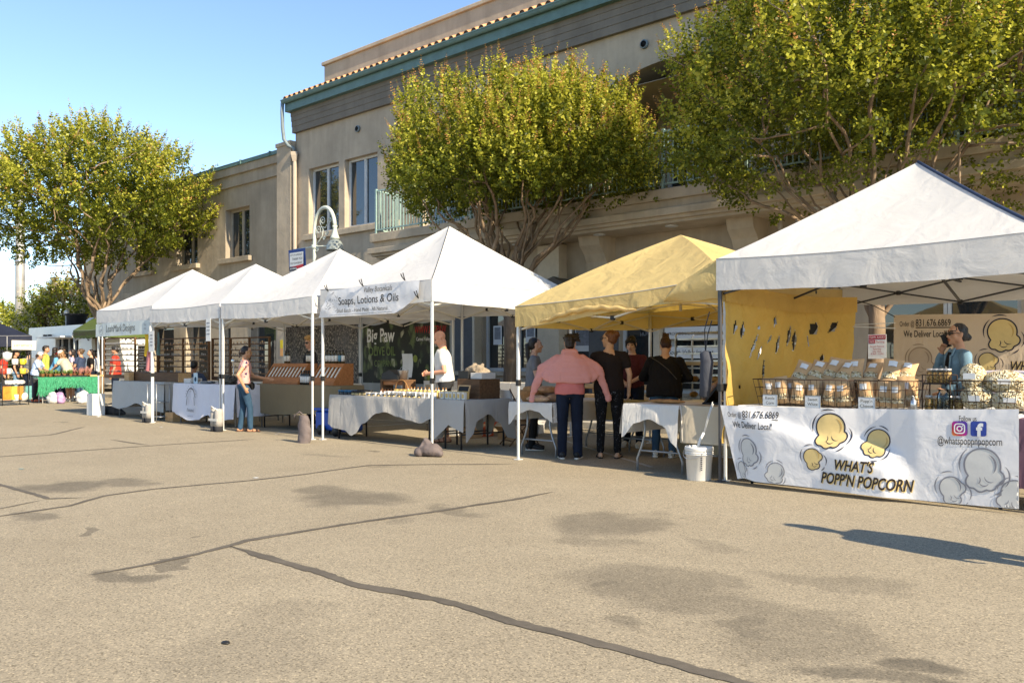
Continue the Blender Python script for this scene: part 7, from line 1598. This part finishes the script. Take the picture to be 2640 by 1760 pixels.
ca, sa_ = math.cos(math.radians(aS)), math.sin(math.radians(aS)); onT = lambda x, y: (sL[0]+x*ca-y*sa_, sL[1]+x*sa_+y*ca)
pA = plant('small green plant in terracotta pot on the raffia table', *onT(.15, .12), .82, 0, m_pot, m_lf, .16, 'green plants on the raffia table', 1); pB = plant('pink flowered plant in terracotta pot at the right of the raffia table', *onT(dS-.3, .2), .82, 0, m_pot, m_lf2, .26, 'pink plants on the raffia table', 2); chA, chB = kids(pA), kids(pB)
for i in range(26): x, y = onT(.15+(dS-.3)*rr.random(), rr.uniform(.08, .6)); dup(pA, x, y, .82, rr.uniform(0, 360), ch=chA)
for i in range(5): x, y = onT(dS-.6+.12*i, rr.uniform(.1, .5)); dup(pB, x, y, .82, rr.uniform(0, 360), ch=chB)
k = MB(); k.bx(0, .9, 0, .4, 0, .05); x, y = onT(.5, .05); solo(k, 'plant_tray', m_plast, 'black nursery tray at the left of the raffia table', 'tray', x, y, .818, aS); k = MB(); k.bx(0, .8, 0, .35, 0, .06, bev=.01); x, y = onT(1.5, .06); solo(k, 'plant_tray', m_wood3, 'pale wooden tray at the right of the raffia table', 'tray', x, y, .818, aS)
for px, py, lb, mt, a, b_, c_ in ((128, 1040, 'white soil sack with purple label under the raffia table', m_plw, .25, .15, .20), (146, 1040, 'white and purple soil sack next to the first sack', M('sack_purple', (.40, .25, .42), .5, .5, 5, .1), .22, .14, .19), (206, 1040, 'white plastic carrier bag tied under the raffia table', m_potw, .26, .2, .22)):
    s_, t_ = G(px, py); lump(lb, 'soil_sack' if py and px < 200 else 'carrier_bag', 'bag', s_, t_+.1, 0, a, b_, c_, mt, .3, px, 4)
# ceramics rack
sK = G(6, 1046); sK2 = G(74, 1043); wK = math.hypot(sK2[0]-sK[0], sK2[1]-sK[1]); aK = math.degrees(math.atan2(sK2[1]-sK[1], sK2[0]-sK[0])); r = thing('shelf_rack', 'black wire shelf rack of mugs and pots at the far left', 'shelf rack', sK[0], sK[1], 0, aK); k = MB()
for x in (0, wK):
    for y in (0, .45): k.tube([(x, y, 0), (x, y, 1.62)], .013, 6)
k.build('upright', m_blk, r)
KZ = (.12, .62, .92, 1.2, 1.62)
for z in KZ: k = MB(); [k.tube([(0, y, z), (wK, y, z)], .009, 5) for y in (0, .11, .22, .33, .45)]; [k.tube([(x, 0, z), (x, .45, z)], .007, 5) for x in (0, wK/2, wK)]; k.build('shelf', m_blk, r)
onK = lambda x, y: (sK[0]+x*math.cos(math.radians(aK))-y*math.sin(math.radians(aK)), sK[1]+x*math.sin(math.radians(aK))+y*math.cos(math.radians(aK)))
def mug(label, s, t, z, mat, sc_=1, name='mug', group=None):
    r = thing(name, label, name, s, t, z, RN.uniform(-60, 60), group); k = MB(); k.lathe([(.055*sc_, 0), (.065*sc_, .02), (.07*sc_, .13*sc_), (.066*sc_, .132*sc_), (.055*sc_, .02), (0, .018)], seg=16); k.build('cup', mat, r); k = MB(); k.tube([(.068*sc_+.045*sc_*math.sin(a), 0, .07*sc_+.04*sc_*math.cos(a)) for a in [PI*i/8 for i in range(9)]], .009, 6); k.build('handle', mat, r); return r
m0 = mug('white ceramic mug on the middle shelf of the wire rack', *onK(.2, .1), .625, m_potw, .9, 'mug', 'white mugs on the wire rack'); cm = kids(m0)
for x in (.36, .5, .66, .8): dup(m0, *onK(x*wK, .1), .625, RN.uniform(0, 360), ch=cm)
mug('large white mug planted with pink flowers on the bottom shelf', *onK(.55*wK, .1), .125, m_potw, 1.5)
lump('white domed ceramic house on the bottom shelf', 'ceramic_house', 'ceramic', *onK(.88*wK, .12), .125, .16, .13, .16, m_potw, .1, 3)
for x, z, mt, lb in ((.12, .93, M('pot_red', (.5, .06, .03), .4, .1, 5, 0), 'red ceramic pot on the third shelf'), (.3, .93, m_potw, 'white ceramic jug on the third shelf'), (.85, .93, M('pot_yellow', (.6, .45, .05), .4, .1, 5, 0), 'yellow ceramic pot on the third shelf'), (.55, 1.21, m_potw, 'white ceramic bird on the fourth shelf'), (.85, 1.21, M('pot_lemon', (.65, .55, .04), .4, .1, 5, 0), 'lemon yellow ceramic pot on the fourth shelf')): mug(lb, *onK(x*wK, .1), z, mt, 1.3, 'ceramic_pot')
for i, x in enumerate((.05, .35, .58, .82)):
    k = MB(); k.bx(-.13, .13, 0, .01, 0, .40); r2 = solo(k, 'wall_print', [M('print_orange', (.60, .22, .03), .6, .4, 7, 0), M('print_lime', (.45, .42, .06), .6, .4, 7, 0), m_orn, M('print_teal', (.12, .30, .28), .6, .5, 7, 0)][i], ['orange print leaning left on the wire rack', 'lime print leaning on the wire rack', 'amber print leaning on the wire rack', 'teal and yellow print leaning right on the wire rack'][i], 'print', *onK(x*wK+.12, .02), .17, aK)
k = MB(); k.bx(0, .75, 0, .012, 0, .28); r2 = solo(k, 'shop_sign', m_wlab, 'cream lettered sign hanging above the wire rack', 'sign', *onK(.5*wK, .2), 1.66, aK); k = MB(); text(k, 'ceramics', .06, .09, .16, -.003); k.build('lettering', m_past, r2)
k = MB(); k.lathe([(.02, .0), (.12, .1), (.14, .26), (.0, .3)], seg=14); k.tube([(0, 0, .3), (0, 0, .75)], .006, 5); r2 = solo(k, 'hanging_pot', m_potw, 'white hanging planter with trailing green plant under the navy canopy', 'planter', *onK(.25*wK, .1), 1.3, 0)
# ================================================================ trees
def leafmat(name, c1, c2, tr=.48):
    t = NT(name); g_ = t.n('ShaderNodeNewGeometry'); co = t.coord(); a = t.noise(1.4, co, 3)
    f = t.math('ADD', t.math('MULTIPLY', g_.outputs['Random Per Island'], .65), t.math('MULTIPLY', a, .4)); c = t.ramp(f, [(.15, c1), (.85, c2)])
    return t.pr(c, .45, 0, .35, None, trans=tr, tcol=t.mix(.35, c, (.42, .40, .02)))
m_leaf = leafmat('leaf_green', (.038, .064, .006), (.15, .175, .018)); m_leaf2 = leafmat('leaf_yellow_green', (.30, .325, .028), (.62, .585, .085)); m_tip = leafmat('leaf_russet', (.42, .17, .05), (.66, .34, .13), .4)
def bark():
    t = NT('bark'); co = t.coord((1, 1, .25)); a = t.noise(5, co, 5, .6, .8); b = t.noise(14, co, 4, .6)
    c = t.ramp(a, [(.25, (.11, .075, .045)), (.5, (.22, .155, .10)), (.75, (.36, .27, .19))]); return t.pr(c, .8, 0, .2, t.math('ADD', a, t.math('MULTIPLY', b, .4)), .6, .03)
m_bark = bark()
def branchy(mb, p0, p1, r0, r1, rng, wob=.08, n=7):
    pts = []; L = (p1-p0).length; s1 = rng.uniform(0, 9)
    for i in range(n+1):
        u = i/n; p = p0.lerp(p1, u); b = math.sin(PI*u)*L*wob
        p = p+Vector((noise.noise(Vector((u*2.2, s1, 0))), noise.noise(Vector((u*2.2, s1, 5))), .5*noise.noise(Vector((u*2, s1, 9)))-.35*0))*b*2
        pts.append(p)
    rad = [(r0+(r1-r0)*(i/n)**.8)*(1+.08*noise.noise(Vector((i, s1, 2)))) for i in range(n+1)]
    mb.tube(pts, rad, 8 if r0 > .05 else 5); return pts
def sprig(mb, p, d, L, rng, tipk, ls, lush=1.15, hi=.4):
    """one shoot: paired leaves along a stem, russet buds at the end"""
    d = d.normalized(); n = max(3, int(L/(ls*.62)*lush)); a0 = rng.uniform(0, 6.28); perp = d.orthogonal().normalized(); q = d.cross(perp)
    for i in range(n):
        u = (i+.5)/n; c = p+d*(L*u); tip = u > tipk
        for s_ in (0, PI):
            a = a0+i*1.35+s_; o = perp*math.cos(a)+q*math.sin(a); ax = (o*.9+d*.55+Vector((0, 0, rng.uniform(-.15, .25)))).normalized(); l = ls*(1-.35*u)*rng.uniform(.8, 1.2)*(.62 if tip else 1); w = l*.37*(.8 if tip else 1)
            sd = ax.cross(Vector((rng.uniform(-1, 1), rng.uniform(-1, 1), rng.uniform(.2, 1.5)))).normalized()*w; m_ = c+ax*(l*.5)
            mb.v += [tuple(c), tuple(m_+sd), tuple(c+ax*l), tuple(m_-sd)]; k = len(mb.v); mb.f.append((k-4, k-3, k-2, k-1)); mb.sm.append(False)
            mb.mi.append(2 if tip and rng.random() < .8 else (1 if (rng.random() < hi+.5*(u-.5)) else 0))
def tree(label, s, t, z0, trunk_h, r0, cz, rx, ry, rz, stems, nplume, seed, tip=.7, ls=.085, ups=.75, zcut=None, lean=(0, 0), fill=.25, cat='tree', pl=(.7, 1.3), ntw=70, off=(0, 0), per=9, low=.45, group='street trees on the pavement'):
    rng = random.Random(seed); r = thing('crape_myrtle_tree', label, cat, s, t, z0, 0, group); tr = MB(); top = Vector((lean[0], lean[1], trunk_h))
    branchy(tr, Vector((0, 0, -.05)), top, r0*1.15, r0*.85, rng, .03, 8); C_ = Vector((off[0], off[1], cz)); lim = []
    for i in range(stems):
        a = 2*PI*(i+rng.uniform(-.3, .3))/stems*1.0; k = rng.uniform(.25, .78); e = C_+Vector((rx*k*math.cos(a), ry*k*math.sin(a), rz*rng.uniform(-.35, .3))); start = Vector((lean[0]*.8, lean[1]*.8, trunk_h*rng.uniform(.62, .98)))
        mid = start.lerp(e, .5)+Vector((0, 0, .10)); p1 = branchy(tr, start, mid, r0*rng.uniform(.30, .46), r0*.26, rng, .08, 7); p2 = branchy(tr, p1[-1], e, r0*.26, r0*.11, rng, .11, 7); lim.append(p1[2:]+p2)
        if rng.random() < .8:
            e2 = e+Vector((rng.uniform(-1, 1), rng.uniform(-1, 1), rng.uniform(-.2, .5)))*.9; lim.append(branchy(tr, p1[4], e2, r0*.22, r0*.08, rng, .1, 7)[2:])
    allp = [p for l in lim for p in l]
    bump = lambda v: 1+.20*noise.noise(v*1.7+Vector((seed, 0, 0)))+.14*noise.noise(v*4.0+Vector((0, seed, 0)))
    def shell(kmin, kmax):
        for _ in range(200):
            v = Vector((rng.gauss(0, 1), rng.gauss(0, 1), rng.gauss(0, 1))).normalized(); k = rng.uniform(kmin, kmax)
            p = C_+Vector((v.x*rx, v.y*ry, v.z*rz*(1 if v.z > 0 else .72)))*(k*bump(v))
            if zcut is not None and p.z < zcut+rng.uniform(0, .7): continue
            if v.z < -.1 and rng.random() < low: continue
            return p, v
        return p, v
    anchors = []
    for i in range(nplume):
        ins = rng.random() < fill; p, v = shell(.30, .78) if ins else shell(.84, 1.0); anchors.append((p, v, ins))
    for (p, v, ins) in rng.sample(anchors, min(ntw, len(anchors))):
        b = min(allp, key=lambda q: (q-p).length+max(0, q.z-p.z)*2.5); m_ = b.lerp(p, .55)+Vector((0, 0, -.05)); pts = branchy(tr, b, m_, .024, .016, rng, .09, 4); branchy(tr, pts[-1], p, .016, .006, rng, .1, 4)
    tr.build('trunk', m_bark, r); cr = MB()
    for (p, v, ins) in anchors:
        ax = (Vector((v.x, v.y, v.z*.8))*(1-ups*.62)+Vector((0, 0, ups if v.z > -.25 else ups*.2))+Vector((rng.uniform(-.22, .22), rng.uniform(-.22, .22), rng.uniform(-.1, .15)))).normalized()
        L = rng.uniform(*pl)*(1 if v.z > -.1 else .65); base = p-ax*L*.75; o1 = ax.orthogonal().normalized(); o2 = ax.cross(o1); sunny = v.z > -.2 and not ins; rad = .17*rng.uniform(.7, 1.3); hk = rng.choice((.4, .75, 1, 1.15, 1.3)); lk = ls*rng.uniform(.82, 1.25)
        for j in range(per):
            u = j/(per-1); a = j*2.4+rng.uniform(-.5, .5); od = o1*math.cos(a)+o2*math.sin(a); q = base+ax*(L*u*.8)+od*(rad*(1-u)**.7*.6)
            d = ax*(.75+.6*u)+od*(1-u)*.85; ll = L*(.30+.08*(1-u))*rng.uniform(.8, 1.2); lastj = j >= per-3
            sprig(cr, q, d, ll, rng, (tip if lastj else 1.2) if sunny and rng.random() < .95 else 2, lk*rng.uniform(.8, 1.15)*(1-.2*u), 1.15, (.30+.75*u*(1 if v.z > .1 else .7))*hk if sunny else .10)  # outer top plumes: pale new growth plus painted sunlit tone; inner leaves painted shade-dark
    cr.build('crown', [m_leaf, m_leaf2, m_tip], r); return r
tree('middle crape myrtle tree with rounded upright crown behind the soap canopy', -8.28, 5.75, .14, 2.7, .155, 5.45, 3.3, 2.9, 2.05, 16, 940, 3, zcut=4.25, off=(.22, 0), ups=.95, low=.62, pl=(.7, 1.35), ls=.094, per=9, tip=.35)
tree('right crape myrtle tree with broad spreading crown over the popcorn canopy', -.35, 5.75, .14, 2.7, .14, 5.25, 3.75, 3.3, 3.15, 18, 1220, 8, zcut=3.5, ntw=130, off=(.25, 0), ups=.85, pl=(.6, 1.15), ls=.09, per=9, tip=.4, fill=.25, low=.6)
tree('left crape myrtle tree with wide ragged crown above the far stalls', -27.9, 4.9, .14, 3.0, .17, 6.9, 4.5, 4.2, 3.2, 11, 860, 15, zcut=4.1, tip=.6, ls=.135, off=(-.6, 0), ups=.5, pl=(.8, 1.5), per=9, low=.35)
# notice on the right trunk
s_, z_ = PT(2259, 893, 5.42); r = thing('paper_notice', 'white and red tow away notice fixed to the right tree trunk', 'notice', s_, 5.46, z_); k = MB(); k.bx(-.14, .14, 0, .004, -.19, .19); k.build('sheet', m_ltn, r); m_rdn = M('notice_red', (.33, .012, .03), .6, .1, 6, 0)
k = MB(); k.bx(-.13, .13, -.003, -.001, .115, .18); k.bx(-.13, -.03, -.003, -.001, .05, .105); k.build('red_block', m_rdn, r); k = MB(); text(k, 'TOW AWAY', 0, .13, .05, -.005, align='CENTER', squash=.85); text(k, 'NO', -.115, .06, .045, -.005); k.build('white_lettering', m_white, r)
k = MB(); text(k, 'Parking', -.02, .06, .05, -.004, squash=.9); [text(k, b, 0, zz, .042, -.004, align='CENTER', squash=.9) for b, zz in (('Street Festival', -.01), ('Saturday', -.05), ('July 15th', -.09), ('9 AM - 9 PM', -.13))]; k.build('lettering', m_rdn, r)
# bushes beyond the food truck
m_fl = leafmat('blossom_cream', (.55, .45, .32), (.72, .62, .48), .2); m_dry = leafmat('leaf_dry', (.14, .10, .03), (.30, .22, .08), .3)
def bush(label, px, Y, h, rx, seed, mats, n, flower=.0, ry=None, name='flowering_bush', z0=0):
    X = (px-CX)/FPX*Y; v = Vector((X, Y, 0))-ORG; rng = random.Random(seed); r = thing(name, label, 'bush' if 'bush' in name else 'tree', v.dot(RV), v.dot(NV), 0, 0); tr = MB()
    for i in range(7): a = rng.uniform(0, 6.28); branchy(tr, Vector((0, 0, 0)), Vector((rx*.6*math.cos(a), rx*.6*math.sin(a), h*rng.uniform(.55, .9))), .10, .03, rng, .1, 6)
    tr.build('trunk', m_bark, r); cr = MB(); ry = ry or rx
    for i in range(n):
        w_ = Vector((rng.gauss(0, 1), rng.gauss(0, 1), rng.gauss(0, 1))).normalized(); k = rng.uniform(.7, 1)*(1+.2*noise.noise(w_*2.5+Vector((seed, 0, 0)))); p = Vector((w_.x*rx*k, w_.y*ry*k, h*.52+w_.z*h*.48*k)); d = w_*.7+Vector((0, 0, .5))
        sprig(cr, p, d, rng.uniform(.35, .6), rng, .25 if rng.random() < flower else 2, .17, 1.15, .6)
    cr.build('crown', mats, r); return r
bush('large bush with cream blossoms behind the food truck', 165, 41.5, 5.0, 1.9, 3, [m_leaf, m_leaf2, m_fl], 1500, .55); bush('cream blossomed bush right of the largest bush', 232, 40.5, 4.3, 1.5, 4, [m_leaf, m_leaf2, m_fl], 1000, .6)
bush('brownish seeding bush top behind the cream blossoms', 170, 42.5, 5.4, 1.2, 5, [m_dry, m_dry, m_fl], 900, .3); bush('low yellow green bush left of the cream blossoms', 92, 43, 3.9, 1.4, 6, [m_leaf, m_leaf2, m_fl], 900, .25)
bush('olive green tree at the far left edge beyond the pole', 22, 50, 4.7, 2.0, 7, [m_leaf, m_leaf2, m_dry], 1100, .3, name='roadside_tree'); bush('yellow green tree beyond the pole at the left edge', -30, 55, 4.9, 3.0, 9, [m_leaf2, m_leaf2, m_dry], 1000, .2, name='roadside_tree')
bpy.data.scenes.remove(TMP)
